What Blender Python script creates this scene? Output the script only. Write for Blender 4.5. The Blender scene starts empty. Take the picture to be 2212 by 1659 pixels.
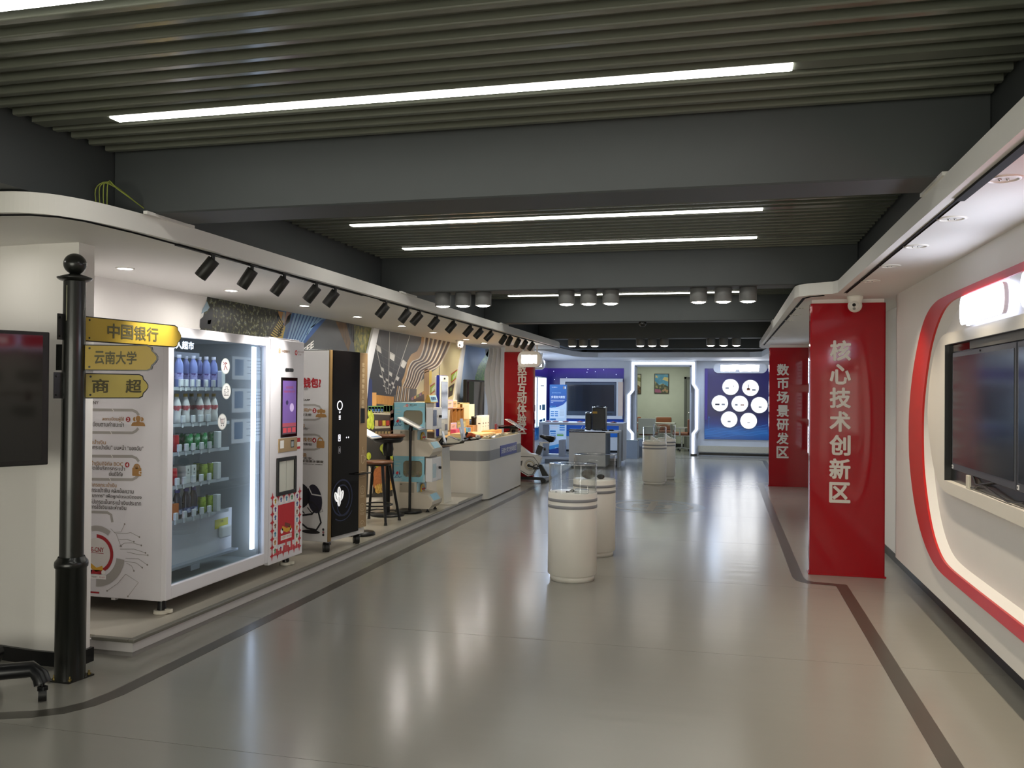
import bpy, bmesh, math, random
from mathutils import Vector, Matrix, noise

S = bpy.context.scene
COL = S.collection
R = math.radians
rnd = random.Random(7)

# ------------------------------------------------------------------ camera
FPX, YAW, PITCH, ROLL, EYE = 1871.95, 0.240009543, 0.00847329841, 0.00810084649, 1.57
fwd = Vector((-math.sin(YAW) * math.cos(PITCH), math.cos(YAW) * math.cos(PITCH), math.sin(PITCH)))
r0 = Vector((math.cos(YAW), math.sin(YAW), 0)); u0 = r0.cross(fwd)
rgt = math.cos(ROLL) * r0 + math.sin(ROLL) * u0
upv = -math.sin(ROLL) * r0 + math.cos(ROLL) * u0
CAM = Vector((0, 0, EYE))
cam = bpy.data.cameras.new('camera'); camo = bpy.data.objects.new('camera', cam); COL.objects.link(camo)
cam.sensor_width = 36; cam.lens = FPX * 36 / 2212; cam.clip_start = .05; cam.clip_end = 200
camo.matrix_world = Matrix(((rgt.x, upv.x, -fwd.x, CAM.x), (rgt.y, upv.y, -fwd.y, CAM.y), (rgt.z, upv.z, -fwd.z, CAM.z), (0, 0, 0, 1)))
S.camera = camo

# ------------------------------------------------------------------ world, exposure
W = bpy.data.worlds.new('world'); S.world = W; W.use_nodes = True
bg = W.node_tree.nodes['Background']; bg.inputs[0].default_value = (.55, .6, .7, 1); bg.inputs[1].default_value = .02
vs = S.view_settings
vs.view_transform = 'Standard'; vs.look = 'None'; vs.exposure = 0.22; vs.gamma = 1; vs.use_curve_mapping = False
cy = S.cycles
cy.max_bounces = 7; cy.diffuse_bounces = 4; cy.glossy_bounces = 4; cy.transparent_max_bounces = 24; cy.transmission_bounces = 6
cy.sample_clamp_indirect = 4; cy.use_denoising = True; cy.caustics_reflective = False; cy.caustics_refractive = False

# strengths of the lamps in the place
K_STRIP, K_DOWN, K_TRACK, K_CAN, K_SIGN, K_BOX, K_LED = 11.5, 330.0, 5.5, 32.0, 8.5, 2.2, 3.6
K_FILL = 5.5  # glow of the panes added behind the viewer

def lamp(kind, loc, power, color, size=.08, aim=None, spread=None, cone=None, blend=.6):
    l = bpy.data.lights.new('lamp', kind); l.energy = power; l.color = color
    if kind == 'AREA':
        l.shape = 'DISK'; l.size = size
        if spread: l.spread = R(spread)
    if kind == 'SPOT':
        l.spot_size = R(cone or 60); l.spot_blend = blend; l.shadow_soft_size = size
    if kind == 'POINT': l.shadow_soft_size = size
    o = bpy.data.objects.new('lamp', l); COL.objects.link(o); o.location = loc
    if aim is not None:
        d = Vector(aim) - Vector(loc); o.rotation_euler = d.to_track_quat('-Z', 'Y').to_euler()
    return o
WARM, NEUT, COOL = (1, .86, .66), (1, .96, .90), (.64, .77, 1)

# ------------------------------------------------------------------ materials
MATS = {}
def lin(h):
    h = h.lstrip('#'); c = [int(h[i:i + 2], 16) / 255 for i in (0, 2, 4)]
    return [x / 12.92 if x <= .04045 else ((x + .055) / 1.055) ** 2.4 for x in c]
def M(name, col, rough=.5, metal=0, emit=0, ecol=None, vary=.06, scale=6, spec=.5, coat=0, bump=0):
    if name in MATS: return MATS[name]
    m = bpy.data.materials.new(name); m.use_nodes = True; nt = m.node_tree; N = nt.nodes; L = nt.links
    b = N['Principled BSDF']; c = lin(col)
    tc = N.new('ShaderNodeTexCoord'); nz = N.new('ShaderNodeTexNoise'); nz.inputs['Scale'].default_value = scale; nz.inputs['Detail'].default_value = 3
    L.new(tc.outputs['Object'], nz.inputs['Vector'])
    mp = N.new('ShaderNodeMapRange'); mp.inputs[3].default_value = 1 - vary; mp.inputs[4].default_value = 1 + vary
    L.new(nz.outputs['Fac'], mp.inputs[0])
    mx = N.new('ShaderNodeMix'); mx.data_type = 'RGBA'; mx.blend_type = 'MULTIPLY'; mx.inputs[0].default_value = 1
    mx.inputs[6].default_value = (*c, 1); L.new(mp.outputs[0], mx.inputs[7])
    L.new(mx.outputs[2], b.inputs['Base Color'])
    b.inputs['Roughness'].default_value = rough; b.inputs['Metallic'].default_value = metal; b.inputs['Specular IOR Level'].default_value = spec
    if coat: b.inputs['Coat Weight'].default_value = coat; b.inputs['Coat Roughness'].default_value = .06
    if emit:
        b.inputs['Emission Color'].default_value = (*lin(ecol or col), 1); b.inputs['Emission Strength'].default_value = emit
    if bump:
        bp = N.new('ShaderNodeBump'); bp.inputs['Strength'].default_value = bump; n2 = N.new('ShaderNodeTexNoise'); n2.inputs['Scale'].default_value = 120
        L.new(tc.outputs['Object'], n2.inputs['Vector']); L.new(n2.outputs['Fac'], bp.inputs['Height']); L.new(bp.outputs[0], b.inputs['Normal'])
    MATS[name] = m; return m
def glass(name, tint='#ffffff', refl=1.0, rough=.01):
    if name in MATS: return MATS[name]
    m = bpy.data.materials.new(name); m.use_nodes = True; nt = m.node_tree; N = nt.nodes; L = nt.links
    N.remove(N['Principled BSDF']); out = N['Material Output']
    t = N.new('ShaderNodeBsdfTransparent'); t.inputs[0].default_value = (*lin(tint), 1)
    g = N.new('ShaderNodeBsdfGlossy'); g.inputs['Roughness'].default_value = rough
    fr = N.new('ShaderNodeFresnel'); ge = N.new('ShaderNodeNewGeometry'); io = N.new('ShaderNodeMapRange'); io.inputs[3].default_value = 1.45; io.inputs[4].default_value = 1 / 1.45
    L.new(ge.outputs['Backfacing'], io.inputs[0]); L.new(io.outputs[0], fr.inputs[0])   # same reflection from both sides of a thin sheet
    mu = N.new('ShaderNodeMath'); mu.operation = 'MULTIPLY'; mu.use_clamp = True; mu.inputs[1].default_value = refl; L.new(fr.outputs[0], mu.inputs[0])
    mx = N.new('ShaderNodeMixShader'); L.new(mu.outputs[0], mx.inputs[0]); L.new(t.outputs[0], mx.inputs[1]); L.new(g.outputs[0], mx.inputs[2])
    L.new(mx.outputs[0], out.inputs[0]); MATS[name] = m; return m
def ramp_mat(name, stops, kind='noise', scale=8, rough=.5, axis=2, lo=0, hi=1, distort=0, emit=0, detail=6, stretch=(1, 1, 1)):
    """print or grain: a colour ramp driven by noise, voronoi or a plain gradient along one axis"""
    if name in MATS: return MATS[name]
    m = bpy.data.materials.new(name); m.use_nodes = True; nt = m.node_tree; N = nt.nodes; L = nt.links; b = N['Principled BSDF']
    geo = N.new('ShaderNodeTexCoord'); gpos = N.new('ShaderNodeNewGeometry'); mapn = N.new('ShaderNodeMapping'); L.new(geo.outputs['Object'], mapn.inputs[0]); mapn.inputs['Scale'].default_value = stretch
    if kind == 'grad':
        sp = N.new('ShaderNodeSeparateXYZ'); L.new(gpos.outputs['Position'], sp.inputs[0])
        mr = N.new('ShaderNodeMapRange'); mr.inputs[1].default_value = lo; mr.inputs[2].default_value = hi; L.new(sp.outputs[axis], mr.inputs[0]); fac = mr.outputs[0]
    elif kind == 'voronoi':
        t = N.new('ShaderNodeTexVoronoi'); t.inputs['Scale'].default_value = scale; L.new(mapn.outputs[0], t.inputs['Vector'])
        sp = N.new('ShaderNodeSeparateColor'); L.new(t.outputs['Color'], sp.inputs[0]); fac = sp.outputs[0]
    else:
        t = N.new('ShaderNodeTexNoise'); t.inputs['Scale'].default_value = scale; t.inputs['Detail'].default_value = detail; t.inputs['Distortion'].default_value = distort
        L.new(mapn.outputs[0], t.inputs['Vector']); fac = t.outputs['Fac']
    cr = N.new('ShaderNodeValToRGB'); e = cr.color_ramp.elements
    while len(e) > 1: e.remove(e[0])
    e[0].position = stops[0][0]; e[0].color = (*lin(stops[0][1]), 1)
    for p, c in stops[1:]: q = e.new(p); q.color = (*lin(c), 1)
    L.new(fac, cr.inputs[0]); L.new(cr.outputs[0], b.inputs['Base Color']); b.inputs['Roughness'].default_value = rough
    if emit: L.new(cr.outputs[0], b.inputs['Emission Color']); b.inputs['Emission Strength'].default_value = emit
    MATS[name] = m; return m

WHITE = M('white_paint', '#ebe8e4', .55, vary=.015)
WSAT = M('white_satin', '#e9e9e8', .3, vary=.012)
DARK = M('dark_ceiling_paint', '#424647', .6, vary=.06)
SLAT = M('slat_metal', '#6d7065', .17, vary=.05, spec=.5)
BLACK = M('black_plastic', '#121212', .4, vary=.1)
BLKM = M('black_metal', '#17181a', .3, .3, vary=.1)
GLOSSK = M('gloss_black', '#060608', .06, vary=.02)
GREY = M('grey_paint', '#8a8d90', .5)
RED = M('red_acrylic', '#a3121e', .07, vary=.02, spec=.35)
GLASS = glass('clear_glass', '#f4f8f6', 1.0)
CHROME = M('chrome', '#c8cacc', .15, 1.0)
WOOD = ramp_mat('oak_wood', [(.3, '#8c5f35'), (.55, '#a9763f'), (.75, '#74491f')], scale=5, rough=.4, stretch=(1, 9, 1), distort=1)
PLY = ramp_mat('pale_plywood', [(.3, '#d9b77c'), (.6, '#e6c893'), (.8, '#c8a064')], scale=5, rough=.5, stretch=(1, 1, 8))
def EM(name, col, s): return M(name, col, .4, emit=s, vary=0)
LAMPW = EM('lamp_white', '#fffef6', K_STRIP)

# ------------------------------------------------------------------ mesh building
def newell(vs):
    n = Vector((0, 0, 0))
    for i, a in enumerate(vs):
        b = vs[(i + 1) % len(vs)]; n += Vector(((a.y - b.y) * (a.z + b.z), (a.z - b.z) * (a.x + b.x), (a.x - b.x) * (a.y + b.y)))
    return n
PM = {}      # base matrix of every thing, so that parts can be written in room coordinates
class MB:
    def __init__(s, M0=None): s.v = []; s.f = []; s.mi = []; s.sm = []; s.mats = []; s.M0 = M0
    def add(s, vs, fs, mat, smooth=False):
        if mat not in s.mats: s.mats.append(mat)
        k = s.mats.index(mat); o = len(s.v)
        s.v += [(s.M0 @ Vector(p)) if s.M0 else Vector(p) for p in vs]
        for i, f in enumerate(fs):
            s.f.append([o + j for j in f]); s.mi.append(k); s.sm.append(smooth if isinstance(smooth, bool) else smooth[i])
        return s
    def box(s, x0, x1, y0, y1, z0, z1, mat, bev=0, seg=2):
        x0, x1 = sorted((x0, x1)); y0, y1 = sorted((y0, y1)); z0, z1 = sorted((z0, z1))
        if bev:
            bm = bmesh.new(); bmesh.ops.create_cube(bm, size=1)
            for q in bm.verts: q.co = Vector(((x0 + x1) / 2 + q.co.x * (x1 - x0), (y0 + y1) / 2 + q.co.y * (y1 - y0), (z0 + z1) / 2 + q.co.z * (z1 - z0)))
            bmesh.ops.bevel(bm, geom=bm.edges[:], offset=min(bev, .49 * min(x1 - x0, y1 - y0, z1 - z0)), segments=seg, affect='EDGES', profile=.5)
            bm.verts.index_update(); s.add([q.co.copy() for q in bm.verts], [[q.index for q in f.verts] for f in bm.faces], mat); bm.free(); return s
        vs = [(x, y, z) for x in (x0, x1) for y in (y0, y1) for z in (z0, z1)]
        return s.add(vs, [(0, 1, 3, 2), (4, 6, 7, 5), (0, 4, 5, 1), (2, 3, 7, 6), (0, 2, 6, 4), (1, 5, 7, 3)], mat)
    def prism(s, pts, vec, mat, smooth=False):
        """closed polygon (3D points) pushed along vec"""
        pts = [Vector(p) for p in pts]; vec = Vector(vec)
        if newell(pts).dot(vec) > 0: pts.reverse()
        n = len(pts); vs = pts + [p + vec for p in pts]
        fs = [list(range(n)), [2 * n - 1 - i for i in range(n)]] + [[(i + 1) % n, i, n + i, n + (i + 1) % n] for i in range(n)]
        return s.add(vs, fs, mat, [False, False] + [smooth] * n)
    def frustum(s, p0, p1, ra, rb, mat, n=20, cap=True):
        p0 = Vector(p0); p1 = Vector(p1); d = (p1 - p0).normalized(); a = d.orthogonal().normalized(); b = d.cross(a)
        ring = lambda p, r: [p + a * r * math.cos(2 * math.pi * i / n) + b * r * math.sin(2 * math.pi * i / n) for i in range(n)]
        v = ring(p0, ra) + ring(p1, rb)
        s.add(v, [(i, (i + 1) % n, n + (i + 1) % n, n + i) for i in range(n)], mat, True)
        if cap: s.add(v, [list(range(n - 1, -1, -1)), list(range(n, 2 * n))], mat)
        return s
    def cyl(s, p0, p1, r, mat, n=20): return s.frustum(p0, p1, r, r, mat, n)
    def lathe(s, prof, c, mat, n=32, axis=Vector((0, 0, 1))):
        c = Vector(c); axis = Vector(axis).normalized(); a = axis.orthogonal().normalized(); b = axis.cross(a)
        v = [c + axis * z + (a * math.cos(2 * math.pi * i / n) + b * math.sin(2 * math.pi * i / n)) * r for r, z in prof for i in range(n)]
        f = [(k * n + i, k * n + (i + 1) % n, (k + 1) * n + (i + 1) % n, (k + 1) * n + i) for k in range(len(prof) - 1) for i in range(n)]
        sm = []
        for k in range(len(prof) - 1): sm += [True] * n
        s.add(v, f, mat, sm); return s
    def tube(s, pts, r, mat, n=8, close=False):
        pts = [Vector(p) for p in pts]; m = len(pts); t = []
        for i in range(m):
            a = pts[i - 1] if (i or close) else pts[0]; b = pts[(i + 1) % m] if (i < m - 1 or close) else pts[-1]; t.append((b - a).normalized())
        nn = t[0].orthogonal().normalized(); v = []
        for i in range(m):
            nn = (nn - t[i] * nn.dot(t[i])).normalized(); bb = t[i].cross(nn)
            v += [pts[i] + nn * r * math.cos(2 * math.pi * k / n) + bb * r * math.sin(2 * math.pi * k / n) for k in range(n)]
        f = [(i * n + k, i * n + (k + 1) % n, ((i + 1) % m) * n + (k + 1) % n, ((i + 1) % m) * n + k) for i in range(m if close else m - 1) for k in range(n)]
        s.add(v, f, mat, True)
        if not close: s.add(v, [list(range(n - 1, -1, -1)), list(range((m - 1) * n, m * n))], mat)
        return s
    def ball(s, c, r, mat, sc=(1, 1, 1), n=20):
        c = Vector(c); h = n // 2; v = []; f = []
        for i in range(h + 1):
            for j in range(n):
                th = math.pi * i / h; ph = 2 * math.pi * j / n
                v.append(c + Vector((r * sc[0] * math.sin(th) * math.cos(ph), r * sc[1] * math.sin(th) * math.sin(ph), r * sc[2] * math.cos(th))))
        for i in range(h):
            for j in range(n): f.append((i * n + j, (i + 1) * n + j, (i + 1) * n + (j + 1) % n, i * n + (j + 1) % n))
        return s.add(v, f, mat, True)
    def build(s, name, parent=None, label=None, kind=None, local=False):
        vs = s.v
        if parent is not None and parent.name in PM and not local:
            inv = PM[parent.name].inverted(); vs = [inv @ p for p in vs]
        me = bpy.data.meshes.new(name); me.from_pydata([tuple(p) for p in vs], [], s.f)
        for m in s.mats: me.materials.append(m)
        me.polygons.foreach_set('material_index', s.mi); me.polygons.foreach_set('use_smooth', s.sm); me.update()
        o = bpy.data.objects.new(name, me); COL.objects.link(o)
        if parent is not None:
            o.parent = parent; PM[o.name] = PM.get(parent.name, Matrix())
        if label: o['label'] = label
        if kind: o['kind'] = kind
        return o
def inst(o, parent, loc, name=None, rz=0):
    c = bpy.data.objects.new(name or o.name.split('.')[0], o.data); COL.objects.link(c); c.parent = parent; c.location = loc
    if rz: c.rotation_euler = (0, 0, rz)
    return c
def thing(name, label, cat, loc=(0, 0, 0), rz=0, group=None):
    o = bpy.data.objects.new(name, None); COL.objects.link(o); o.location = loc; o.rotation_euler = (0, 0, rz); o.empty_display_size = .1
    o['label'] = label; o['category'] = cat
    if group: o['group'] = group
    PM[o.name] = Matrix.Translation(Vector(loc)) @ Matrix.Rotation(rz, 4, 'Z'); return o
def tag(o, label, cat, group=None):
    o['label'] = label; o['category'] = cat
    if group: o['group'] = group
    return o
def dup(root, loc, label, rz=None, group=None):
    r = root.copy(); COL.objects.link(r); r.location = loc; r['label'] = label
    if rz is not None: r.rotation_euler = (0, 0, rz)
    if group: r['group'] = group
    PM[r.name] = Matrix.Translation(Vector(loc)) @ Matrix.Rotation(r.rotation_euler.z, 4, 'Z')
    def rec(a, b):
        for ch in list(a.children):
            c = ch.copy(); COL.objects.link(c); c.parent = b; rec(ch, c)
    rec(root, r); return r
def struct(mb, name, label=None, parent=None):
    return mb.build(name, parent, label, 'structure' if parent is None else None)

# ------------------------------------------------------------------ lettering and flat print
TXT = {}
def glyphs(s, bold=.0):
    k = (s, bold)
    if k not in TXT:
        c = bpy.data.curves.new('lettering', 'FONT'); c.body = s; c.resolution_u = 2
        o = bpy.data.objects.new('lettering', c); m = o.to_mesh()
        v = [(p.co.x, p.co.y) for p in m.vertices]; f = [list(p.vertices) for p in m.polygons]; o.to_mesh_clear()
        bpy.data.objects.remove(o); bpy.data.curves.remove(c)
        if bold:   # heavier strokes: the outline laid again in a small circle around itself
            v0, f0 = v, f; v, f = [], []
            for k in range(9):
                dx, dy = (bold * math.cos(R(45 * k)), bold * math.sin(R(45 * k))) if k < 8 else (0, 0)
                f += [[i + len(v) for i in q] for q in f0]; v = v + [(x + dx, y + dy) for x, y in v0]
        xs = [a[0] for a in v] or [0, 1]; ys = [a[1] for a in v] or [0, 1]
        TXT[k] = (v, f, min(xs), max(xs), min(ys), max(ys), max(len(v) // 9, 1) if bold else len(v) + 1)
    return TXT[k]
class Frame:
    """a flat surface in the room: origin, right, up and outward directions"""
    def __init__(s, O, u, v=(0, 0, 1)):
        s.O = Vector(O); s.u = Vector(u).normalized(); s.v = Vector(v).normalized(); s.n = s.u.cross(s.v)
    def pt(s, a, b, d=0): return s.O + s.u * a + s.v * b + s.n * d
    def px(s, x, y):
        """where the surface is seen at that point of the photograph"""
        d = fwd + (x - 1106) / FPX * rgt - (y - 829.5) / FPX * upv
        t = (s.O - CAM).dot(s.n) / d.dot(s.n); p = CAM + d * t - s.O
        return (p.dot(s.u), p.dot(s.v))
class Print(MB):
    def __init__(s, fr, d=.001, M0=None): super().__init__(M0); s.F = fr; s.d = d
    def up(s, k=1): s.d += .00025 * k; return s
    def poly(s, pts, mat):
        v = [s.F.pt(a, b, s.d) for a, b in pts]
        if newell(v).dot(s.F.n) < 0: v.reverse()
        return s.add(v, [list(range(len(v)))], mat)
    def ppx(s, pts, mat): return s.poly([s.F.px(*p) for p in pts], mat)
    def rect(s, a0, a1, b0, b1, mat): return s.poly([(a0, b0), (a1, b0), (a1, b1), (a0, b1)], mat)
    def disc(s, a, b, r, mat, n=28, sq=1): return s.poly([(a + r * math.cos(2 * math.pi * i / n), b + r * sq * math.sin(2 * math.pi * i / n)) for i in range(n)], mat)
    def ring(s, a, b, r0, r1, mat, t0=0, t1=360, n=40):
        for i in range(n):
            x, y = R(t0 + (t1 - t0) * i / n), R(t0 + (t1 - t0) * (i + 1) / n)
            s.poly([(a + r0 * math.cos(x), b + r0 * math.sin(x)), (a + r1 * math.cos(x), b + r1 * math.sin(x)), (a + r1 * math.cos(y), b + r1 * math.sin(y)), (a + r0 * math.cos(y), b + r0 * math.sin(y))], mat)
        return s
    def line(s, pts, w, mat):
        pts = [Vector((p[0], p[1])) for p in pts]; L_ = []; R_ = []
        for i, p in enumerate(pts):
            a = pts[max(i - 1, 0)]; b = pts[min(i + 1, len(pts) - 1)]; t = (b - a); t = t.normalized() if t.length else Vector((1, 0)); n = Vector((-t.y, t.x)) * w / 2
            L_.append(p + n); R_.append(p - n)
        for i in range(len(pts) - 1): s.poly([L_[i], L_[i + 1], R_[i + 1], R_[i]], mat)
        return s
    def lpx(s, pts, w, mat): return s.line([s.F.px(*p) for p in pts], w, mat)
    def rr(s, a0, a1, b0, b1, r, mat, n=6):
        p = []
        for cx, cyy, t in ((a1 - r, b1 - r, 0), (a0 + r, b1 - r, 90), (a0 + r, b0 + r, 180), (a1 - r, b0 + r, 270)):
            p += [(cx + r * math.cos(R(t + 90 * i / n)), cyy + r * math.sin(R(t + 90 * i / n))) for i in range(n + 1)]
        return s.poly(p, mat)
    def text(s, t, a, b, h, mat, w=None, al='c', bold=.0, depth=0, slant=0, rise=0):
        """h is the height of the drawn letters, w the width of the whole line"""
        v, f, x0, x1, y0, y1, n0 = glyphs(t, bold)
        k = h / max(y1 - y0, 1e-6); kx = (w / max(x1 - x0, 1e-6)) if w else k
        ox = {'c': (x0 + x1) / 2, 'l': x0, 'r': x1}[al]; oy = (y0 + y1) / 2
        P = [((x - ox) * kx + (y - oy) * k * slant, (y - oy) * k) for x, y in v]
        P = [(x, y + x * rise) for x, y in P]
        vs = [s.F.pt(a + p[0], b + p[1], s.d + depth + .00012 * (i // n0)) for i, p in enumerate(P)]
        if f and newell([vs[i] for i in f[0]]).dot(s.F.n) < 0: f = [list(reversed(q)) for q in f]
        s.add(vs, f, mat)
        if depth:
            cnt = {}
            for q in f:
                for i in range(len(q)):
                    e = (q[i], q[(i + 1) % len(q)]); cnt[e] = cnt.get(e, 0) + 1
            bd = [e for e in cnt if (e[1], e[0]) not in cnt]
            lo = [s.F.pt(a + p[0], b + p[1], 0) for p in P]; n = len(vs)
            s.add(vs + lo, [(e[0], n + e[0], n + e[1], e[1]) for e in bd], mat)
        return s
    def vtext(s, t, a, b_top, b_bot, cw, ch, mat, bold=0, depth=0):
        for i, c in enumerate(t):
            s.text(c, a, b_top + (b_bot - b_top) * i / max(len(t) - 1, 1), ch, mat, w=cw, bold=bold, depth=depth)
        return s
def at(axis, val, x, y):
    """point of the plane axis = val seen at that point of the photograph"""
    d = fwd + (x - 1106) / FPX * rgt - (y - 829.5) / FPX * upv
    i = 'xyz'.index(axis); return CAM + d * ((val - CAM[i]) / d[i])
def rounded(cx, cy_, hx, hy, r, n=6):
    p = []
    for sx, sy, t in ((1, 1, 0), (-1, 1, 90), (-1, -1, 180), (1, -1, 270)):
        p += [(cx + sx * (hx - r) + r * math.cos(R(t + 90 * i / n)), cy_ + sy * (hy - r) + r * math.sin(R(t + 90 * i / n))) for i in range(n + 1)]
    return p
ORD = ['first', 'second', 'third', 'fourth', 'fifth', 'sixth', 'seventh', 'eighth', 'ninth', 'tenth', 'eleventh', 'twelfth', 'thirteenth', 'fourteenth', 'fifteenth', 'sixteenth', 'seventeenth', 'eighteenth']
# ================================================================== THE ROOM
YB = 22.2            # far wall
ZS, ZF = 2.39, 2.49  # white soffit: underside and top of its edge
ZSL = 2.82           # underside of the baffles
ZB = 2.50            # underside of the beams
PZ = .105            # raised platform on the left

# floor: rolled vinyl sheets, two metres each
FLOOR = M('vinyl_floor', '#94928a', .2, vary=.04, scale=1.3, spec=.5)
n_, l_ = FLOOR.node_tree.nodes, FLOOR.node_tree.links
tcf = n_.new('ShaderNodeTexCoord'); mpf = n_.new('ShaderNodeMapping'); mpf.inputs['Scale'].default_value = (.5, 5, 1); l_.new(tcf.outputs['Object'], mpf.inputs[0])
nf = n_.new('ShaderNodeTexNoise'); nf.inputs['Scale'].default_value = 1.6; nf.inputs['Detail'].default_value = 2; l_.new(mpf.outputs[0], nf.inputs['Vector'])
bf = n_.new('ShaderNodeBump'); bf.inputs['Strength'].default_value = .06; bf.inputs['Distance'].default_value = .02; l_.new(nf.outputs['Fac'], bf.inputs['Height']); l_.new(bf.outputs[0], n_['Principled BSDF'].inputs['Normal'])
fl = MB().box(-6.5, 3.5, -5, 27, -.12, -.004, M('floor_screed', '#3d3b36', .8)).build('floor'); fl['kind'] = 'structure'
y = 3.385 - 8
while y < 26.5:
    MB().box(-6.4, 3.4, y + .0015, min(y + 1.9985, 26.9), -.003, 0, FLOOR).build('vinyl_sheet', fl); y += 2.0
STRIPE = M('floor_stripe', '#4a4740', .3, vary=.06)
def ribbon(pts, w, z0=.0004, z1=.0014):
    pts = [Vector((p[0], p[1], 0)) for p in pts]; mb = MB(); L_ = []; R_ = []
    for i, p in enumerate(pts):
        a = (p - pts[i - 1]).normalized() if i else (pts[1] - p).normalized(); b = (pts[i + 1] - p).normalized() if i < len(pts) - 1 else a
        na = Vector((-a.y, a.x, 0)); nb = Vector((-b.y, b.x, 0)); m = (na + nb).normalized(); k = w / 2 / max(m.dot(na), .4)
        L_.append(p + m * k); R_.append(p - m * k)
    top = Vector((0, 0, z1)); bot = Vector((0, 0, z0)); n = len(pts)
    vs = [q + top for q in L_] + [q + top for q in R_] + [q + bot for q in L_] + [q + bot for q in R_]
    for i in range(n - 1): mb.add([vs[i], vs[i + 1], vs[n + i + 1], vs[n + i]], [(3, 2, 1, 0)], STRIPE)
    for i in range(n - 1):
        mb.add([vs[i], vs[i + 1], vs[2 * n + i + 1], vs[2 * n + i]], [(0, 1, 2, 3)], STRIPE); mb.add([vs[n + i], vs[n + i + 1], vs[3 * n + i + 1], vs[3 * n + i]], [(3, 2, 1, 0)], STRIPE)
    return mb
cv = lambda c, r, a0, a1, n=10: [(c[0] + r * math.cos(R(a0 + (a1 - a0) * i / n)), c[1] + r * math.sin(R(a0 + (a1 - a0) * i / n))) for i in range(n + 1)]
struct(ribbon([(-4.6, 3.28), (-3.55, 3.40)] + [(-3.36, 3.45), (-3.22, 3.51), (-3.11, 3.59), (-3.05, 3.70), (-3.023, 3.86)] + [(-3.023, 20.9)], .093), 'trim_1')
struct(ribbon([(.945, -4), (.945, 7.56), (.70, 7.60), (.64, 7.67), (.622, 7.80), (.622, 15.78), (.92, 15.82), (.92, 21.0), (.80, 21.2), (-2.8, 21.2)], .093), 'trim_2')
# emblem printed in the floor: ring, coin mark
EMB, EMB2 = M('floor_emblem_blue', '#8b9296', .25, vary=.03), M('floor_emblem_grey', '#9f9c93', .3, vary=.03)
fe = Frame((-.955, 12.1, 0), (1, 0, 0), (0, 1, 0)); p = Print(fe, .0006)
p.disc(0, 0, .72, EMB, 48); p.up(); p.ring(0, 0, .50, .56, EMB2, n=48); p.rr(-.27, .27, -.22, .20, .08, EMB2); p.up(); p.rr(-.17, .17, -.12, .10, .05, EMB); p.up(); p.rect(-.05, .05, -.46, .46, EMB2)
p.build('floor_emblem', fl, 'round bank emblem inlaid in the grey floor')

# ceiling void, longitudinal and cross beams
cl = MB().box(-6.5, 3.5, -5, 27, 3.06, 3.2, M('ceiling_void', '#232423', .8)).build('ceiling'); cl['kind'] = 'structure'
struct(MB().box(-3.75, -3.2, -5, 20.6, ZB, 3.06, DARK), 'trim_3')
struct(MB().box(1.09, 1.7, -5, 20.6, ZB, 3.06, DARK), 'trim_4')
BEAMS = [(.28, .60), (4.013, 4.32), (7.75, 8.02), (11.45, 11.69), (15.0, 15.3), (18.6, 18.9)]
for i, (a, b) in enumerate([(-3.45, -3.15)] + BEAMS): struct(MB().box(-3.2, 1.09, a, b, ZB, 3.06, DARK, .008, 1), 'trim_%d' % (5 + i))
# baffles hung between the beams
def baffle():
    w, h, r = .040, .034, .006; mb = MB(); x0, x1 = -3.175, 1.07
    prof = [(-w / 2, h), (-w / 2, r), (-w / 2 + r * .35, r * .3), (-w / 2 + r, 0), (w / 2 - r, 0), (w / 2 - r * .35, r * .3), (w / 2, r), (w / 2, h)]
    return mb.prism([(x0, a, b) for a, b in prof], (x1 - x0, 0, 0), SLAT)
bm0 = None
def baffles(y0, y1, skip):
    global bm0
    s0 = ([q for q in skip if y0 < q < y1] + [(y0 + y1) / 2])[0]; pt = 1.103 / 9
    for i in range(-40, 41):
        yy = s0 + i * pt
        if not y0 + .03 < yy < y1 - .03: continue
        if any(abs(yy - q) < .055 for q in skip): 
            continue
        if bm0 is None: bm0 = baffle().build('slat', cl); o = bm0
        else: o = inst(bm0, cl, (0, 0, 0), 'slat')
        o.location = (0, yy, ZSL)
STRIPS = [-1.38, -.26, 2.34, 3.456, 6.09, 7.19, 9.92, 11.03]
bb = [-3.15] + [v for p_ in BEAMS for v in p_] + [20.4]
for i in range(0, len(bb), 2): MB().box(-3.2, 1.09, bb[i], bb[i + 1], ZSL + .033, ZSL + .05, SLAT).build('ribbed_panel', cl)
for i in range(0, len(bb), 2): baffles(bb[i], bb[i + 1], STRIPS)

# platform on the left, with its rounded nosing and toe space
PLT = M('platform_vinyl', '#a9a498', .32, vary=.05, scale=2); NOSE = M('nosing_metal', '#75736a', .4, .1); RISER = M('platform_riser', '#cbc8c8', .45)
pl = MB().box(-4.48, -3.36, 4.43, 11.93, PZ - .03, PZ - .002, PLT).build('platform'); pl['kind'] = 'structure'
MB().box(-3.37, -3.33, 4.39, 11.93, PZ - .022, PZ, NOSE, .005).box(-3.62, -3.371, 4.3905, 4.43, PZ - .022, PZ - .0005, NOSE, .005).build('nosing', pl)
MB().box(-4.4, -3.345, 4.405, 11.93, .028, PZ - .022, RISER).build('riser', pl)
MB().box(-4.4, -3.352, 4.412, 11.93, 0, .028, M('platform_toe', '#8f8c8a', .6)).build('toe_strip', pl)

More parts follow.
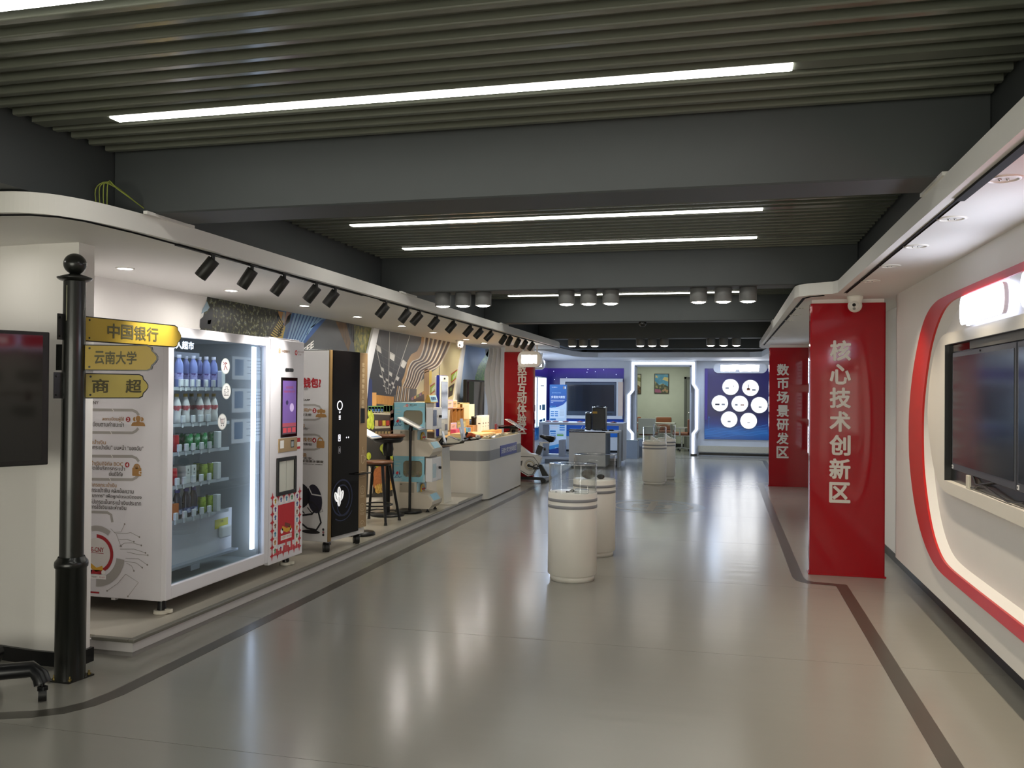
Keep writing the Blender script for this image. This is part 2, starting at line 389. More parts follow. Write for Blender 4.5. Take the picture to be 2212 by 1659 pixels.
# left: short partition with a rounded end that carries the soffit
wl = [(-3.535, 4.155), (-3.80, 4.155), (-4.10, 4.19), (-4.5, 4.32), (-5.1, 4.62), (-5.9, 5.1)]
wb = [(x + .03, y + .125) for x, y in wl]; wb[0] = (-3.535, 4.28)
struct(MB().prism([(x, y, .08) for x, y in wl] + [(x, y, .08) for x, y in reversed(wb)], (0, 0, ZS - .08), WHITE), 'wall_partition')
wl2 = [(x + .02 * (i == 0), y - .02) for i, (x, y) in enumerate(wl)]; wb2 = [(x + .02 * (i == 0), y + .01) for i, (x, y) in enumerate(wb)]
struct(MB().prism([(x, y, 0) for x, y in wl2] + [(x, y, 0) for x, y in reversed(wb2)], (0, 0, .08), BLKM), 'baseboard_partition')
# walls
struct(MB().box(-4.68, -4.48, 4.6, 16.2, 0, ZF, WHITE).box(-4.68, -4.48, 16.2, YB, 0, ZF, WSAT), 'wall_left')
struct(MB().box(-5.9, -5.7, -5, 5.2, 0, 3.06, WHITE), 'wall_left_front')
struct(MB().box(-6.5, 3.5, -5.2, -5.02, 0, 3.1, WHITE), 'wall_rear')
# unseen glazed front added behind the viewer, its glowing panes brighten the foreground
wn = MB(); FRW = M('glow_frame', '#6d7074', .4, .3)
wn.box(-4.6, 1.25, -5.02, -4.94, 0, .08, FRW).box(-4.6, 1.25, -5.02, -4.94, 2.36, 2.44, FRW)
wn = wn.build('added_rear_glow'); wn['kind'] = 'structure'
for k in range(6): MB().box(-4.6 + k * 1.158, -4.54 + k * 1.158, -5.019, -4.941, .08, 2.36, FRW).build('glow_frame_bar', wn)
for k in range(5): MB().box(-4.54 + k * 1.158, -3.442 + k * 1.158, -4.99, -4.98, .08, 2.36, EM('added_glow_pane', '#f3f1e2', K_FILL)).build('pane', wn)
# right wall: hangs 23 cm clear of the floor over a black recess
RW = 1.375
ny0, ny1, nz0, nz1 = 2.2, 6.82, .50, 2.165
def curve(pts, n=5):
    """Catmull-Rom through the points"""
    out = []
    P = [pts[0]] + list(pts) + [pts[-1]]
    for i in range(1, len(P) - 2):
        for k in range(n):
            t = k / n; p0, p1, p2, p3 = [Vector(q) for q in P[i - 1:i + 3]]
            out.append(.5 * ((2 * p1) + (-p0 + p2) * t + (2 * p0 - 5 * p1 + 4 * p2 - p3) * t * t + (-p0 + 3 * p1 - 3 * p2 + p3) * t ** 3))
    return out + [Vector(pts[-1])]
outer = [Vector((3.6, 2.196))] + curve([(5.5, 2.196), (5.75, 2.196), (6.0, 2.194), (6.2, 2.186), (6.40, 2.152), (6.58, 2.08), (6.75, 1.95), (6.95, 1.70), (7.06, 1.42), (7.05, 1.12), (6.95, .90), (6.78, .70), (6.56, .555), (6.33, .470), (6.10, .434), (5.85, .427), (5.5, .426), (5.2, .425)], 6) + [Vector((3.6, .425))]
inner = [Vector((3.6, 2.158))] + curve([(5.45, 2.158), (5.69, 2.158), (5.90, 2.149), (6.06, 2.118), (6.20, 2.06), (6.34, 1.97), (6.47, 1.84), (6.60, 1.62), (6.665, 1.41), (6.655, 1.14), (6.60, .97), (6.49, .79), (6.36, .655), (6.22, .568), (6.06, .515), (5.85, .494), (5.5, .489), (5.2, .488)], 6) + [Vector((3.6, .488))]
o_, i_ = outer, inner; m_ = len(o_)
mid_ = [a.lerp(b, .5) for a, b in zip(o_, i_)]
rw = MB()
rw.prism([(RW, 7.67, .235), (RW, 7.67, ZF)] + [(RW, 3.6, ZF)] + [(RW, q.x, q.y) for q in mid_] + [(RW, 3.6, .235)], (.05, 0, 0), WHITE)
rw.box(RW, RW + .05, -5, 2.0, .235, ZF, WHITE).box(RW, RW + .05, 2.0, 3.6, 2.17, ZF, WHITE).box(RW, RW + .05, 2.0, 3.6, .235, .46, WHITE)
rw.box(RW + .055, RW + .3, -5, 7.66, .235, ZF, WHITE).box(RW, RW + .2, 7.661, 7.675, .235, ZF, WHITE)
wr = rw.build('wall_right'); wr['kind'] = 'structure'
# shallow reveal of the recess behind the red band, sloping inwards
mb = MB(); n = m_; inn2 = [Vector((3.6 + (q.x - 3.6) * .988, 1.33 + (q.y - 1.33) * .965)) for q in i_]
vs_ = [(RW + .004, q.x, q.y) for q in i_] + [(RW + .056, q.x, q.y) for q in inn2]
mb.add(vs_, [(i, i + 1, n + i + 1, n + i) for i in range(n - 1)], WHITE, False); mb.build('recess_reveal', wr)
mb = MB(); RB = M('red_band', '#c81f1c', .3, vary=.03)
vs_ = [(RW - .020, q.x, q.y) for q in o_] + [(RW - .010, q.x, q.y) for q in i_] + [(RW + .001, q.x, q.y) for q in o_] + [(RW + .004, q.x, q.y) for q in i_]
fs_ = []
for i in range(m_ - 1):
    fs_ += [(i + 1, i, m_ + i, m_ + i + 1), (i, i + 1, 2 * m_ + i + 1, 2 * m_ + i), (m_ + i + 1, m_ + i, 3 * m_ + i, 3 * m_ + i + 1)]
mb.add(vs_, fs_, RB, False); mb.box(RW - .020, RW + .001, 2.0, 3.6, 2.158, 2.196, RB).box(RW - .020, RW + .001, 2.0, 3.6, .425, .488, RB); mb.build('red_band', wr, 'raised red band curving around the screen recess')
struct(MB().box(1.56, 1.62, -5, 9.4, 0, .08, BLKM), 'baseboard_right')
struct(MB().box(1.565, 1.675, -5, 7.66, 0, .234, WHITE).box(1.565, 1.9, 7.675, 9.4, 0, ZF, WHITE).box(RW, RW + .2, 9.4, YB, 0, ZF, WSAT), 'wall_right_far')

# white soffits
SOF = M('soffit_white', '#e8e6e1', .6, vary=.012); TRK = M('track_black', '#0b0b0b', .7, spec=.2)
ctop = [(-2.955, 15.6)] + [tuple(q) for q in curve([(-2.955, 4.6), (-2.957, 4.34), (-2.975, 4.05), (-3.0, 3.80), (-3.035, 3.62), (-3.10, 3.48), (-3.20, 3.40), (-3.34, 3.372), (-3.6, 3.385), (-4.2, 3.43)], 6)] + [(-5.7, 3.60)]
struct(MB().prism([(x, y, ZS) for x, y in ctop] + [(-5.7, 5.2, ZS), (-4.48, 5.0, ZS), (-4.48, 16.4, ZS), (-3.2, 16.4, ZS), (-3.02, 16.1, ZS)], (0, 0, ZF - ZS), SOF), 'trim_20')
rpoly = [(.89, -5), (.89, 7.42), (.86, 7.50), (.68, 7.60), (.61, 7.68), (.585, 7.80), (.605, 16.0), (.66, 16.35), (1.575, 16.35), (1.575, -5)]
struct(MB().prism([(x, y, ZS) for x, y in rpoly], (0, 0, ZF - ZS), SOF), 'trim_21')
# far soffit running along the left bay and the back wall
fp = [(-4.48, 16.4), (-3.42, 16.5), (-3.30, 19.2), (-3.2, 19.75), (-2.85, 20.0), (.55, 20.0), (.80, 19.8), (.9, 16.35), (1.575, 16.35), (1.575, YB), (-4.48, YB)]
struct(MB().prism([(x, y, ZS - .02) for x, y in fp], (0, 0, .12), M('soffit_cool', '#dfe2e8', .55)), 'trim_22')
# patches where the soffit edge steps up under the beams
for k, (xx, y0) in enumerate(((-2.955, 3.95), (-2.955, 7.64), (-2.955, 11.38), (.89, 3.93), (.6, 11.38))):
    struct(MB().box(xx - .012, xx + .012, y0, y0 + .42, ZF - .004, ZF + .012, SOF), 'trim_%d' % (23 + k))
# slots with the lighting tracks
def trackpath(pts, w, name, parent=None):
    r_ = ribbon([(x, y) for x, y in pts], w, ZS - .006, ZS - .001)
    r_.mats = [TRK]; return r_
t1 = thing('lighting_track', 'thin black track along the edge of the left white soffit', 'lighting track', (-3.01, 9, ZS))
trackpath([(-4.6, 3.50), (-3.55, 3.44), (-3.34, 3.41), (-3.20, 3.435), (-3.10, 3.50), (-3.045, 3.62), (-3.015, 3.95), (-3.012, 16.0)], .016, '').build('rail', t1)
MB().box(-3.024, -3.0, 4.30, 6.9, ZS - .012, ZS - .001, TRK).box(-3.024, -3.0, 7.3, 14.0, ZS - .012, ZS - .001, TRK).build('insert', t1)
t2 = thing('lighting_track', 'black recessed track in the right soffit above the screens', 'lighting track', (.95, 3, ZS))
trackpath([(.95, -4.5), (.95, 7.46)], .022, '').build('rail', t2)
MB().box(.931, .969, -4.5, 3.95, ZS - .012, ZS - .001, TRK).build('insert', t2)
t3 = thing('lighting_track', 'black recessed track in the soffit beside the far red column', 'lighting track', (.65, 11, ZS))
trackpath([(.80, 7.60), (.70, 7.68), (.66, 7.80), (.65, 15.3)], .022, '').build('rail', t3)

# far wall with its doorway, and the room behind
BW = M('back_wall_blue_white', '#d5d9e0', .5)
DX0, DX1, DZ = -2.19, -.80, 2.25
struct(MB().box(-4.68, DX0, YB, YB + .2, 0, 3.06, BW).box(DX1, 1.7, YB, YB + .2, 0, 3.06, BW).box(DX0, DX1, YB, YB + .2, DZ, 3.06, BW), 'wall_back')
struct(MB().box(-.60, 1.4, YB - .012, YB, .02, .075, BLKM).box(-4.48, -2.35, YB - .012, YB, .02, .075, BLKM), 'baseboard_back')
struct(MB().box(-.62, 1.375, YB - .05, YB, .10, .25, M('skirting_speckle', '#c9c3b0', .6, vary=.25, scale=60)), 'baseboard_back_panel')
RMW = M('room_wall_green_white', '#cfd2c4', .6)
struct(MB().box(-4.5, .8, 25.6, 25.8, 0, 3.06, RMW).box(-4.5, -4.3, YB + .2, 25.6, 0, 3.06, RMW).box(.6, .8, YB + .2, 25.6, 0, 3.06, RMW), 'wall_office')
struct(MB().box(-4.3, .6, YB + .2, 25.6, 2.5, 2.6, M('office_ceiling', '#b9bab2', .7)), 'ceiling_office')
struct(MB().box(-4.3, -1.1, 25.585, 25.6, 0, .09, BLKM), 'baseboard_office')
dm = struct(MB().box(-1.06, -.25, 25.56, 25.6, 0, 1.97, M('office_door', '#8b8d86', .5), .006), 'door_1')
MB().box(-1.12, -1.06, 25.54, 25.6, 0, 2.03, M('door_frame_grey', '#6d6f6a', .5)).box(-1.12, -.2, 25.54, 25.6, 1.97, 2.03, M('door_frame_grey', '#6d6f6a')).build('door_frame', dm)
MB().cyl((-.98, 25.56, 1.0), (-.98, 25.50, 1.0), .012, CHROME).cyl((-.98, 25.5, 1.0), (-.86, 25.5, 1.0), .012, CHROME).build('door_handle', dm)
lamp('AREA', (-1.9, 24.0, 2.48), 26, (.92, 1, .86), 1.2)
# ================================================================== LAMPS
# linear lights set between the baffles
BAY = ['in the bay behind the near end', 'in the bay nearest the viewer, close to its rear', 'nearest strip, cut by the top left corner', 'long near strip across the top of the view', 'first of the pair behind the first beam', 'second of the pair behind the first beam', 'hidden first strip behind the second beam', 'thin strip seen behind the cans of the second beam', 'first strip behind the third beam', 'second strip behind the third beam', 'first strip behind the fourth beam', 'second strip behind the fourth beam']
for i, y in enumerate(STRIPS):
    t = thing('linear_light', 'long white linear ceiling light, ' + BAY[i], 'light', (-1.255, y, ZSL), group='linear ceiling lights')
    MB().box(-3.175, 1.07, y - .041, y + .041, ZSL, ZSL + .034, SLAT).build('housing', t)
    MB().box(-2.755, .247, y - .034, y + .034, ZSL - .006, ZSL - .0005, LAMPW if y > 0 else EM('lamp_white_rear', '#fffef6', K_STRIP * 1.2)).build('diffuser', t)

# recessed downlights, left (lit)
DLIT, DRIM = EM('downlight_lit', '#fffaf2', K_DOWN), M('downlight_rim', '#e9e6de', .35)
def downlight(x, y, label, lit, group, z=ZS, r=.047, lens=None):
    t = thing('downlight', label, 'downlight', (x, y, z), group=group)
    MB().lathe([(r + .016, 0), (r + .016, -.004), (r, -.006), (r - .004, 0), (r - .006, .03)], (x, y, z), DRIM, 28).build('trim_ring', t)
    if lit: MB().lathe([(.0005, -.0005), (r - .004, -.0005)], (x, y, z), lens or DLIT, 28).build('lens', t)
    else:
        mb = MB().lathe([(r - .005, -.001), (.03, .025), (.0005, .028)], (x, y, z + .001), M('downlight_reflector', '#8a8378', .12, .9), 24)
        MB.build(mb, 'reflector', t); MB().ball((x - .015, y, z - .002), .007, CHROME, n=10).ball((x + .012, y, z - .002), .006, CHROME, n=10).build('bulb', t)
downlight(-3.98, 3.80, 'lit downlight in the left soffit, just outside the left edge of the view', True, 'lit downlights over the platform', lens=EM('downlight_dim', '#fffaf2', K_DOWN * .2))
for i, y in enumerate([5.115, 6.426, 7.715, 8.978, 10.351, 11.565, 13.18, 14.231]):
    downlight(-3.98, y, 'lit round downlight in the left soffit, %s from the near end' % ORD[i], True, 'lit downlights over the platform')
for i, y in enumerate([3.62, 4.39, 5.17, 5.936, 6.70]):
    downlight(1.025, y, 'deep mirrored downlight in the right soffit, %s from the near end' % ORD[i], False, 'mirrored downlights over the right screens', r=.05)
for y in (2.84, 3.62, 4.39, 5.17, 5.936, 6.70): lamp('SPOT', (1.025, y, ZS - .004), K_TRACK * 9, WARM, .03, aim=(1.03, y, 0), cone=100, blend=1.0)
for y in (8.69, 9.45, 10.16, 12.9, 13.7): lamp('SPOT', (.715, y, ZS - .004), K_TRACK * 5, NEUT, .03, aim=(.72, y, 0), cone=90, blend=1.0)
for i, y in enumerate([8.69, 9.45, 10.16, 12.9, 13.7, 14.5]):
    downlight(.715, y, 'deep mirrored downlight in the soffit behind the near red column, %s going back' % ORD[i], False, 'mirrored downlights behind the near red column', r=.045)

# black track spotlights along the left edge
SPOTY = [4.662, 5.11, 5.541, 6.036, 6.364, 7.432, 8.003, 8.345, 8.884, 9.492, 10.178, 10.638, 11.137, 11.872, 12.20, 12.712, 13.20, 13.70]
TILT = [-38, -33, -35, -38, -36, -37, -36, -39, -38, -39, -40, -41, -40, -42, -40, -40, -41, -40]
proto = {}
def spot(i, y, tilt):
    lab = 'black cylinder spotlight aimed at the left wall, %s from the near end of the track' % ORD[i]
    t = thing('track_spotlight', lab, 'spotlight', (-3.012, y, ZS), group='track spotlights over the platform')
    # aims down and towards the left wall
    az = R((200 if i < 13 else 146) + rnd.uniform(-9, 9)); el = R(90 + tilt); d = Vector((math.cos(az) * math.cos(el), math.sin(az) * math.cos(el) * 1.0, -math.sin(el))).normalized()
    c0 = Vector((-3.012, y, ZS - .045)); a = c0 - d * .010; b = c0 + d * .12
    MB().cyl((-3.012, y, ZS - .045), (-3.012, y, ZS), .012, BLACK, 10).box(-3.03, -2.994, y - .05, y + .05, ZS - .012, ZS - .001, BLACK).build('mount', t)
    body = MB(); ax = d
    body.lathe([(.0005, 0), (.036, 0), (.0385, .004), (.0385, .132), (.036, .136), (.033, .130), (.032, .10)], a, M('spotlight_black', '#191917', .45), 24, ax); bo = body.build('barrel', t)
    MB().lathe([(.0005, .102), (.032, .102)], a, EM('spot_lens', '#fff2dc', 10), 20, ax).build('lens', t)
    lamp('SPOT', a + d * .14, K_TRACK * (6 if i < 4 else 7 if i < 13 else 13), WARM if i > 4 else NEUT, .04, aim=a + d * 3, cone=62, blend=.8)
for i, y in enumerate(SPOTY): spot(i, y, TILT[i])

# surface cans under the beams
CAN, CANL = M('can_grey', '#6d6e6d', .5), EM('can_lens', '#fff6e8', K_CAN)
XS2 = [-2.62, -2.42, -2.22, -1.42, -1.215, -1.01, -.225, -.012, .20]
for row, (yy, zz, word) in enumerate(((7.90, ZB, 'second beam'), (15.18, ZB, 'fourth beam'))):
    for i, x in enumerate(XS2):
        t = thing('surface_downlight', 'grey cylinder downlight under the %s, %s from the left' % (word, ORD[i]), 'downlight', (x, yy, zz), group='cylinder downlights under the ' + word)
        MB().lathe([(.0005, 0), (.074, 0), (.076, -.004), (.076, -.118), (.074, -.122), (.066, -.122), (.064, -.10)], (x, yy, zz), CAN, 28).build('can', t)
        MB().lathe([(.0005, -.134), (.03, -.132), (.05, -.127), (.063, -.119)], (x, yy, zz), CANL, 24).build('lens', t)
t = thing('sensor', 'small black sensor under the third beam', 'sensor', (-1.05, 11.5, ZB)); MB().lathe([(.0005, 0), (.05, 0), (.05, -.03), (.03, -.06), (.0005, -.06)], (-1.05, 11.52, ZB), BLACK, 16).build('case', t)

# security cameras
def cctv(x, y, z, rz, label, s=1.0):
    t = thing('security_camera', label, 'camera', (x, y, z)); wp = M('camera_white', '#eeeae0', .35)
    MB().lathe([(.0005, 0), (.062 * s, 0), (.062 * s, -.02 * s), (.056 * s, -.03 * s), (.05 * s, -.06 * s)], (x, y, z), wp, 28).build('base', t)
    d = Vector((math.cos(rz), math.sin(rz), -.18)).normalized(); c = Vector((x, y, z - .075 * s))
    MB().ball(c, .055 * s, wp, n=24).build('ball_housing', t)
    MB().lathe([(.0005, .057 * s), (.034 * s, .056 * s), (.04 * s, .046 * s)], c, M('camera_face', '#dcd8cf', .3), 24, d).build('face', t)
    q = c + d * .06 * s; sd = d.cross(Vector((0, 0, 1))).normalized(); uu = sd.cross(d)
    MB().lathe([(.0005, .004 * s), (.013 * s, .002 * s), (.014 * s, -.006 * s)], q + uu * .010 * s, GLOSSK, 16, d).lathe([(.0005, .004 * s), (.011 * s, .002 * s), (.012 * s, -.006 * s)], q - uu * .02 * s, M('ir_window', '#8d8b86', .3), 14, d).build('lens', t)
cctv(1.06, 7.72, ZS, R(-104), 'white dome security camera above the near red column', 1.05)
cctv(-4.14, 13.35, ZS, R(-70), 'white dome security camera under the left soffit', 1.1)

# loose wiring on top of the left soffit
GRN = M('cable_green', '#8f9a3c', .4)
t = thing('cable_bundle', 'loose green and yellow wires looping above the left soffit', 'cable', (-3.1, 3.9, ZF))
for k in range(4):
    pts = [(-3.16 + .02 * k, 3.84, ZF + .002), (-3.17 + .025 * k, 3.84, ZF + .11 + .012 * k), (-3.12 + .02 * k, 3.86, ZF + .15 - .012 * k), (-3.06 + .012 * k, 3.90, ZF + .11 - .01 * k), (-3.02, 3.98, ZF + .055), (-2.995, 4.10, ZF + .006)]
    c_ = []
    for i in range(len(pts) - 1):
        for j in range(4):
            p0, p1, p2, p3 = [Vector(pts[min(max(i + q, 0), len(pts) - 1)]) for q in (-1, 0, 1, 2)]; u_ = j / 4
            c_.append(.5 * ((2 * p1) + (-p0 + p2) * u_ + (2 * p0 - 5 * p1 + 4 * p2 - p3) * u_ * u_ + (-p0 + 3 * p1 - 3 * p2 + p3) * u_ ** 3))
    MB().tube(c_, .0028, GRN, 6).build('wire', t)
t = thing('cable_stub', 'short grey cable end poking up behind the left soffit edge', 'cable', (-2.99, 4.10, ZF))
MB().tube([(-2.985, 4.16, ZF), (-2.987, 4.165, ZF + .03), (-2.975, 4.17, ZF + .05), (-2.985, 4.18, ZF + .065)], .006, M('cable_grey', '#77746c', .5), 6).build('wire', t)
# ================================================================== RED COLUMNS
LET = M('letter_satin', '#dad4cc', .4, vary=.02)
def column(x0, x1, y0, y1, ztop, text, label, lx, cw, ch, zt, zb, struct_cap=True):
    t = thing('red_column', label, 'column', ((x0 + x1) / 2, (y0 + y1) / 2, 0), group='red clad columns')
    MB().box(x0, x1, y0, y1, 0, ZS, M('column_core', '#e6ded8', .5)).build('core', t)
    MB().box(x0 - .004, x1 + .004, y0 - .012, y0, .012, ztop, RED, .002, 1).build('front_panel', t)
    MB().box(x0 - .012, x0, y0, y1, .012, ztop, RED, .002, 1).build('side_panel', t); MB().box(x1, x1 + .012, y0, y1, .012, ztop, RED, .002, 1).build('side_panel', t)
    MB().box(x0 - .022, x1 + .022, y0 - .022, y1, 0, .014, RED, .002, 1).build('base_trim', t)
    fr = Frame((0, y0 - .012, 0), (1, 0, 0)); p = Print(fr, .0)
    for i, c in enumerate(text):
        q = Print(fr, .0); q.text(c, lx, zt + (zb - zt) * i / (len(text) - 1), ch, LET, w=cw, bold=.03, depth=.012); q.build('letter', t)
    return t
column(.742, 1.33, 7.965, 8.085, 2.357, '核心技术创新区', 'near tall glossy red column lettered 核心技术创新区, standing right of the aisle', .975, .172, .178, 1.945, .72)
column(.755, 1.375, 15.315, 15.435, 2.346, '数币场景研发区', 'farther glossy red column lettered 数币场景研发区, right of the aisle', .965, .195, .200, 1.972, .58)
column(-3.885, -3.36, 15.315, 15.45, 2.285, '数币互动体验区', 'red column lettered 数币互动体验区 behind the white counter on the left', -3.555, .172, .185, 1.985, .89)

# ================================================================== SIGNPOST
t = thing('signpost', 'black cast metal signpost with ball finial, bolted to the floor at left', 'signpost', (-3.42, 3.992, 0))
PB = M('post_black', '#141613', .28, vary=.1, coat=.2); c = (-3.42, 3.992, 0)
MB().prism([(-3.50, 3.915, .0), (-3.36, 3.915, .0), (-3.335, 4.075, .0), (-3.48, 4.085, .0)], (0, 0, .008), PB).build('base_plate', t)
MB().lathe([(.077, .004), (.077, .60), (.083, .604), (.085, .62), (.083, .634), (.074, .645), (.066, .66)], c, PB, 32).build('lower_sleeve', t)
MB().lathe([(.061, .60), (.059, 1.5), (.056, 2.155), (.056, 2.16), (.0005, 2.16)], c, PB, 32).build('pole', t)
MB().lathe([(.056, 2.145), (.074, 2.150), (.088, 2.160), (.089, 2.166), (.055, 2.178), (.03, 2.186), (.0005, 2.19)], c, PB, 32).build('cap', t)
MB().ball((-3.42, 3.992, 2.24), .058, PB, n=28).build('ball_finial', t)
BRS = M('bolt_brass', '#8d7c48', .35, .8)
for bx, by in ((-3.47, 3.935), (-3.372, 3.935), (-3.352, 4.055), (-3.46, 4.06)):
    MB().cyl((bx, by, .008), (bx, by, .034), .0055, BRS, 8).frustum((bx, by, .010), (bx, by, .020), .010, .010, BRS, 6).build('bolt', t)
MB().box(-3.4225, -3.418, 3.9335, 3.937, 1.93, 2.12, M('post_glint', '#9a9a80', .4)).build('glint_strip', t)  # pale strip stands in for a highlight down the pole
YEL, YEL2, INK = M('sign_yellow', '#b39733', .35, vary=.05), M('sign_pale_yellow', '#c4b257', .35, vary=.1), M('sign_ink', '#55502f', .5)
def arrow(ang, z0, z1, r0, r1, txt, label, face, tw, th, tx, gap=0):
    a = R(ang); u = Vector((math.sin(a), math.cos(a), 0)); O = Vector((-3.42, 3.992, 0)); fr = Frame(O, u)
    # readable face turned to the aisle
    zc = (z0 + z1) / 2; h = (z1 - z0) / 2; k = h * .55
    def outline(m):
        hh = h - m
        return [(r0 + m, zc - hh), (r1 - .055 - m * .5, zc - hh), (r1 - .032 - m, zc - hh * .86), (r1 - .028 - m, zc - hh * .60), (r1 - .012 - m, zc - hh * .38), (r1 - m, zc - hh * .12), (r1 - m, zc + hh * .12), (r1 - .012 - m, zc + hh * .38), (r1 - .028 - m, zc + hh * .60), (r1 - .032 - m, zc + hh * .86), (r1 - .055 - m * .5, zc + hh), (r0 + m, zc + hh)]
    t = thing('direction_sign', label, 'sign', (-3.42, 3.992, zc), group='yellow arrow signs on the signpost')
    MB().prism([fr.pt(q[0], q[1], .0) for q in outline(0)], fr.n * -.012, PB).build('plate', t)
    f = Print(fr, .0015); f.poly(outline(.006), face); f.build('yellow_face', t)
    MB().prism([fr.pt(-.10, z0, -.006), fr.pt(r0 + .045, z0, -.006), fr.pt(r0 + .045, z1, -.006), fr.pt(-.10, z1, -.006)], fr.n * -.006, PB).build('bracket', t)
    for q in (-.085, r0 + .03):
        for zz in (z0 + .02, z1 - .02): MB().cyl(fr.pt(q, zz, -.004), fr.pt(q, zz, .003), .006, PB, 8).build('screw', t)
    n_ = len(txt); st = gap if gap else tw / n_
    for i, cc in enumerate(txt): g = Print(fr, .0025); g.text(cc, tx + st * (i - (n_ - 1) / 2), zc, th, INK, w=tw if gap else st * .93, bold=.022); g.build('letter', t)
arrow(7, 1.826, 1.965, .07, .815, '中国银行', 'longest yellow arrow sign, uppermost on the post, reading 中国银行', YEL, .40, .085, .42)
arrow(76, 1.664, 1.805, .055, .452, '云南大学', 'yellow arrow sign reading 云南大学, middle one on the post', YEL, .232, .072, .226)
arrow(25, 1.512, 1.652, .06, .425, '商超', 'pale yellow arrow sign reading 商 超, lowest on the post', YEL2, .095, .078, .24, .19)

# ================================================================== ROLLING SCREEN AT THE LEFT EDGE
a28 = R(28); u28 = Vector((math.sin(a28), math.cos(a28), 0))
O28 = Vector((-3.48, 3.885, 0)); f28 = Frame(O28, u28)   # u runs to its right end
t = thing('display_stand', 'black wheeled display stand with a dark glossy screen at the left edge', 'display', tuple(O28 - u28 * .62))
def slab(fr, a0, a1, b0, b1, d0, d1, mat, bev=0):
    return MB(Matrix(((fr.u.x, fr.n.x * -1, 0, fr.O.x), (fr.u.y, fr.n.y * -1, 0, fr.O.y), (0, 0, 1, fr.O.z), (0, 0, 0, 1)))).box(a0, a1, -d1, -d0, b0, b1, mat, bev)
slab(f28, -1.25, 0, 1.161, 1.864, -.055, 0, BLACK, .006).build('screen_housing', t)
slab(f28, -1.225, -.035, 1.187, 1.845, 0, .002, GLOSSK).build('screen', t)
slab(f28, -.66, -.58, .12, 1.4, -.13, -.055, BLKM, .008).build('upright', t)
mb = MB()
for q in (-1.15, -.13):
    mb.tube([f28.pt(-.62, .14, -.09), f28.pt((q - .62) / 2, .15, .05), f28.pt(q, .15, .18), f28.pt(q + .02, .12, .235), f28.pt(q + .025, .085, .25)], .040, BLKM, 12)
    mb.tube([f28.pt(-.62, .14, -.09), f28.pt(q, .14, -.30), f28.pt(q, .09, -.36)], .036, BLKM, 12)
mb.build('base_legs', t)
for q, d in ((-1.125, .25), (-.105, .25), (-1.15, -.36), (-.13, -.36)):
    pc = f28.pt(q, 0, d)
    MB().cyl(pc + Vector((-.014, -.012, .033)), pc + Vector((.014, .012, .033)), .033, BLACK, 18).box(pc.x - .02, pc.x + .02, pc.y - .016, pc.y + .016, .05, .075, BLKM, .004).cyl(pc + Vector((0, 0, .07)), pc + Vector((0, 0, .1)), .009, BLKM, 8).build('caster', t)

# ================================================================== SCREENS IN THE RIGHT WALL
PAN = M('panel_cream', '#e6e1d6', .45, vary=.012)
t = thing('screen_surround', 'cream rounded surround with a black opening, recessed in the right wall', 'screen surround', (RW + .08, 4.9, 1.45))
po = [Vector((3.2, 1.958))] + curve([(5.85, 1.962), (5.96, 1.964), (6.06, 1.964), (6.17, 1.953), (6.27, 1.922), (6.37, 1.86), (6.45, 1.78), (6.53, 1.65), (6.578, 1.47), (6.56, 1.36), (6.50, 1.23), (6.41, 1.10), (6.32, 1.02), (6.22, .972), (6.1, .949), (5.98, .944), (5.86, .944)], 4) + [Vector((3.2, .944))]
mb = MB(); X = RW + .008
sy0, sy1, sz0, sz1 = 3.2, 6.10, 1.02, 1.892
# ring between outline and opening
mb.prism([(X, q.x, q.y) for q in po] + [(X, 3.2, sz0), (X, sy1, sz0), (X, sy1, sz1), (X, 3.2, sz1)], (.046, 0, 0), PAN); mb.build('frame', t)
MB().box(X + .040, X + .045, 3.2, sy1 + .01, sz0 - .01, sz1 + .01, M('opening_black', '#0a0b0c', .25)).box(X + .0008, X + .041, sy1 - .006, sy1 - .0005, sz0, sz1, BLACK).box(X + .0008, X + .041, 3.2, sy1 - .006, sz1 - .004, sz1 - .0005, BLACK).build('opening', t)
MB().box(X + .026, X + .041, 5.62, sy1, sz1 - .05, sz1, GLOSSK).box(X + .022, X + .041, 3.2, 5.60, sz1 - .05, sz1, M('valance_grey', '#5c5a55', .5)).build('valance', t)
SCR = M('screen_dark', '#141925', .12, vary=.03); BEZ = M('bezel_grey', '#3f4148', .4)
for k, (a, b, lab) in enumerate(((4.755, 5.985, 'dark wall screen farther from the viewer, reflecting the red column'), (3.50, 4.735, 'dark wall screen cut by the right edge of the view'))):
    t = thing('wall_screen', lab, 'screen', (X + .03, (a + b) / 2, 1.47), group='screens in the right wall')
    MB().box(X + .020, X + .041, a, b, 1.10, 1.836, BEZ, .004, 1).build('bezel', t)
    MB().box(X + .017, X + .021, a + .025, b - .025, 1.142, 1.806, SCR).build('screen', t)
    MB().box(X + .016, X + .020, b - .032, b - .008, 1.108, 1.13, M('sticker_white', '#e8e8e8', .5)).box(X + .0155, X + .0165, b - .025, b - .012, 1.114, 1.124, BLACK).build('sticker', t)
    MB().cyl((X + .019, (a + b) / 2, 1.822), (X + .014, (a + b) / 2, 1.822), .006, BLACK, 10).build('camera_eye', t)
t = thing('cable_loop', 'black cables hanging below the dark wall screen', 'cable', (X + .02, 5.3, 1.05))
MB().tube([(X + .03, 5.56, 1.11), (X + .018, 5.45, 1.06), (X + .014, 5.25, 1.065), (X + .014, 5.05, 1.045), (X + .018, 4.87, 1.03), (X + .022, 4.65, 1.05)], .006, BLACK, 7).tube([(X + .03, 5.15, 1.10), (X + .016, 5.35, 1.07), (X + .016, 5.47, 1.035), (X + .022, 5.58, 1.028)], .005, BLACK, 7).build('cables', t)
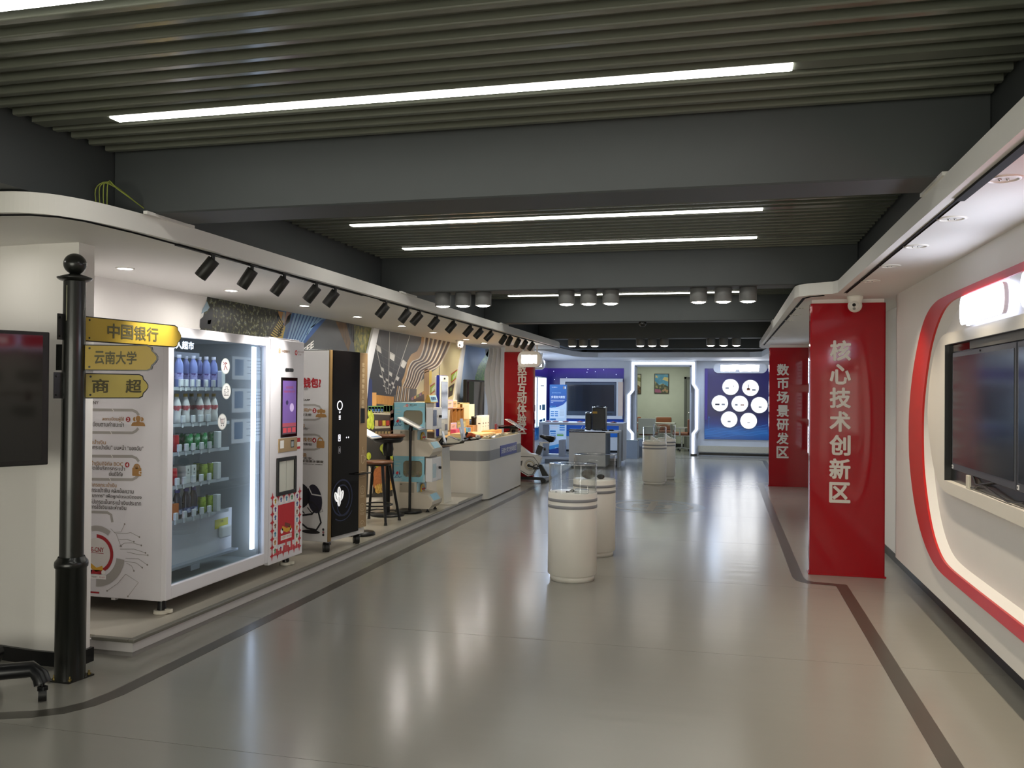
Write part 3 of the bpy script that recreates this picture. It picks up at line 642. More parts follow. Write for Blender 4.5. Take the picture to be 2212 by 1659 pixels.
t = thing('power_adapter', 'small white adapter leaning under the dark wall screen', 'adapter', (X + .02, 5.58, sz0)); MB().box(X + .004, X + .022, 5.555, 5.605, sz0, 1.10, M('adapter_cream', '#d8d2c2', .4), .004).build('case', t)
# illuminated capsule signs over the screens
def capsule_pts(y0, y1, z0, z1, m=0):
    r = (z1 - z0) / 2; zc = (z0 + z1) / 2; rx = r * .62; p = []
    for cyy, s in ((y1 - rx, 1), (y0 + rx, -1)):
        for i in range(13):
            th = R(90 - 180 * i / 12) if s > 0 else R(-90 - 180 * i / 12)
            p.append((cyy + (rx - m) * math.cos(th), zc + (r - m) * math.sin(th)))
    return p
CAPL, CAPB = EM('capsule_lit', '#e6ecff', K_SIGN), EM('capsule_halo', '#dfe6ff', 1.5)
for a, b, lab in ((4.80, 5.63, 'glowing white capsule sign above the farther wall screen'), (3.72, 4.545, 'glowing white capsule sign cut by the right edge of the view')):
    t = thing('capsule_sign', lab, 'sign', (1.36, (a + b) / 2, 2.065), group='glowing capsule signs over the screens')
    q = capsule_pts(a, b, 1.982, 2.148)
    MB().prism([(1.356, x, z) for x, z in q], (.005, 0, 0), CAPL).build('lit_face', t)
    MB().prism([(1.362, x, z) for x, z in capsule_pts(a, b, 1.982, 2.148, .003)], (.022, 0, 0), M('capsule_edge', '#b9a8a4', .4)).build('rim', t)
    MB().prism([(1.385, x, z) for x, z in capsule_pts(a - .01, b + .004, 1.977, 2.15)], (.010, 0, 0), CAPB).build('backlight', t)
    MB().box(1.396, 1.431, a + .15, b - .15, 2.04, 2.08, WSAT).build('bracket', t)
# part of the wall the viewer only sees mirrored in the rolling screen
t = thing('timeline_board', 'cream text board with a brown timeline on the right wall beside the viewer', 'board', (RW, 2.6, 1.4))
MB().box(RW + .03, RW + .056, 1.3, 3.19, .5, 1.93, WSAT).build('board', t); p = Print(Frame((RW + .03, 3.19, 0), (0, -1, 0)), .001); TB = M('timeline_brown', '#7a3a2c', .5); TG = M('timeline_text', '#5e5a52', .5)
for k in range(5):
    for j in range(4): p.rect(.06 + .36 * k, .28 + .36 * k - .05 * (j == 3), 1.72 - .03 * j, 1.735 - .03 * j, TG); p.rect(.1 + .36 * k, .32 + .36 * k - .06 * (j == 3), 1.36 - .03 * j, 1.375 - .03 * j, TG)
    p.disc(.17 + .36 * k, 1.46, .03, TB, 14); p.rect(.16 + .36 * k, .18 + .36 * k, 1.46, 1.56 - .16 * (k % 2), TB)
p.line([(0, 1.5), (.3, 1.505), (.7, 1.49), (1.2, 1.5), (1.85, 1.495)], .014, TB); p.build('print', t)
CAPR = EM('capsule_red_lit', '#e23040', 1.6)
for a, b, tx_ in ((1.75, 2.90, '2017'), (2.95, 3.62, '3')):
    t = thing('capsule_sign', 'red glowing capsule sign on the right wall beside the viewer, %s' % ('longer one' if a < 2 else 'shorter one'), 'sign', (1.36, (a + b) / 2, 2.05)); q = capsule_pts(a, b, 1.985, 2.115)
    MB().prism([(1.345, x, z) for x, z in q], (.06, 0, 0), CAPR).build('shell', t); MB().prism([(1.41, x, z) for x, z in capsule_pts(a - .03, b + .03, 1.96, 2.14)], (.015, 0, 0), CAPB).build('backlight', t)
    p = Print(Frame((1.345, b, 2.05), (0, -1, 0)), .001); p.text(tx_, .14, 0, .06, EM('capsule_glyph', '#ffffff', 3), bold=.03); p.build('lettering', t); MB().box(1.42, 1.431, a + .1, b - .1, 2.04, 2.08, WSAT).build('bracket', t)
# lit posters on the right wall behind the near column
POSTER_W = EM('poster_white', '#dfeaf5', K_BOX * .55); PTX = M('poster_text', '#6d88a8', .5); PBL = EM('poster_blue', '#3f78c0', .5)
for k, (z0, z1, w) in enumerate(((1.72, 2.16, 'top'), (1.14, 1.60, 'middle'), (.60, 1.06, 'lowest'))):
    t = thing('lit_poster', 'small glowing white poster behind the near red column, %s of three' % w, 'poster', (1.34, 14.1, (z0 + z1) / 2), group='glowing posters behind the near column')
    MB().box(1.318, 1.375, 13.45, 14.75, z0, z1, M('poster_box', '#d8dade', .4), .004).build('light_box', t)
    p = Print(Frame((1.318, 14.75, z0), (0, -1, 0)), .002); h = z1 - z0
    p.rect(.02, 1.28, .02, h - .02, POSTER_W); p.up()
    for i in range(5): p.rect(.12, .80 - .1 * (i % 2), h * (.80 - .13 * i), h * (.80 - .13 * i) + .018, PTX)
    p.rect(.92, 1.2, h * .2, h * .85, PBL); p.build('print', t)

# ================================================================== DISPLAY PEDESTALS
PED, PEDG = M('pedestal_white', '#e8e4da', .3, vary=.01), M('pedestal_grey', '#8f8f92', .35); ACR = glass('acrylic', '#fbfcfc', .85)
def pedestal(x, y, label, h=.73, ht=.968):
    t = thing('display_pedestal', label, 'pedestal', (x, y, 0), group='round white pedestals with clear covers'); o = (x, y, 0); r = .205
    MB().lathe([(.0005, 0), (r * .905, 0), (r * .905, .052), (.0005, .052)], o, PED, 48).build('plinth', t)
    MB().lathe([(.0005, .050), (r - .004, .050), (r, .054), (r, h - .006), (r - .005, h), (.0005, h)], o, PED, 64).build('body', t)
    MB().lathe([(r + .0012, h - .070), (r + .0025, h - .069), (r + .0025, h - .046), (r + .0012, h - .045)], o, PEDG, 64).build('band', t)
    MB().lathe([(r + .0012, h - .125), (r + .0025, h - .124), (r + .0025, h - .100), (r + .0012, h - .099)], o, PEDG, 64).build('band', t)
    R1 = r - .004; R2 = r - .009
    MB().lathe([(R1, h + .0005), (R1, ht - .002), (R1 - .003, ht), (.0005, ht), (.0005, ht - .005), (R2, ht - .005), (R2, h + .0005), (R1, h + .0005)], o, ACR, 64).build('acrylic_cover', t)
    return t
pedestal(-1.232, 7.212, 'nearest white pedestal in the aisle, clear cover over a small gadget')
pedestal(-1.214, 8.352, 'white pedestal directly behind the nearest one, a grey object under its cover')
pedestal(-1.157, 15.06, 'front one of the two far pedestals before the lit doorway', .73, .985)
pedestal(-1.055, 16.02, 'farthest pedestal, mostly hidden behind the front far one', .73, .985)
t = thing('lens_gadget', 'small black gadget with a lens and cable inside the nearest clear cover', 'gadget', (-1.24, 7.16, .73)); zt = .73
MB().box(-1.275, -1.245, 7.13, 7.155, zt, zt + .012, BLACK, .002).build('plug', t)
MB().ball((-1.225, 7.15, zt + .015), .016, GLOSSK, (1.2, .8, .9), 14).cyl((-1.245, 7.15, zt + .012), (-1.215, 7.15, zt + .014), .009, BLACK, 12).build('lens_body', t)
MB().tube([(-1.215, 7.15, zt + .01), (-1.18, 7.17, zt + .004), (-1.14, 7.15, zt + .004)], .003, BLACK, 6).box(-1.37, -1.352, 7.14, 7.15, zt, zt + .004, BLACK).build('cable', t)
t = thing('acrylic_block', 'small clear block on white base beside the black lens gadget', 'block', (-1.145, 7.12, .73))
MB().box(-1.195, -1.085, 7.08, 7.15, zt, zt + .036, glass('acrylic_block', '#eef0f2', 1.4), .003).build('block', t); MB().box(-1.19, -1.09, 7.085, 7.145, zt, zt + .006, PED).build('base', t)
t = thing('grey_stone_object', 'dark grey rounded object under the cover of the second pedestal', 'object', (-1.24, 8.33, .73))
MB().ball((-1.27, 8.33, zt + .045), .06, M('grey_stone', '#56524d', .6, vary=.25, scale=20), (1.15, .6, .75), 18).build('body', t); MB().ball((-1.15, 8.33, zt + .025), .03, BLACK, (1.3, .8, .8), 14).build('dark_end', t)
for x, y, w in ((-1.19, 15.04, 'front far pedestal'), (-1.03, 16.0, 'farthest pedestal')):
    t = thing('document_wedge', 'white wedge shaped holder inside the clear cover of the ' + w, 'holder', (x, y, .73)); mb = MB()
    mb.prism([(x - .03, y - .06, zt + .02), (x + .10, y - .06, zt + .02), (x - .02, y - .06, zt + .10)], (0, .11, 0), M('holder_white', '#eceae6', .4)); mb.build('wedge', t)
    MB().box(x - .13, x + .13, y - .09, y + .09, zt, zt + .02, PED, .003).build('base', t)
# ================================================================== DRINKS VENDING MACHINE
VX, VB, VY0, VY1, VZ0, VZ1 = -3.47, -4.33, 4.885, 6.735, .195, 1.975
VW, VIN = M('vending_white', '#e2e0e5', .32, vary=.012), M('vending_inside', '#b9bcba', .45)
vm = thing('vending_machine', 'large white drinks vending machine with glass door on the platform', 'vending machine', (-3.9, 5.8, PZ))
MB().box(VB, -3.515, VY0 + .02, VY0 + .05, VZ0, VZ1, VW, .004, 1).box(VB, -3.515, 6.70, VY1 - .005, VZ0, VZ1, VW, .004, 1).box(VB + .001, -3.516, VY0 + .0505, 6.6995, VZ1 - .04, VZ1 - .002, VW).box(VB + .001, -3.50, VY0 + .0505, 6.6995, VZ0 + .0005, VZ0 + .05, VW).box(VB, VB + .04, VY0 + .03, VY1 - .01, VZ0, VZ1 - .01, VW).box(VB, -3.514, 6.125, 6.179, VZ0, VZ1 - .002, VW).build('cabinet', vm)
MB().box(VB + .042, VB + .05, 4.94, 6.12, VZ0 + .06, VZ1 - .05, VIN).box(VB + .05, -3.54, 4.937, 4.942, VZ0 + .06, VZ1 - .05, VIN).box(VB + .05, -3.54, 6.115, 6.124, VZ0 + .06, VZ1 - .05, VIN).box(VB + .05, -3.54, 4.94, 6.12, VZ0 + .051, VZ0 + .06, M('vending_floor', '#aab0ad', .3)).box(VB + .05, -3.54, 4.94, 6.12, VZ1 - .05, VZ1 - .044, VIN).build('lining', vm)
dm_ = MB(); fr_ = VW
dm_.box(-3.512, VX, VY0, 4.945, VZ0 + .012, VZ1, fr_, .006).box(-3.512, VX, 6.108, 6.172, VZ0 + .012, VZ1, fr_, .006).box(-3.511, VX - .0006, 4.944, 6.109, 1.908, VZ1 - .001, fr_, .004).box(-3.511, VX - .0006, 4.944, 6.109, VZ0 + .013, .292, fr_, .004)
dr = dm_.build('glass_door', vm)
MB().box(-3.496, -3.492, 4.94, 6.11, .288, 1.912, glass('vending_glass', '#e4ecef', 1.15)).build('pane', dr)
MB().box(-3.53, -3.513, 6.095, 6.108, .29, 1.90, GREY).build('hinge_strip', dr)
LEDV = EM('vending_led', '#dfe6ff', 4.5)
MB().box(-3.56, -3.54, 6.042, 6.082, .33, 1.90, LEDV).build('led_bar', vm); MB().box(-3.58, -3.54, 4.96, 6.03, 1.918, 1.9245, EM('vending_led_top', '#e6eaff', 9)).build('led_bar', vm); MB().box(-3.55, -3.53, 4.948, 4.962, .33, 1.90, LEDV).build('led_bar', vm)  # left bar, hidden by the door frame, is added to brighten the drinks
# lit heading strip behind the glass
MB().box(-3.75, -3.735, 4.96, 5.62, 1.79, 1.83, M('shelf_metal', '#b7bcc4', .3, .6)).build('header_rail', vm)
p = Print(Frame((-3.515, 4.95, 0), (0, 1, 0)), 0)
p.text('无人超市', .14, 1.862, .055, EM('lit_lettering', '#eef2ff', 3), w=.27, bold=.03); p.build('lit_lettering', vm)
# control column
cp = MB().box(-3.515, VX + .002, 6.178, VY1, VZ0 - .012, VZ1 - .004, VW, .008).build('control_panel', vm)
MB().box(-3.6, -3.5, 6.20, 6.71, VZ1 - .004, VZ1 + .012, VW, .003).build('hinge_plate', cp)
FV = Frame((VX + .002, VY0, 0), (0, 1, 0))
cpx = lambda x, y: FV.px(x, y)
def slabv(x0, y0, x1, y1, d0, d1, mat, bev=.003):
    a0, b0 = cpx(x0, y0); a1, b1 = cpx(x1, y1); return MB().box(VX + .002 + d0, VX + .002 + d1, VY0 + a0, VY0 + a1, b0, b1, mat, bev)
slabv(607, 815, 641, 942, 0, .004, GLOSSK).build('touch_screen', vm)
UI = ramp_mat('ui_violet', [(0, '#3b2f78'), (.5, '#8a5aa8'), (1, '#c9a6d8')], 'grad', lo=1.3, hi=1.66, emit=.35, rough=.2)
p = Print(FV, .0045); a0, b0 = cpx(610, 822); a1, b1 = cpx(638, 936)
p.rect(a0, a1, b1 + .09, b0, M('screen_violet', '#6c4f94', .2, emit=.4)); p.rect(a0, a1, b1 + .06, b1 + .09, M('screen_rose', '#a84a5a', .2, emit=.3)); p.rect(a0, a1, b1, b1 + .06, M('screen_plum', '#5a4450', .2, emit=.25)); p.up()
p.text('欢迎使用', (a0 + a1) / 2, b0 - .055, .022, M('screen_red', '#b0392f', .3), w=.12); p.text('中国银行数字人民币', (a0 + a1) / 2, b0 - .09, .02, M('screen_red', '#b0392f', .3), w=.19)
p.disc((a0 + a1) / 2 + .04, b0 - .22, .035, M('screen_lilac', '#cdb6e6', .3, emit=.3)); p.disc((a0 + a1) / 2 - .04, b0 - .18, .02, M('screen_dot', '#3c2c66', .3))
for k in range(3): p.rect(a0 + .01 + k * (a1 - a0) / 3, a0 - .006 + (k + 1) * (a1 - a0) / 3, b1 + .012, b1 + .052, M('screen_tile', '#c7424c', .3, emit=.3))
p.build('screen_page', vm)
p = Print(FV, .0015); a0, b0 = cpx(616, 795); a1, b1 = cpx(634, 804)
p.rr(a0, a1, b1, b0, abs(b0 - b1) * .49, BLACK); p.up(); p.disc((a0 + a1) / 2, (b0 + b1) / 2, .008, M('lens_grey', '#5a5558', .2)); p.build('camera_bar', vm)
slabv(601, 948, 641, 973, -.002, .005, M('reader_gold', '#b59a72', .35, .3)).build('reader_plate', vm)
p = Print(FV, .0055); a0, b0 = cpx(604, 952); a1, b1 = cpx(612, 968); p.rect(a0, a1, b1, b0, M('paper_white', '#f0efec', .5)); a0, b0 = cpx(627, 951); a1, b1 = cpx(634, 966); p.rect(a0, a1, b1, b0, BLACK); p.up(); p.rect(a0 + .008, a1 - .008, b1 + .008, b0 - .01, M('reader_glass', '#aeb6b8', .2)); p.build('reader_print', vm)
p = Print(FV, .002); a0, b0 = cpx(641.5, 946); a1, b1 = cpx(648, 969); p.rect(a0, a1, b1, b0, M('paper_white', '#f0efec')); p.up(); p.rect(a0, a1, b0 - .035, b0, M('print_red', '#c42a35', .5)); p.rect(a0, a1, b1, b1 + .02, M('print_red', '#c42a35')); p.build('price_sticker', vm)
# pick-up slot
a0, b0 = cpx(597, 990); a1, b1 = cpx(638, 1063)
sl = MB().box(VX - .001, VX + .016, VY0 + a0, VY0 + a0 + .03, b1, b0, BLACK, .005).box(VX - .001, VX + .016, VY0 + a1 - .03, VY0 + a1, b1, b0, BLACK, .005).box(VX - .001, VX + .0155, VY0 + a0 + .029, VY0 + a1 - .029, b0 - .03, b0, BLACK, .004).box(VX - .001, VX + .0155, VY0 + a0 + .029, VY0 + a1 - .029, b1, b1 + .03, BLACK, .004).build('pickup_frame', vm)
for k in range(2):
    w = (a1 - a0 - .075) / 2; MB().box(VX + .001, VX + .006, VY0 + a0 + .03 + k * (w + .008), VY0 + a0 + .03 + k * (w + .008) + w - .001, b1 + .03, b0 - .03, M('slot_door', '#cfd0c6', .4)).build('pickup_door', vm)
MB().box(VX + .001, VX + .004, VY0 + a1 - .036, VY0 + a1 - .03, b1 + .03, b0 - .03, BLACK).build('slot_gap', vm)
p = Print(FV, .0015); a, b = cpx(604, 758); p.ring(a, b, .013, .020, M('logo_gold', '#b8853e', .5)); p.rect(a - .006, a + .006, b - .008, b + .008, M('logo_gold', '#b8853e')); p.text('中国银行', a + .10, b, .022, M('logo_ink', '#8d6b48', .5), w=.13, bold=.01)
a, b = cpx(639.5, 762); p.ring(a, b, .012, .022, M('print_red', '#c42a35')); p.text('数字人民币', a + .085, b + .010, .015, M('logo_ink2', '#7d4a44', .5), w=.10); p.text('E-CNY', a + .065, b - .014, .012, M('logo_ink2', '#7d4a44'), w=.05); p.build('logo_print', vm)
# star-patterned print at the bottom of the control column
p = Print(FV, .0015); A0, B0 = cpx(588.5, 1075); A1, B1 = cpx(646, 1180); PR, PWH = M('print_red', '#c42a35'), M('print_white', '#f2efee', .5)
cols = ['#2f8f5b', '#3466b0', '#d98a2b', '#6a3f98', '#2aa0c8', '#d5b02c', '#8c5a3a']
def star(a, b, r, m):
    p.poly([(a + (r if k % 2 == 0 else r * .38) * math.cos(R(45 * k)), b + (r if k % 2 == 0 else r * .38) * 1.25 * math.sin(R(45 * k))) for k in range(8)], m)
nx, ny = 5, 7; wx = (A1 - A0) / nx; hy = (B0 - B1) / ny
for i in range(nx + 1):
    for j in range(ny + 1):
        if i in (0, nx) or j in (0, ny): star(A0 + i * wx, B1 + j * hy, .034, PR)
p.up(); p.rect(A0 + wx * .98, A1 - wx * .98, B1 + hy * 1.1, B0 - hy * 1.1, PR); p.up()
for i in range(nx):
    for j in range(ny):
        if i in (0, nx - 1) or j in (0, ny - 1):
            a, b = A0 + (i + .5) * wx, B1 + (j + .5) * hy; p.disc(a, b, wx * .44, PWH, 18, .9)
p.up()
for i in range(nx):
    for j in range(ny):
        if i in (0, nx - 1) or j in (0, ny - 1):
            a, b = A0 + (i + .5) * wx, B1 + (j + .5) * hy; q = M('coin_%d' % ((i * 3 + j * 2) % 7), cols[(i * 3 + j * 2) % 7], .5)
            p.rect(a - wx * .10, a + wx * .10, b - hy * .28, b + hy * .28, q); p.rect(a - wx * .20, a + wx * .20, b + hy * .05, b + hy * .15, q)
ac = (A0 + A1) / 2; bc = B1 + hy * 2.3
p.rect(ac - wx * 1.0, ac + wx * 1.0, bc - hy * .8, bc - hy * .25, PWH); p.line([(ac - wx * .8, bc + hy * .7), (ac + wx * .1, bc + hy * .25), (ac + wx * .9, bc + hy * .45)], .035, M('print_gold', '#d9a63a', .5)); p.line([(ac - wx * .3, bc + hy * 1.1), (ac + wx * .7, bc + hy * .7)], .03, M('print_brown', '#7a3a2a', .5)); p.disc(ac - wx * .8, bc + hy * .35, .022, PWH); p.disc(ac + wx * .85, bc + hy * .1, .02, PWH); p.up()
p.text('中国银行', ac - wx * .45, bc - hy * .5, .022, M('logo_gold', '#b8853e'), w=.07); p.text('数字人民币', ac + wx * .5, bc - hy * .5, .02, PR, w=.075)
a, b = cpx(588, 1208); hs = [.02, .05, .03, .045, .02, .06, .10, .05, .03, .08, .04, .025, .05, .03, .015]
for k, h in enumerate(hs): p.rect(A0 + .03 + k * .030, A0 + .058 + k * .030, b + .02, b + .02 + h, M('print_skyline', '#cc4a52', .5))
p.build('star_print', vm)
# feet
for (x, y) in ((-3.56, 4.97), (-3.56, 6.62), (-4.25, 4.97), (-4.25, 6.62)):
    MB().frustum((x, y, PZ), (x, y, PZ + .022), .052, .05, M('foot_cream', '#d9d4c6', .4), 24).frustum((x, y, PZ + .022), (x, y, VZ0), .03, .022, BLKM, 14).box(x + .03, x + .075, y - .015, y + .015, PZ + .004, PZ + .03, M('foot_cream', '#d9d4c6'), .005).build('foot', vm)
MB().box(-3.9, -3.87, VY0 + .03, VY0 + .06, VZ0 - .015, VZ0, VW).build('drain_lug', vm)
# round glass stickers
WHT = M('sticker_white', '#f0f2ee', .5)
FD = Frame((-3.4915, VY0, 0), (0, 1, 0))
for (x, y, kind) in ((487, 791, 0), (489, 845, 1), (480, 911, 2)):
    a, b = FD.px(x, y); p = Print(FD, .0004); p.disc(a, b, .058, M('sticker_edge', '#b9c2c0', .5)); p.up(); p.disc(a, b, .052, WHT); p.up(); rk = M('sticker_ink', '#8a3a3f', .5)
    if kind == 0: p.line([(a - .025, b + .01), (a - .005, b + .025), (a + .02, b + .02)], .007, rk); p.line([(a + .005, b + .02), (a - .02, b - .03)], .007, rk); p.line([(a, b), (a + .025, b - .028)], .007, rk); p.line([(a - .03, b + .03), (a - .022, b + .022)], .008, rk)
    if kind == 1:
        g = M('sticker_grey', '#6d6f70', .5)
        for q in ((-.03, -.028, .0, .0),): p.line([(a - .03, b - .03), (a - .03, b + .012), (a - .008, b + .012), (a - .008, b + .034), (a + .012, b + .034), (a + .012, b + .012), (a + .03, b + .012), (a + .03, b - .03), (a - .03, b - .03)], .005, g)
        p.line([(a - .01, b - .03), (a - .01, b - .008), (a + .01, b - .008), (a + .01, b - .03)], .005, g); p.rect(a - .022, a - .014, b - .005, b + .003, g); p.rect(a + .014, a + .022, b - .005, b + .003, g)
    if kind == 2:
        g = M('sticker_grey', '#6d6f70', .5); p.line([(a - .035, b + .028), (a - .026, b + .028), (a - .018, b - .012), (a + .022, b - .012), (a + .03, b + .018), (a - .022, b + .018)], .005, g); p.line([(a + .03, b + .018), (a + .036, b + .03)], .005, g); p.disc(a - .012, b - .026, .006, g); p.disc(a + .016, b - .026, .006, g)
        for k in range(3): p.line([(a - .016 + .012 * k, b + .016), (a - .012 + .012 * k, b - .010)], .004, rk)
    p.build('glass_sticker', dr)
# shelves
SH = M('shelf_metal', '#b7bcc4', .3, .6); TAGW = M('price_tag_white', '#eceef0', .4)
SX0, SXF, SYE = -4.24, -3.60, 5.80
SHZ = []
for k, (y_l, y_r) in enumerate(((836.7, 833), (916, 908), (978, 962), (1050, 1027), (1124.6, 1092))):
    zz = at('x', SXF, 381, y_l).z; SHZ.append(zz)
    sh = MB().box(SX0, SXF, 4.95, SYE, zz - .012, zz, SH, .002, 1).box(SXF - .004, SXF + .006, 4.95, SYE, zz - .020, zz + .003, M('shelf_lip', '#d4d8de', .35, .3)).build('shelf', vm)
    mb = MB()
    for q in range(12): mb.box(SX0, SXF - .01, 4.97 + q * .05, 4.975 + q * .05, zz - .018, zz - .012, SH)
    mb.build('rails', vm)
def py_of(px_, z, x=SXF - .06):
    """depth along the shelf of something seen at that column"""
    d = fwd + (px_ - 1106) / FPX * rgt; t = (x - CAM.x) / d.x; return CAM.y + d.y * t
def bottle(name, prof, mats_prof, label_z, cap_r, cap_z, body_m, cap_m, lab_m):
    t = thing(name, 'x', 'bottle'); MB().lathe(prof, (0, 0, 0), body_m, 18).build('body', t)
    MB().lathe([(cap_r, cap_z[0]), (cap_r, cap_z[1]), (.0005, cap_z[1])], (0, 0, 0), cap_m, 14).build('cap', t)
    if lab_m: MB().lathe([(label_z[0], label_z[1]), (label_z[0], label_z[2])], (0, 0, 0), lab_m, 18).build('wrap_label', t)
    return t
BLU = M('bottle_blue_tint', '#8f9bd6', .12, vary=.05, coat=.4); BLK2 = M('bottle_navy', '#141b3c', .15, coat=.4); MILK = M('bottle_white', '#efecea', .3); YC = M('cap_yellow', '#c9a332', .4); WC = M('cap_white', '#e8e8ee', .35); NC = M('cap_blue', '#1f2f9a', .4)
def label_mat(name, base, ink): return ramp_mat(name, [(.45, base), (.55, ink)], 'voronoi', 60, .4)
b1 = bottle('drink_bottle', [(.0005, 0), (.026, 0), (.029, .005), (.029, .10), (.0305, .12), (.029, .15), (.024, .175), (.014, .195), (.0125, .205)], None, (.0297, .055, .10), .0155, (.203, .225), BLU, WC, label_mat('label_violet', '#b6b4e6', '#5a3f86'))
b2 = bottle('drink_bottle', [(.0005, 0), (.027, 0), (.031, .006), (.031, .045), (.028, .068), (.031, .10), (.030, .125), (.022, .155), (.014, .178), (.0125, .186)], None, (.0315, .088, .122), .0155, (.183, .205), MILK, YC, label_mat('label_cream_red', '#e8e0dc', '#c2555c'))
b5 = bottle('drink_bottle', [(.0005, 0), (.028, 0), (.031, .006), (.031, .07), (.027, .085), (.031, .105), (.029, .14), (.018, .17), (.015, .18)], None, (.0315, .03, .065), .0185, (.178, .200), BLK2, NC, label_mat('label_steel', '#56639a', '#c8d0e8'))
def can(label_m, name='drink_can'):
    t = thing(name, 'x', 'can'); MB().lathe([(.0005, .002), (.024, 0), (.031, .010), (.031, .105), (.026, .118)], (0, 0, 0), label_m, 20).build('body', t)
    MB().lathe([(.026, .118), (.0265, .121), (.024, .119), (.0005, .117)], (0, 0, 0), M('can_lid', '#c6c8cc', .2, .9), 18).build('lid', t); return t
cg = can(ramp_mat('can_green', [(.40, '#0f7a3c'), (.52, '#1d9a4c'), (.62, '#d6e6da'), (.7, '#12813f')], scale=30, rough=.25))
cr = can(M('can_red', '#c02028', .25)); cl_ = can(ramp_mat('can_lime', [(.40, '#8fae2c'), (.55, '#b9cf4a'), (.66, '#5f7f1e')], scale=30, rough=.25))
cx = thing('drink_carton', 'x', 'carton'); MB().box(-.032, .032, -.027, .027, 0, .125, M('carton_white', '#e6e6e2', .4), .003).build('body', cx)
p = Print(Frame((.032, 0, 0), (0, 1, 0)), .0004); p.disc(0, .095, .006, M('carton_ink', '#3c4a46', .5), 10, 1.6); p.rect(-.012, .012, .066, .07, M('carton_ink', '#3c4a46')); p.build('carton_print', cx)
co = thing('drink_carton', 'x', 'carton'); MB().box(-.03, .03, -.027, .027, 0, .11, M('carton_orange', '#d9752c', .4), .003).build('body', co); MB().cyl((0, 0, .11), (0, 0, .122), .010, WC, 10).build('cap', co)
first = set()
def stock(proto_, x, y, z, label, group):
    if proto_.name not in first:
        first.add(proto_.name); proto_.location = (x, y, z); proto_['label'] = label; proto_['group'] = group; return proto_
    return dup(proto_, (x, y, z), label, group=group)
SW = ['top', 'second', 'third', 'fourth', 'lowest']
rows = [
    (b1, 'white capped clear blue drink bottle', [386, 401, 417, 430, 445, 461]),
    (b2, 'yellow capped cola bottle with white sleeve', [382, 401, 414, 431, 447, 462]),
    (None, '', []), (None, '', []), (None, '', [])]
for k in (0, 1):
    pr_, nm, xs = rows[k]
    for i, x in enumerate(xs):
        back = k == 0 and i in (1, 3) or k == 1 and i == 2
        stock(pr_, SXF - (.14 if back else .055), py_of(x, SHZ[k], SXF - (.14 if back else .055)), SHZ[k] + .0005, '%s, %s from left, %s vending shelf' % (nm, ORD[i], SW[k]), 'bottles on the %s shelf' % SW[k])
def shelf(k, items):
    cnt = {}
    for pr_, nm, x, back in items:
        cnt[nm] = cnt.get(nm, 0) + 1; n_tot = sum(1 for q in items if q[1] == nm)
        lab = '%s, %s from left, %s vending shelf' % (nm, ORD[cnt[nm] - 1], SW[k]) if n_tot > 1 else '%s, only one on the %s vending shelf' % (nm, SW[k])
        xx = SXF - (.13 if back else .05); stock(pr_, xx, py_of(x, 0, xx), SHZ[k] + .0005, lab, 'drinks on the %s shelf' % SW[k])
shelf(2, [(cr, 'red drink can', 378, 0), (cg, 'green and white drink can', 389, 1), (cg, 'green and white drink can', 408, 0), (cg, 'green and white drink can', 423.5, 0), (cg, 'green and white drink can', 439.5, 0), (cg, 'green and white drink can', 459.5, 0)])
shelf(3, [(cr, 'red drink can', 375, 0), (cx, 'white drink carton with a dark logo', 386, 1), (cx, 'white drink carton with a dark logo', 400, 0), (cx, 'white drink carton with a dark logo', 413, 0), (cl_, 'lime green drink can', 428, 1), (cl_, 'lime green drink can', 441, 0), (cl_, 'lime green drink can', 457, 0)])
shelf(4, [(co, 'orange drink carton', 376, 0), (b5, 'dark blue sports drink bottle', 386, 0), (b5, 'dark blue sports drink bottle', 405, 0), (b5, 'dark blue sports drink bottle', 420.5, 0), (cl_, 'lime green drink can', 438, 0), (cl_, 'lime green drink can', 455, 0)])
# price tags in front of the rows, tall white block ending each row
tags = [(388, 399, 412, 425, 442, 458), (393, 415, 431, 447), (386, 401, 416, 434, 451), (382, 397, 417, 434, 451), (380, 399, 419, 436, 452)]
tg0 = None
for k, xs in enumerate(tags):
    for x in xs:
        yy = py_of(x, 0, SXF)
        if tg0 is None:
            mb = MB(Matrix.Translation((0, 0, 0))).box(SXF + .002, SXF + .020, -.018, .018, 0, .050, TAGW, .003, 1).box(SXF + .007, SXF + .012, -.010, .010, -.032, 0, TAGW, .002, 1)
            mb.v = [q - Vector((SXF, 0, 0)) for q in mb.v]; tg0 = mb.build('price_tag', vm, local=True); o = tg0
        else: o = inst(tg0, vm, (0, 0, 0), 'price_tag')
        o.location = PM[vm.name].inverted() @ Vector((SXF, yy, SHZ[k] + .006))
for k, x in ((2, 471), (3, 471), (4, 471), (0, 478)):
    yy = py_of(x, 0, SXF); MB().box(SXF - .02, SXF + .02, yy - .022, yy + .022, SHZ[k] + .001, SHZ[k] + .125, TAGW, .004, 1).build('row_stop', vm)
p = Print(Frame((VB + .052, 0, 0), (0, 1, 0)), .002)
XP = -3.66; q0, q1 = at('x', XP, 376, 1140), at('x', XP, 500, 1188)
MB().box(XP - .01, XP, 4.95, q1.y, q1.z, .665, VW, .003).build('lower_cover', vm)
q0, q1 = at('x', XP, 464, 1122), at('x', XP, 492, 1136); lbl_ = MB().box(XP, XP + .002, q0.y, q1.y, q1.z, q0.z - .006, M('label_yellow', '#d8cf3a', .5)).build('warning_label', vm)
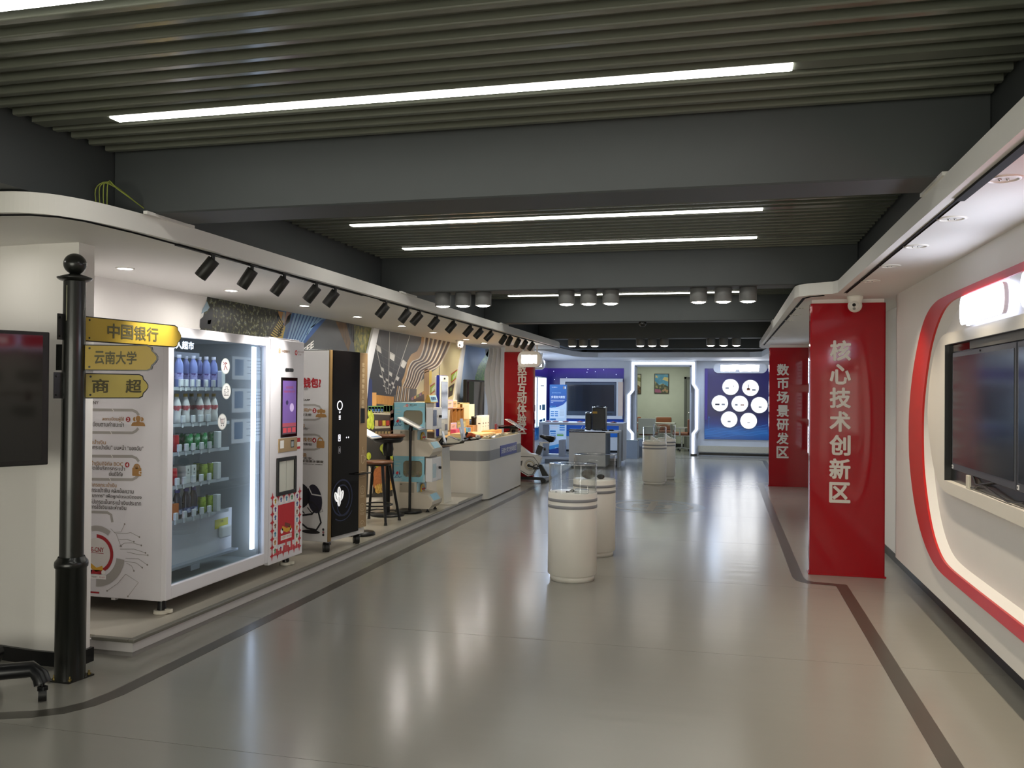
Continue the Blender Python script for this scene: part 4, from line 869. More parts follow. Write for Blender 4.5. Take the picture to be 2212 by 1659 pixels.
p = Print(Frame((XP + .002, q0.y, q1.z), (0, 1, 0)), .0008); w_, h_ = q1.y - q0.y, q0.z - .006 - q1.z; p.rect(w_ * .1, w_ * .9, h_ * .35, h_ * .5, TX) if 'TX' in globals() else None; p.text('注意', w_ * .5, h_ * .75, h_ * .25, BLACK); p.build('label_print', vm)
q0, q1 = at('x', XP, 470, 1137), at('x', XP, 493, 1157); MB().box(XP + .001, XP + .035, q0.y, q1.y, q1.z, q0.z, WSAT, .025, 4).build('white_unit', vm)
MB().box(-3.75, -3.60, 4.95, 5.95, .34, .36, SH, .003).box(-4.2, -3.6, 5.35, 5.45, .30, .34, SH, .003).build('lift_tray', vm)

# printed left side: wallet instructions in Thai
FS = Frame((-3.5, VY0 + .02, 0), (1, 0, 0)); p = Print(FS, .0012)
GR, GO, TX = M('print_grey', '#a4a09c', .5), M('print_ochre', '#a77c46', .5), M('print_ink', '#4d4743', .5)
DRD = M('print_dark_red', '#a3222b', .5)
def ln(t, x, y, hpx, m, x0=None, bold=.005):
    a, b = FS.px(x, y); h = hpx * .00272
    w = None
    if x0 is not None: w = a - FS.px(x0, y)[0]
    p.text(t, a, b, h, m, w=w, al='r', bold=bold)
ln('How to E-CNY', 213, 870, 8, TX); ln('ลงทะเบียนผู้ใช้', 268, 906, 12, GO, 221); ln('ลงทะเบียนตามคำแนะนำ', 268, 917, 12, TX, 178)
ln('เพิ่มกระเป๋าเงิน', 229, 955, 11, GO, 165); ln('ใช้/เพิ่มกระเป๋าเงิน” บนหน้า “ของฉัน”', 310, 968, 12, TX, 176)
ln('กระเป๋าเงินดิจิทัล BOC', 266, 1002, 11, GO, 180); ln('เพื่อเปิดใช้บริการกระเป๋า', 270, 1012, 11, TX, 176); ln('เงินดิจิทัล', 265, 1024, 11, TX, 236)
ln('อัปเกรดกระเป๋าเงิน', 252, 1048, 11, GO, 190); ln('เติมเงินกระเป๋าเงิน คลิกข้อความ', 289, 1061, 12, TX, 170); ln('บนบัตรธนาคาร” เพื่อผูกบัตรเดบิตของ', 306, 1075, 12, TX, 168); ln('China อัปเกรดเป็นกระเป๋าเงินประเภท', 305, 1087, 12, TX, 170); ln('บริการการใช้เงินและหักเงิน', 273, 1097, 11, TX, 170)
wln = .018
for ys, ye in ((885, 935), (985, 1036)):
    p.lpx([(176, ys), (286, ys + 1), (295, ys + 5), (300, ys + 12)], wln, GR); p.lpx([(176, ye - 1), (286, ye), (294, ye - 4), (299, ye - 10)], wln, GR)
p.lpx([(176, 1105), (232, 1107), (240, 1112), (243, 1128)], wln, GR); p.up()
for x, y in ((244, 887), (240, 936), (242, 987), (238, 1037)): p.lpx([(x - 1.5, y - 4), (x + 1.5, y), (x - 1.5, y + 4)], .006, M('print_light', '#e2dfdb', .5))
for x, y, t_ in ((277, 906, '2'), (275, 1004, '4')):
    a, b = FS.px(x, y); p.disc(a, b, .017, DRD); p.up(); p.text(t_, a, b, .022, PWH, bold=.03)
a, b = FS.px(299, 909)
for dx in (-.026, .026): p.disc(a + dx, b + .010, .014, GO); p.ring(a + dx, b - .034, 0, .026, GO, 0, 180, 14)
p.up(); p.disc(a, b + .012, .023, M('print_light', '#e2dfdb')); p.up(); p.disc(a, b + .014, .019, GO); p.ring(a, b - .034, 0, .032, GO, 0, 180, 18)
a, b = FS.px(296, 1017); p.rr(a - .034, a + .034, b - .034, b + .020, .006, GO); p.ring(a, b + .020, .016, .026, GO, 0, 180, 16); p.disc(a, b + .024, .011, GO); p.up(); p.rr(a + .016, a + .038, b - .022, b - .002, .005, M('print_light', '#e2dfdb')); p.up(); p.rr(a + .021, a + .036, b - .018, b - .006, .004, GO)
a, b = FS.px(209, 1196); kk = .00275
p.ring(a, b, .150, .185, GR, 55, 105); p.ring(a, b, .155, .215, GR, -90, -8); p.ring(a, b, .105, .128, DRD, -100, 90); p.disc(a, b, .104, M('print_disc', '#d8d4d1', .5), 40); p.up()
p.text('E-CNY', a + .008, b + .028, .030, DRD, w=.095, bold=.01); p.line([(a - .05, b + .006), (a + .055, b + .004)], .003, DRD)
p.line([(a - .05, b - .075), (a, b - .105), (a + .05, b - .09)], .028, M('print_gold', '#d9a63a')); p.line([(a - .06, b - .12), (a + .04, b - .12)], .026, DRD); p.disc(a - .05, b - .11, .018, PWH); p.disc(a + .055, b - .12, .016, PWH); p.up(); p.rect(a - .05, a + .075, b - .165, b - .138, PWH); p.up(); p.text('中国银行', a - .012, b - .152, .012, TX, w=.045); p.text('数字人民币', a + .045, b - .152, .011, DRD, w=.042)
CI = M('print_circuit', '#98938f', .5)
for pts in ([(247, 1150), (262, 1149), (270, 1132)], [(252, 1152), (275, 1152), (283, 1150), (302, 1160)], [(258, 1165), (275, 1165), (290, 1170)], [(258, 1180), (270, 1173), (285, 1172), (306, 1178)], [(260, 1186), (290, 1186), (315, 1194)], [(275, 1192), (300, 1198), (320, 1199)], [(272, 1206), (300, 1207), (319, 1220)], [(270, 1212), (295, 1216), (308, 1226)], [(274, 1216), (285, 1222), (290, 1233)], [(240, 1142), (252, 1154), (262, 1180)], [(272, 1240), (300, 1258), (277, 1288)], [(272, 1240), (255, 1260), (232, 1276)]):
    p.lpx(pts, .0028, CI); aa, b2_ = FS.px(*pts[-1]); p.disc(aa, b2_, .006, CI, 10)
a0, b0 = FS.px(170, 1275); a1, b1_ = FS.px(215, 1282); p.rect(a0, a1, b1_, b0, DRD)
p.build('side_print', vm)
# ================================================================== COFFEE MACHINE (turned slightly towards the viewer)
CA = R(-9.3); CO = Vector((-3.437, 7.170, 0))
cm = thing('coffee_machine', 'tall coffee vending machine with dark glass front and gold trims', 'coffee machine', (CO.x, CO.y, PZ), CA)
LM = Matrix.Translation(CO) @ Matrix.Rotation(CA, 4, 'Z')     # local: x towards the aisle, y along the front
def cb(): return MB(LM)
GOLD, GOLD2 = M('gold_trim', '#8a7048', .4, .35), M('bronze_panel', '#a58a66', .38, .25)
CSD = M('coffee_side', '#d2d1d2', .5, vary=.02)
cb().box(-.78, -.012, .0, .60, .20, 1.925, CSD, .004).build('cabinet', cm)
cb().box(-.013, .002, -.002, .036, .205, 1.93, GOLD, .003).build('corner_trim', cm)
cb().box(-.012, .006, .038, .475, .24, 1.928, M('coffee_glass', '#0a0809', .06, vary=.02, spec=.22), .003).build('glass_front', cm)
cb().box(-.04, .004, .477, .612, .262, 1.925, GOLD2, .004).build('gold_panel', cm)
cb().box(-.5, -.1, .1, .5, 1.925, 1.94, BLACK, .004).build('top_hatch', cm)
FCm = Frame(LM @ Vector((.006, 0, 0)), LM.to_3x3() @ Vector((0, 1, 0)))
EW = EM('icon_white', '#f4f4ff', 1.6); RIM = M('print_navy_ring', '#202848', .3)
p = Print(FCm, .001); a, b = FCm.px(734, 876)
p.ring(a, b, .034, .044, EW, n=32); p.rect(a - .012, a + .012, b - .062, b - .055, EW); p.rect(a - .006, a + .006, b - .072, b - .062, EW)
for k in range(3): p.rect(a - .014, a - .002, b - .10 - .014 * k, b - .092 - .014 * k, EW); p.rect(a + .002, a + .014, b - .10 - .014 * k, b - .092 - .014 * k, EW)
a2, b2_ = FCm.px(733, 946); p.rr(a2 - .018, a2 + .018, b2_ - .03, b2_ + .03, .006, EW); p.up(); p.rr(a2 - .014, a2 + .014, b2_ - .024, b2_ + .024, .004, GLOSSK); p.up(); p.rect(a2 - .006, a2 + .006, b2_ - .012, b2_ + .016, EW)
a2, b2_ = FCm.px(733, 972)
for q in ((-.018, -.015, -.03, .03), (.015, .018, -.03, .03), (-.018, .018, .027, .03), (-.018, .018, -.03, -.027)): p.rect(a2 + q[0], a2 + q[1], b2_ + q[2], b2_ + q[3], M('icon_grey', '#b5b8c4', .4))
for k in range(3): p.rect(a2 - .01 + .008 * k, a2 - .006 + .008 * k, b2_ - .016, b2_ + .016, M('icon_grey', '#b5b8c4'))
a2, b2_ = FCm.px(750, 945); p.disc(a2 - .012, b2_, .007, EW, 12); p.disc(a2 + .02, b2_, .007, EW, 12)
p.build('status_icons', cm); p = Print(FCm, .001); a, b = FCm.px(739, 1075); p.ring(a, b, .155, .170, RIM, n=48); p.ring(a, b, .110, .122, RIM, -60, 200, 40); p.ring(a + .03, b - .06, .10, .112, RIM, 150, 330, 30); p.ring(a, b, .205, .215, RIM, -120, -40, 20)
p.build('ring_graphics', cm); p = Print(FCm, .0014); bn = M('bean_white', '#f2f2f2', .4, emit=.5)
for dx, dy, an in ((-.042, .01, 25), (.042, .015, -25), (0, .05, 0), (0, -.03, 0)):
    q = [((.028 * math.cos(R(k * 20))), (.05 * math.sin(R(k * 20)))) for k in range(18)]; ca, sa = math.cos(R(an)), math.sin(R(an))
    a3, b3 = FCm.px(732, 1075); p.poly([(a3 + dx + x * ca - y * sa, b3 + dy + x * sa + y * ca) for x, y in q], bn); p.up()
    p.line([(a3 + dx + .004 * ca + .036 * sa, b3 + dy + .004 * sa - .036 * ca), (a3 + dx, b3 + dy), (a3 + dx - .004 * ca - .036 * sa, b3 + dy - .004 * sa + .036 * ca)], .006, GLOSSK); p.up()
p.build('bean_logo', cm)
FCg = Frame(LM @ Vector((.004, .477, 0)), LM.to_3x3() @ Vector((0, 1, 0))); p = Print(FCg, .001); GP = M('print_cream', '#d9c6a4', .5)
p.vtext('欢迎使用数字人民币', .055, 1.81, 1.40, .044, .042, GP, bold=.03); p.rect(.05, .075, 1.30, 1.305, GP)
p.text('Digital RMB welcome', .0, 0, .001, GP, w=.001)
for k in range(3):
    z = .62 - .165 * k; p.ring(.062, z, .034, .038, GP, n=24); p.text('数币', .062, z + .008, .018, GP, w=.032); p.text('支付', .062, z - .014, .018, GP, w=.032); p.rect(.025, .1, z - .058, z - .054, GP); p.rect(.03, .095, z - .070, z - .067, GP)
p.line([(.035, .95), (.04, .885), (.062, .868), (.084, .885), (.09, .95), (.035, .95)], .006, GP); p.ring(.096, .92, .014, .019, GP, -100, 100, 12); p.line([(.05, .965), (.06, .99), (.052, 1.01), (.066, 1.03)], .005, GP); p.line([(.072, .965), (.08, .985), (.075, 1.0)], .005, GP)
p.rect(.03, .095, .79, .794, GP); p.rect(.035, .09, .765, .768, GP); p.rect(.02, .105, .74, .744, GP)
p.build('gold_print', cm)
a, b = FCg.px(784, 898); cb().box(.004, .010, .477 + .015, .477 + .085, b - .07, b + .07, GLOSSK, .002).build('payment_reader', cm)
cb().box(.0, .07, .40, .60, .775, .785, BLACK, .002).build('cup_shelf', cm)
FCs = Frame(LM @ Vector((0, -.0005, 0)), LM.to_3x3() @ Vector((1, 0, 0))); p = Print(FCs, .001)
a, b = FCs.px(671, 827); p.text('数字人民币钱包?', a + .115, b, .095, DRD, w=.62, al='r', bold=.05)
def l2(t, x, y, h, m, x0):
    a, b = FCs.px(x, y); p.text(t, a, b, h * .0040, m, w=a - FCs.px(x0, y)[0], al='r', bold=.02)
l2('什么是数币钱包', 665, 840, 6, GR, 640); l2('下载数字人民币APP', 670, 864, 6, TX, 610); l2('注册新用户', 673, 886, 9, GO, 630); l2('按提示进行注册', 673, 896, 6, TX, 620); l2('开通钱包', 659, 919, 9, GO, 620); l2('点击“添加钱包”', 668, 926, 6, TX, 615)
l2('数字钱包', 675, 950, 9, GO, 628); l2('绑定数字钱包', 674, 960, 6, TX, 622); l2('升级', 663, 983, 9, GO, 640); l2('点击“升级”文字，', 677, 991, 6, TX, 612); l2('升级为二类钱包，享受更多额度', 699, 998, 6, TX, 590); l2('Click on the text to upgrade your wallet', 697, 1004, 3, TX, 590)
for ys, ye in ((875, 907), (939, 971)):
    p.lpx([(630, ys), (680, ys), (690, ys + 3), (694, ys + 9)], .018, GR); p.lpx([(630, ye), (680, ye), (690, ye - 3), (694, ye - 8)], .018, GR)
p.up()
for x, y, t_ in ((679.5, 887, '2'), (679, 951, '4')):
    a, b = FCs.px(x, y); p.disc(a, b, .022, DRD, 16); p.up(); p.text(t_, a, b, .026, PWH, bold=.04)
a, b = FCs.px(694, 893)
for dx in (-.03, .03): p.disc(a + dx, b + .018, .016, GO, 14); p.ring(a + dx, b - .034, 0, .03, GO, 0, 180, 10)
p.up(); p.disc(a, b + .022, .022, GO, 16); p.ring(a, b - .036, 0, .036, GO, 0, 180, 12)
a, b = FCs.px(693, 957); p.rr(a - .045, a + .04, b - .045, b + .02, .008, GO); p.ring(a - .004, b + .02, .02, .032, GO, 0, 180, 12)
# beans and cup drawing
BL = M('print_black', '#17151b', .5); a, b = FCs.px(668, 1072)
p.poly([(a - .12 + .13 * math.cos(R(k * 15)), b + .12 * math.sin(R(k * 15))) for k in range(24)], BL); p.poly([(a + .06 + .08 * math.cos(R(k * 15)) - .02 * math.sin(R(k * 15)), b - .02 + .13 * math.sin(R(k * 15))) for k in range(24)], M('print_navy', '#1d1a2c', .5)); p.up()
p.line([(a - .01, b + .09), (a + .03, b + .02), (a + .14, b + .01)], .012, CSD); a, b = FCs.px(668, 1103)
p.line([(a - .2, b + .02), (a - .1, b + .075), (a + .04, b + .075), (a + .09, b + .03), (a + .03, b - .03), (a - .1, b - .05), (a - .2, b - .03)], .018, BL); p.line([(a + .09, b + .03), (a + .13, b - .10), (a + .08, b - .17), (a - .02, b - .16), (a - .2, b - .05)], .018, BL); p.line([(a - .12, b + .03), (a - .05, b - .03)], .012, BL); p.line([(a - .02, b + .03), (a + .03, b - .02)], .010, BL); p.poly([(a + .02 + .10 * math.cos(R(k * 20)), b - .19 + .018 * math.sin(R(k * 20))) for k in range(18)], BL); p.line([(a + .12, b + .06), (a + .15, b), (a + .10, b - .01)], .004, BL)
a, b = FCs.px(647, 1148); p.text('COFFEE', a + .02, b, .085, BL, w=.46, al='r', bold=.06)
for k, m in enumerate((BL, M('print_ring', '#8a5a60', .5), BL)):
    a, b = FCs.px(698.5, 1144 + 5.8 * k); p.disc(a, b, .012, m, 12)
p.build('side_print', cm)
def caster(par, x, y, z0, r=.042):
    q = LM @ Vector((x, y, 0)); MB().cyl((q.x - .016, q.y - .01, z0 + r), (q.x + .016, q.y + .01, z0 + r), r, BLACK, 18).cyl((q.x - .034, q.y - .02, z0 + r), (q.x - .02, q.y - .012, z0 + r), r * .95, BLACK, 18).box(q.x - .03, q.x + .03, q.y - .02, q.y + .02, z0 + r * 1.5, z0 + r * 2.15, BLKM, .004).build('caster', par)
for x, y in ((-.05, .05), (-.05, .54), (-.72, .05), (-.72, .54)): caster(cm, x, y, PZ)
cb().box(-.07, -.02, .03, .07, .19, .205, M('bracket_steel', '#8d93a4', .3, .7)).build('bracket', cm)

# ================================================================== INFORMATION STANDS
def stand(x, y, label, rz, zt=1.12, base_r=.145):
    t = thing('info_stand', label, 'stand', (x, y, PZ), group='black information stands')
    MB().lathe([(.0005, 0), (base_r, 0), (base_r, .018), (base_r - .012, .030), (.03, .034), (.0005, .034)], (x, y, PZ), BLKM, 36).build('base', t)
    MB().cyl((x, y, PZ + .03), (x, y, zt), .0165, BLKM, 16).frustum((x, y, zt - .03), (x + .012, y, zt + .035), .026, .02, BLKM, 14).build('pole', t)
    a = math.atan2(.145, .30); u = Vector((math.cos(a), 0, -math.sin(a))); c = Vector((x + .02, y, zt + .05))
    u = Matrix.Rotation(rz, 3, 'Z') @ u; n = Matrix.Rotation(rz, 3, 'Z') @ Vector((math.sin(a), 0, math.cos(a))); v = n.cross(u)
    P3 = lambda i, j, d: c + u * i + v * j + n * d
    MB().prism([P3(-.16, -.125, 0), P3(.16, -.125, 0), P3(.16, .125, 0), P3(-.16, .125, 0)], n * .012, M('stand_board', '#dcdcda', .4)).build('board', t)
    p = Print(Frame(P3(0, 0, .012), u, v), .001); p.rect(-.152, .152, -.117, .117, M('paper_white', '#f0efec')); p.up()
    for k in range(5): p.rect(-.10, .11 - .03 * (k % 2), .07 - .03 * k, .074 - .03 * k, GREY)
    p.rect(.125, .15, -.11, .11, M('paper_blue', '#6c88b0', .5)); p.build('notice', t)
stand(-3.66, 9.836, 'black pole stand with tilted notice in front of the capsule toy machine', 0)
stand(-3.57, 8.19, 'black pole stand with tilted notice behind the coffee machine', 0, 1.10)

# ================================================================== BAR STOOLS
DWOOD = ramp_mat('stool_wood', [(.3, '#4a2c18'), (.55, '#6b4226'), (.75, '#3c2212')], scale=5, rough=.35, stretch=(1, 9, 1), distort=1)
t = thing('bar_table', 'tall round wooden bar table with black pedestal behind the coffee machine', 'table', (-3.83, 9.55, PZ)); c = (-3.83, 9.55, 0)
MB().lathe([(.0005, 1.022), (.192, 1.022), (.20, 1.030), (.20, 1.046), (.194, 1.052), (.0005, 1.052)], c, DWOOD, 40).build('tabletop', t)
MB().lathe([(.0005, .955), (.15, .96), (.175, .985), (.18, 1.022), (.0005, 1.022)], c, BLKM, 32).build('under_frame', t)
MB().lathe([(.05, .80), (.065, .88), (.055, .955)], c, BLKM, 20).lathe([(.028, .14), (.028, .80), (.05, .80)], c, BLKM, 16).build('column', t)
MB().lathe([(.0005, PZ), (.2, PZ), (.2, PZ + .015), (.03, PZ + .035), (.0005, PZ + .035)], c, BLKM, 32).build('base', t)
t = thing('bar_stool', 'bar stool with round wooden seat and four splayed black legs', 'stool', (-3.74, 9.02, PZ)); c = (-3.74, 9.02, 0)
MB().lathe([(.0005, .755), (.165, .755), (.175, .762), (.175, .778), (.168, .785), (.0005, .785)], c, DWOOD, 40).build('seat', t)
MB().lathe([(.0005, .735), (.14, .735), (.15, .755), (.0005, .755)], c, BLKM, 28).build('seat_plate', t)
for sx, sy in ((1, -1), (1, 1), (-1, -1), (-1, 1)):
    MB().frustum((c[0] + sx * .10, c[1] + sy * .10, .745), (c[0] + sx * .185, c[1] + sy * .205, PZ + .012), .018, .014, BLKM, 12).frustum((c[0] + sx * .185, c[1] + sy * .205, PZ), (c[0] + sx * .184, c[1] + sy * .204, PZ + .03), .019, .016, BLACK, 12).build('leg', t)
MB().tube([(c[0] + .158 * math.cos(R(k * 15)) * 1.05, c[1] + .168 * math.sin(R(k * 15)) * 1.05, .30) for k in range(24)], .008, BLKM, 7, True).build('foot_ring', t)
t = thing('cable_coil', 'black cable coiled on the platform under the stool', 'cable', (-3.9, 9.6, PZ))
MB().tube([(-4.0 + .2 * math.cos(R(k * 24)) * (1 + .1 * math.sin(k)), 9.75 + .16 * math.sin(R(k * 24)), PZ + .008 + .004 * (k % 3)) for k in range(32)], .007, BLACK, 6).build('cable', t)

# ================================================================== CAPSULE TOY MACHINE
GB = M('gacha_beige', '#cfc6b6', .38, vary=.02); GWm = M('gacha_white', '#e4e4e6', .3)
SKY = M('print_sky', '#8cc4d4', .45); SKYL = M('print_cloud', '#c4c9bf', .5); SNOW = M('print_snow', '#a9cbd6', .5)
gm = thing('capsule_machine', 'two tier capsule toy machine with blue snowy print and round windows', 'toy machine', (-3.68, 10.2, PZ))
gy0, gy1, gx0 = 9.90, 10.27, -3.905
yv = (0, gy1 - gy0, 0)
for z in (.145, .775):
    MB().prism([(gx0, gy0, z), (-3.44, gy0, z), (-3.40, gy0, z + .05), (-3.395, gy0, z + .09), (-3.46, gy0, z + .17), (-3.60, gy0, z + .20), (-3.60, gy0, z + .32), (gx0, gy0, z + .32)], yv, GB).build('chute_body', gm)
TKW = bpy.data.materials.new('tank_window'); TKW.use_nodes = True; q_ = TKW.node_tree; bs_ = q_.nodes['Principled BSDF']; bs_.inputs['Base Color'].default_value = (*lin('#a39d86'), 1); bs_.inputs['Roughness'].default_value = .15
tr_ = q_.nodes.new('ShaderNodeBsdfTransparent'); mx_ = q_.nodes.new('ShaderNodeMixShader'); mx_.inputs[0].default_value = .42; q_.links.new(tr_.outputs[0], mx_.inputs[1]); q_.links.new(bs_.outputs[0], mx_.inputs[2]); q_.links.new(mx_.outputs[0], q_.nodes['Material Output'].inputs[0])
PINK = [M('capsule_' + n_, c_, .3, coat=.3) for n_, c_ in (('blue', '#7fb0c8'), ('yellow', '#d0c878'), ('pink', '#d0a4a0'), ('mint', '#9cc0a8'))]
for k, (z0, z1, w) in enumerate(((.465, .775, 'lower'), (1.095, 1.425, 'upper'))):
    X1 = -3.49
    # hollow tank with a window in the printed side
    wz0, wz1 = z0 + (.06 if k == 0 else .055), z1 - (.055 if k == 0 else .095); wx0, wx1 = -3.775, -3.53
    fr_ = Frame((gx0, gy0, 0), (1, 0, 0))
    hole = rounded((wx0 + wx1) / 2, (wz0 + wz1) / 2, (wx1 - wx0) / 2, (wz1 - wz0) / 2, .045, 6)
    mb = MB(); n = len(hole)
    ox0, ox1, oz0, oz1 = gx0, X1, z0, z1
    rim = []
    for (x, z) in hole:
        dx, dz = x - (wx0 + wx1) / 2, z - (wz0 + wz1) / 2
        sc_ = min((ox1 - (wx0 + wx1) / 2) / abs(dx) if dx > 1e-6 else 9e9, ((wx0 + wx1) / 2 - ox0) / abs(dx) if dx < -1e-6 else 9e9, (oz1 - (wz0 + wz1) / 2) / abs(dz) if dz > 1e-6 else 9e9, ((wz0 + wz1) / 2 - oz0) / abs(dz) if dz < -1e-6 else 9e9)
        rim.append(((wx0 + wx1) / 2 + dx * sc_, (wz0 + wz1) / 2 + dz * sc_))
    extra = [(ox1, oz1), (ox0, oz1), (ox0, oz0), (ox1, oz0)]
    vs_ = [(x, gy0, z) for x, z in hole] + [(x, gy0, z) for x, z in rim]
    mb.add(vs_, [(i, (i + 1) % n, n + (i + 1) % n, n + i) for i in range(n)], SKY)
    for (ex, ez), i in zip(extra, (6, 13, 20, 27)):
        i %= n; mb.add([(rim[i][0], gy0, rim[i][1]), (ex, gy0, ez), (rim[(i + 1) % n][0], gy0, rim[(i + 1) % n][1])], [(0, 1, 2)], SKY)
    for q in range(4):
        i = q * 7 + 6; j = (i + 1) % n
        a_, b_ = rim[i], rim[j]
        e_ = min(extra, key=lambda e: abs(e[0] - a_[0]) + abs(e[1] - a_[1]) + abs(e[0] - b_[0]) + abs(e[1] - b_[1]))
        mb.add([(a_[0], gy0, a_[1]), (e_[0], gy0, e_[1]), (b_[0], gy0, b_[1])], [(0, 1, 2)], SKY)
    mb.add([(x, gy0, z) for x, z in hole] + [(x, gy0 + .02, z) for x, z in hole], [(i, (i + 1) % n, n + (i + 1) % n, n + i) for i in range(n)], SNOW)
    mb.box(gx0, gx0 + .01, gy0, gy1, z0, z1, GB).box(X1 - .01, X1, gy0, gy1, z0, z1, GB).box(gx0, X1, gy0 + .001, gy1, z1 - .008, z1, GB).box(gx0, X1, gy0 + .001, gy1, z0, z0 + .008, GB).box(gx0, X1, gy1 - .01, gy1, z0, z1, GB)
    mb.build('tank', gm)
    MB().box(gx0 + .012, X1 - .012, gy0 + .20, gy0 + .21, z0 + .01, z1 - .01, M('tank_back', '#b4ac98', .5)).build('tank_divider', gm)
    MB().prism([(x, gy0 + .008, z) for x, z in hole], (0, .003, 0), TKW).build('window', gm)
    p = Print(fr_, .001); zc = (z0 + z1) / 2
    p.poly([(.0, z0 + .002), (.10, z0 + .002), (.13, z0 + .03), (.07, z0 + .055), (.0, z0 + .04)], SNOW); p.poly([(.38, z0 + .002), (.414, z0 + .002), (.414, z0 + .10), (.395, z0 + .07)], SNOW)
    for x_, z_ in ((.05, .26), (.07, .22), (.05, .19), (.36, .275), (.2, .30)): p.rect(x_ - .03, x_ + .03, z0 + z_ - .003, z0 + z_ + .003, SKYL) if z0 + z_ < z1 - .01 else None
    p.poly([(.12, z1 - .055), (.2, z1 - .055), (.18, z1 - .035), (.15, z1 - .03)], SKYL) if k else None; p.up()
    rd, nv = M('print_red', '#c42a35'), M('print_ski_blue', '#2b4a86', .5)
    a, b = .055, z0 + .095; p.poly([(a - .02, b), (a + .004, b - .012), (a + .022, b + .01), (a + .012, b + .03), (a - .006, b + .024)], rd); p.line([(a, b), (a - .012, b - .03), (a - .03, b - .045)], .006, nv); p.line([(a + .01, b - .01), (a + .016, b - .035), (a + .04, b - .05)], .006, nv); p.line([(a - .05, b - .055), (a + .06, b - .035)], .005, nv)
    for q in (-.045, .032): p.poly([(a + q - .008, b - .01), (a + q + .008, b - .01), (a + q, b + .05)], M('print_pine', '#22346c', .5))
    if k:
        p.disc(.175, z1 - .035, .017, rd, 18); p.up(); p.disc(.175, z1 - .035, .011, PWH, 14); p.up(); p.rect(.170, .180, z1 - .042, z1 - .028, rd); p.text('数字人民币', .255, z1 - .030, .014, M('print_ink', '#4d4743'), w=.09, bold=.03); p.text('E-CNY', .235, z1 - .046, .009, M('print_ink', '#4d4743'), w=.05)
    p.build('snow_print', gm)
    # white coin front
    MB().box(X1, -3.405, gy0 + .01, gy1 - .01, z0 + .005, z1 - (.06 if k else .02), GWm, .006).build('coin_front', gm)
    MB().box(-3.405, -3.401, gy0 + .03, gy0 + .15, z0 + .05, z1 - .09, M('coin_panel_navy' if k else 'coin_panel_pale', '#26375f' if k else '#b9cfd8', .25)).box(-3.405, -3.399, gy0 + .20, gy0 + .33, z0 + .02, z0 + .13, GWm, .003).build('coin_slot', gm)
    MB().cyl((-3.405, gy0 + .26, z0 + .16), (-3.375, gy0 + .26, z0 + .16), .016, BLACK, 14).build('coin_knob', gm)
    # knob plate in the recess below
    zk = z0 - .165
    MB().box(-3.60, -3.592, gy0 + .02, gy1 - .04, zk - .01, z0 - .01, M('knob_plate_blue', '#a9cfe2', .4)).build('knob_plate', gm)
    MB().lathe([(.042, 0), (.062, .006), (.066, .016), (.058, .022), (.040, .018)], (-3.592, gy0 + .16, zk + .07), M('knob_ring_yellow', '#d6ac3e', .4), 28, Vector((1, 0, 0))).lathe([(.0005, .02), (.03, .022), (.04, .004)], (-3.592, gy0 + .16, zk + .07), M('knob_white', '#d8d4c8', .4), 24, Vector((1, 0, 0))).box(-3.57, -3.555, gy0 + .12, gy0 + .20, zk + .062, zk + .078, rd).build('knob', gm)
    MB().box(gx0 + .09, -3.63, gy0 - .002, gy0 + .004, z0 - .13, z0 - .012, M('gacha_recess', '#a89f8f', .5)).box(gx0 + .095, gx0 + .12, gy0 - .004, gy0, z0 - .035, z0 - .028, BLACK).build('side_panel', gm)
    fx = Frame((-3.435, gy0 + .06, 0), (0, 1, 0)); zt_ = (.145, .775)[k] + .13
    MB().prism([(-3.452, gy0 + .07, (.145, .775)[k] + .165), (-3.40, gy0 + .07, (.145, .775)[k] + .095), (-3.394, gy0 + .07, (.145, .775)[k] + .099), (-3.446, gy0 + .07, (.145, .775)[k] + .169)], (0, .23, 0), M('chute_label', '#9fd0e6', .3)).build('chute_label', gm)
for k in range(14):
    x = gx0 + .05 + (k % 7) * .055 + rnd.uniform(-.008, .008); z = .475 + .034 + (k // 7) * .05 + (.0 if k % 2 else .006)
    tt = thing('toy_capsule', '%s toy capsule in the lower tank, %s layer, %s from the left' % (('blue', 'yellow', 'pink', 'mint')[(k * 3 + k // 7) % 4], 'upper' if k > 6 else 'bottom', ORD[k % 7]), 'capsule', (x, gy0 + .075 + .06 * (k % 2) + .02 * (k // 7), z), group='toy capsules in the lower tank')
    MB().ball((x, gy0 + .075 + .06 * (k % 2) + .02 * (k // 7), z), .030, PINK[(k * 3 + k // 7) % 4], n=16).build('shell', tt)
# signboard on the top
MB().prism([(-3.52, gy0 + .04, 1.425), (-3.44, gy0 + .04, 1.425), (-3.47, gy0 + .04, 1.52), (-3.49, gy0 + .04, 1.52)], (0, .28, 0), M('sign_gold', '#c9a24a', .4)).build('top_sign', gm)
p = Print(Frame((-3.4399, gy0 + .05, 1.425), (0, 1, 0), (-.301, 0, .953)), .0015); p.rect(.0, .26, .010, .092, M('sign_pale_blue', '#a8d6ea', .4)); p.up(); p.text('扭蛋机', .13, .051, .045, nv, w=.19, bold=.04); p.build('sign_face', gm)
for x, y in ((gx0 + .04, gy0 + .04), (-3.47, gy0 + .04), (gx0 + .04, gy1 - .05), (-3.47, gy1 - .05)):
    MB().cyl((x, y, PZ), (x, y, PZ + .012), .022, BLACK, 14).cyl((x, y, PZ), (x, y, .15), .012, BLKM, 10).build('foot', gm)

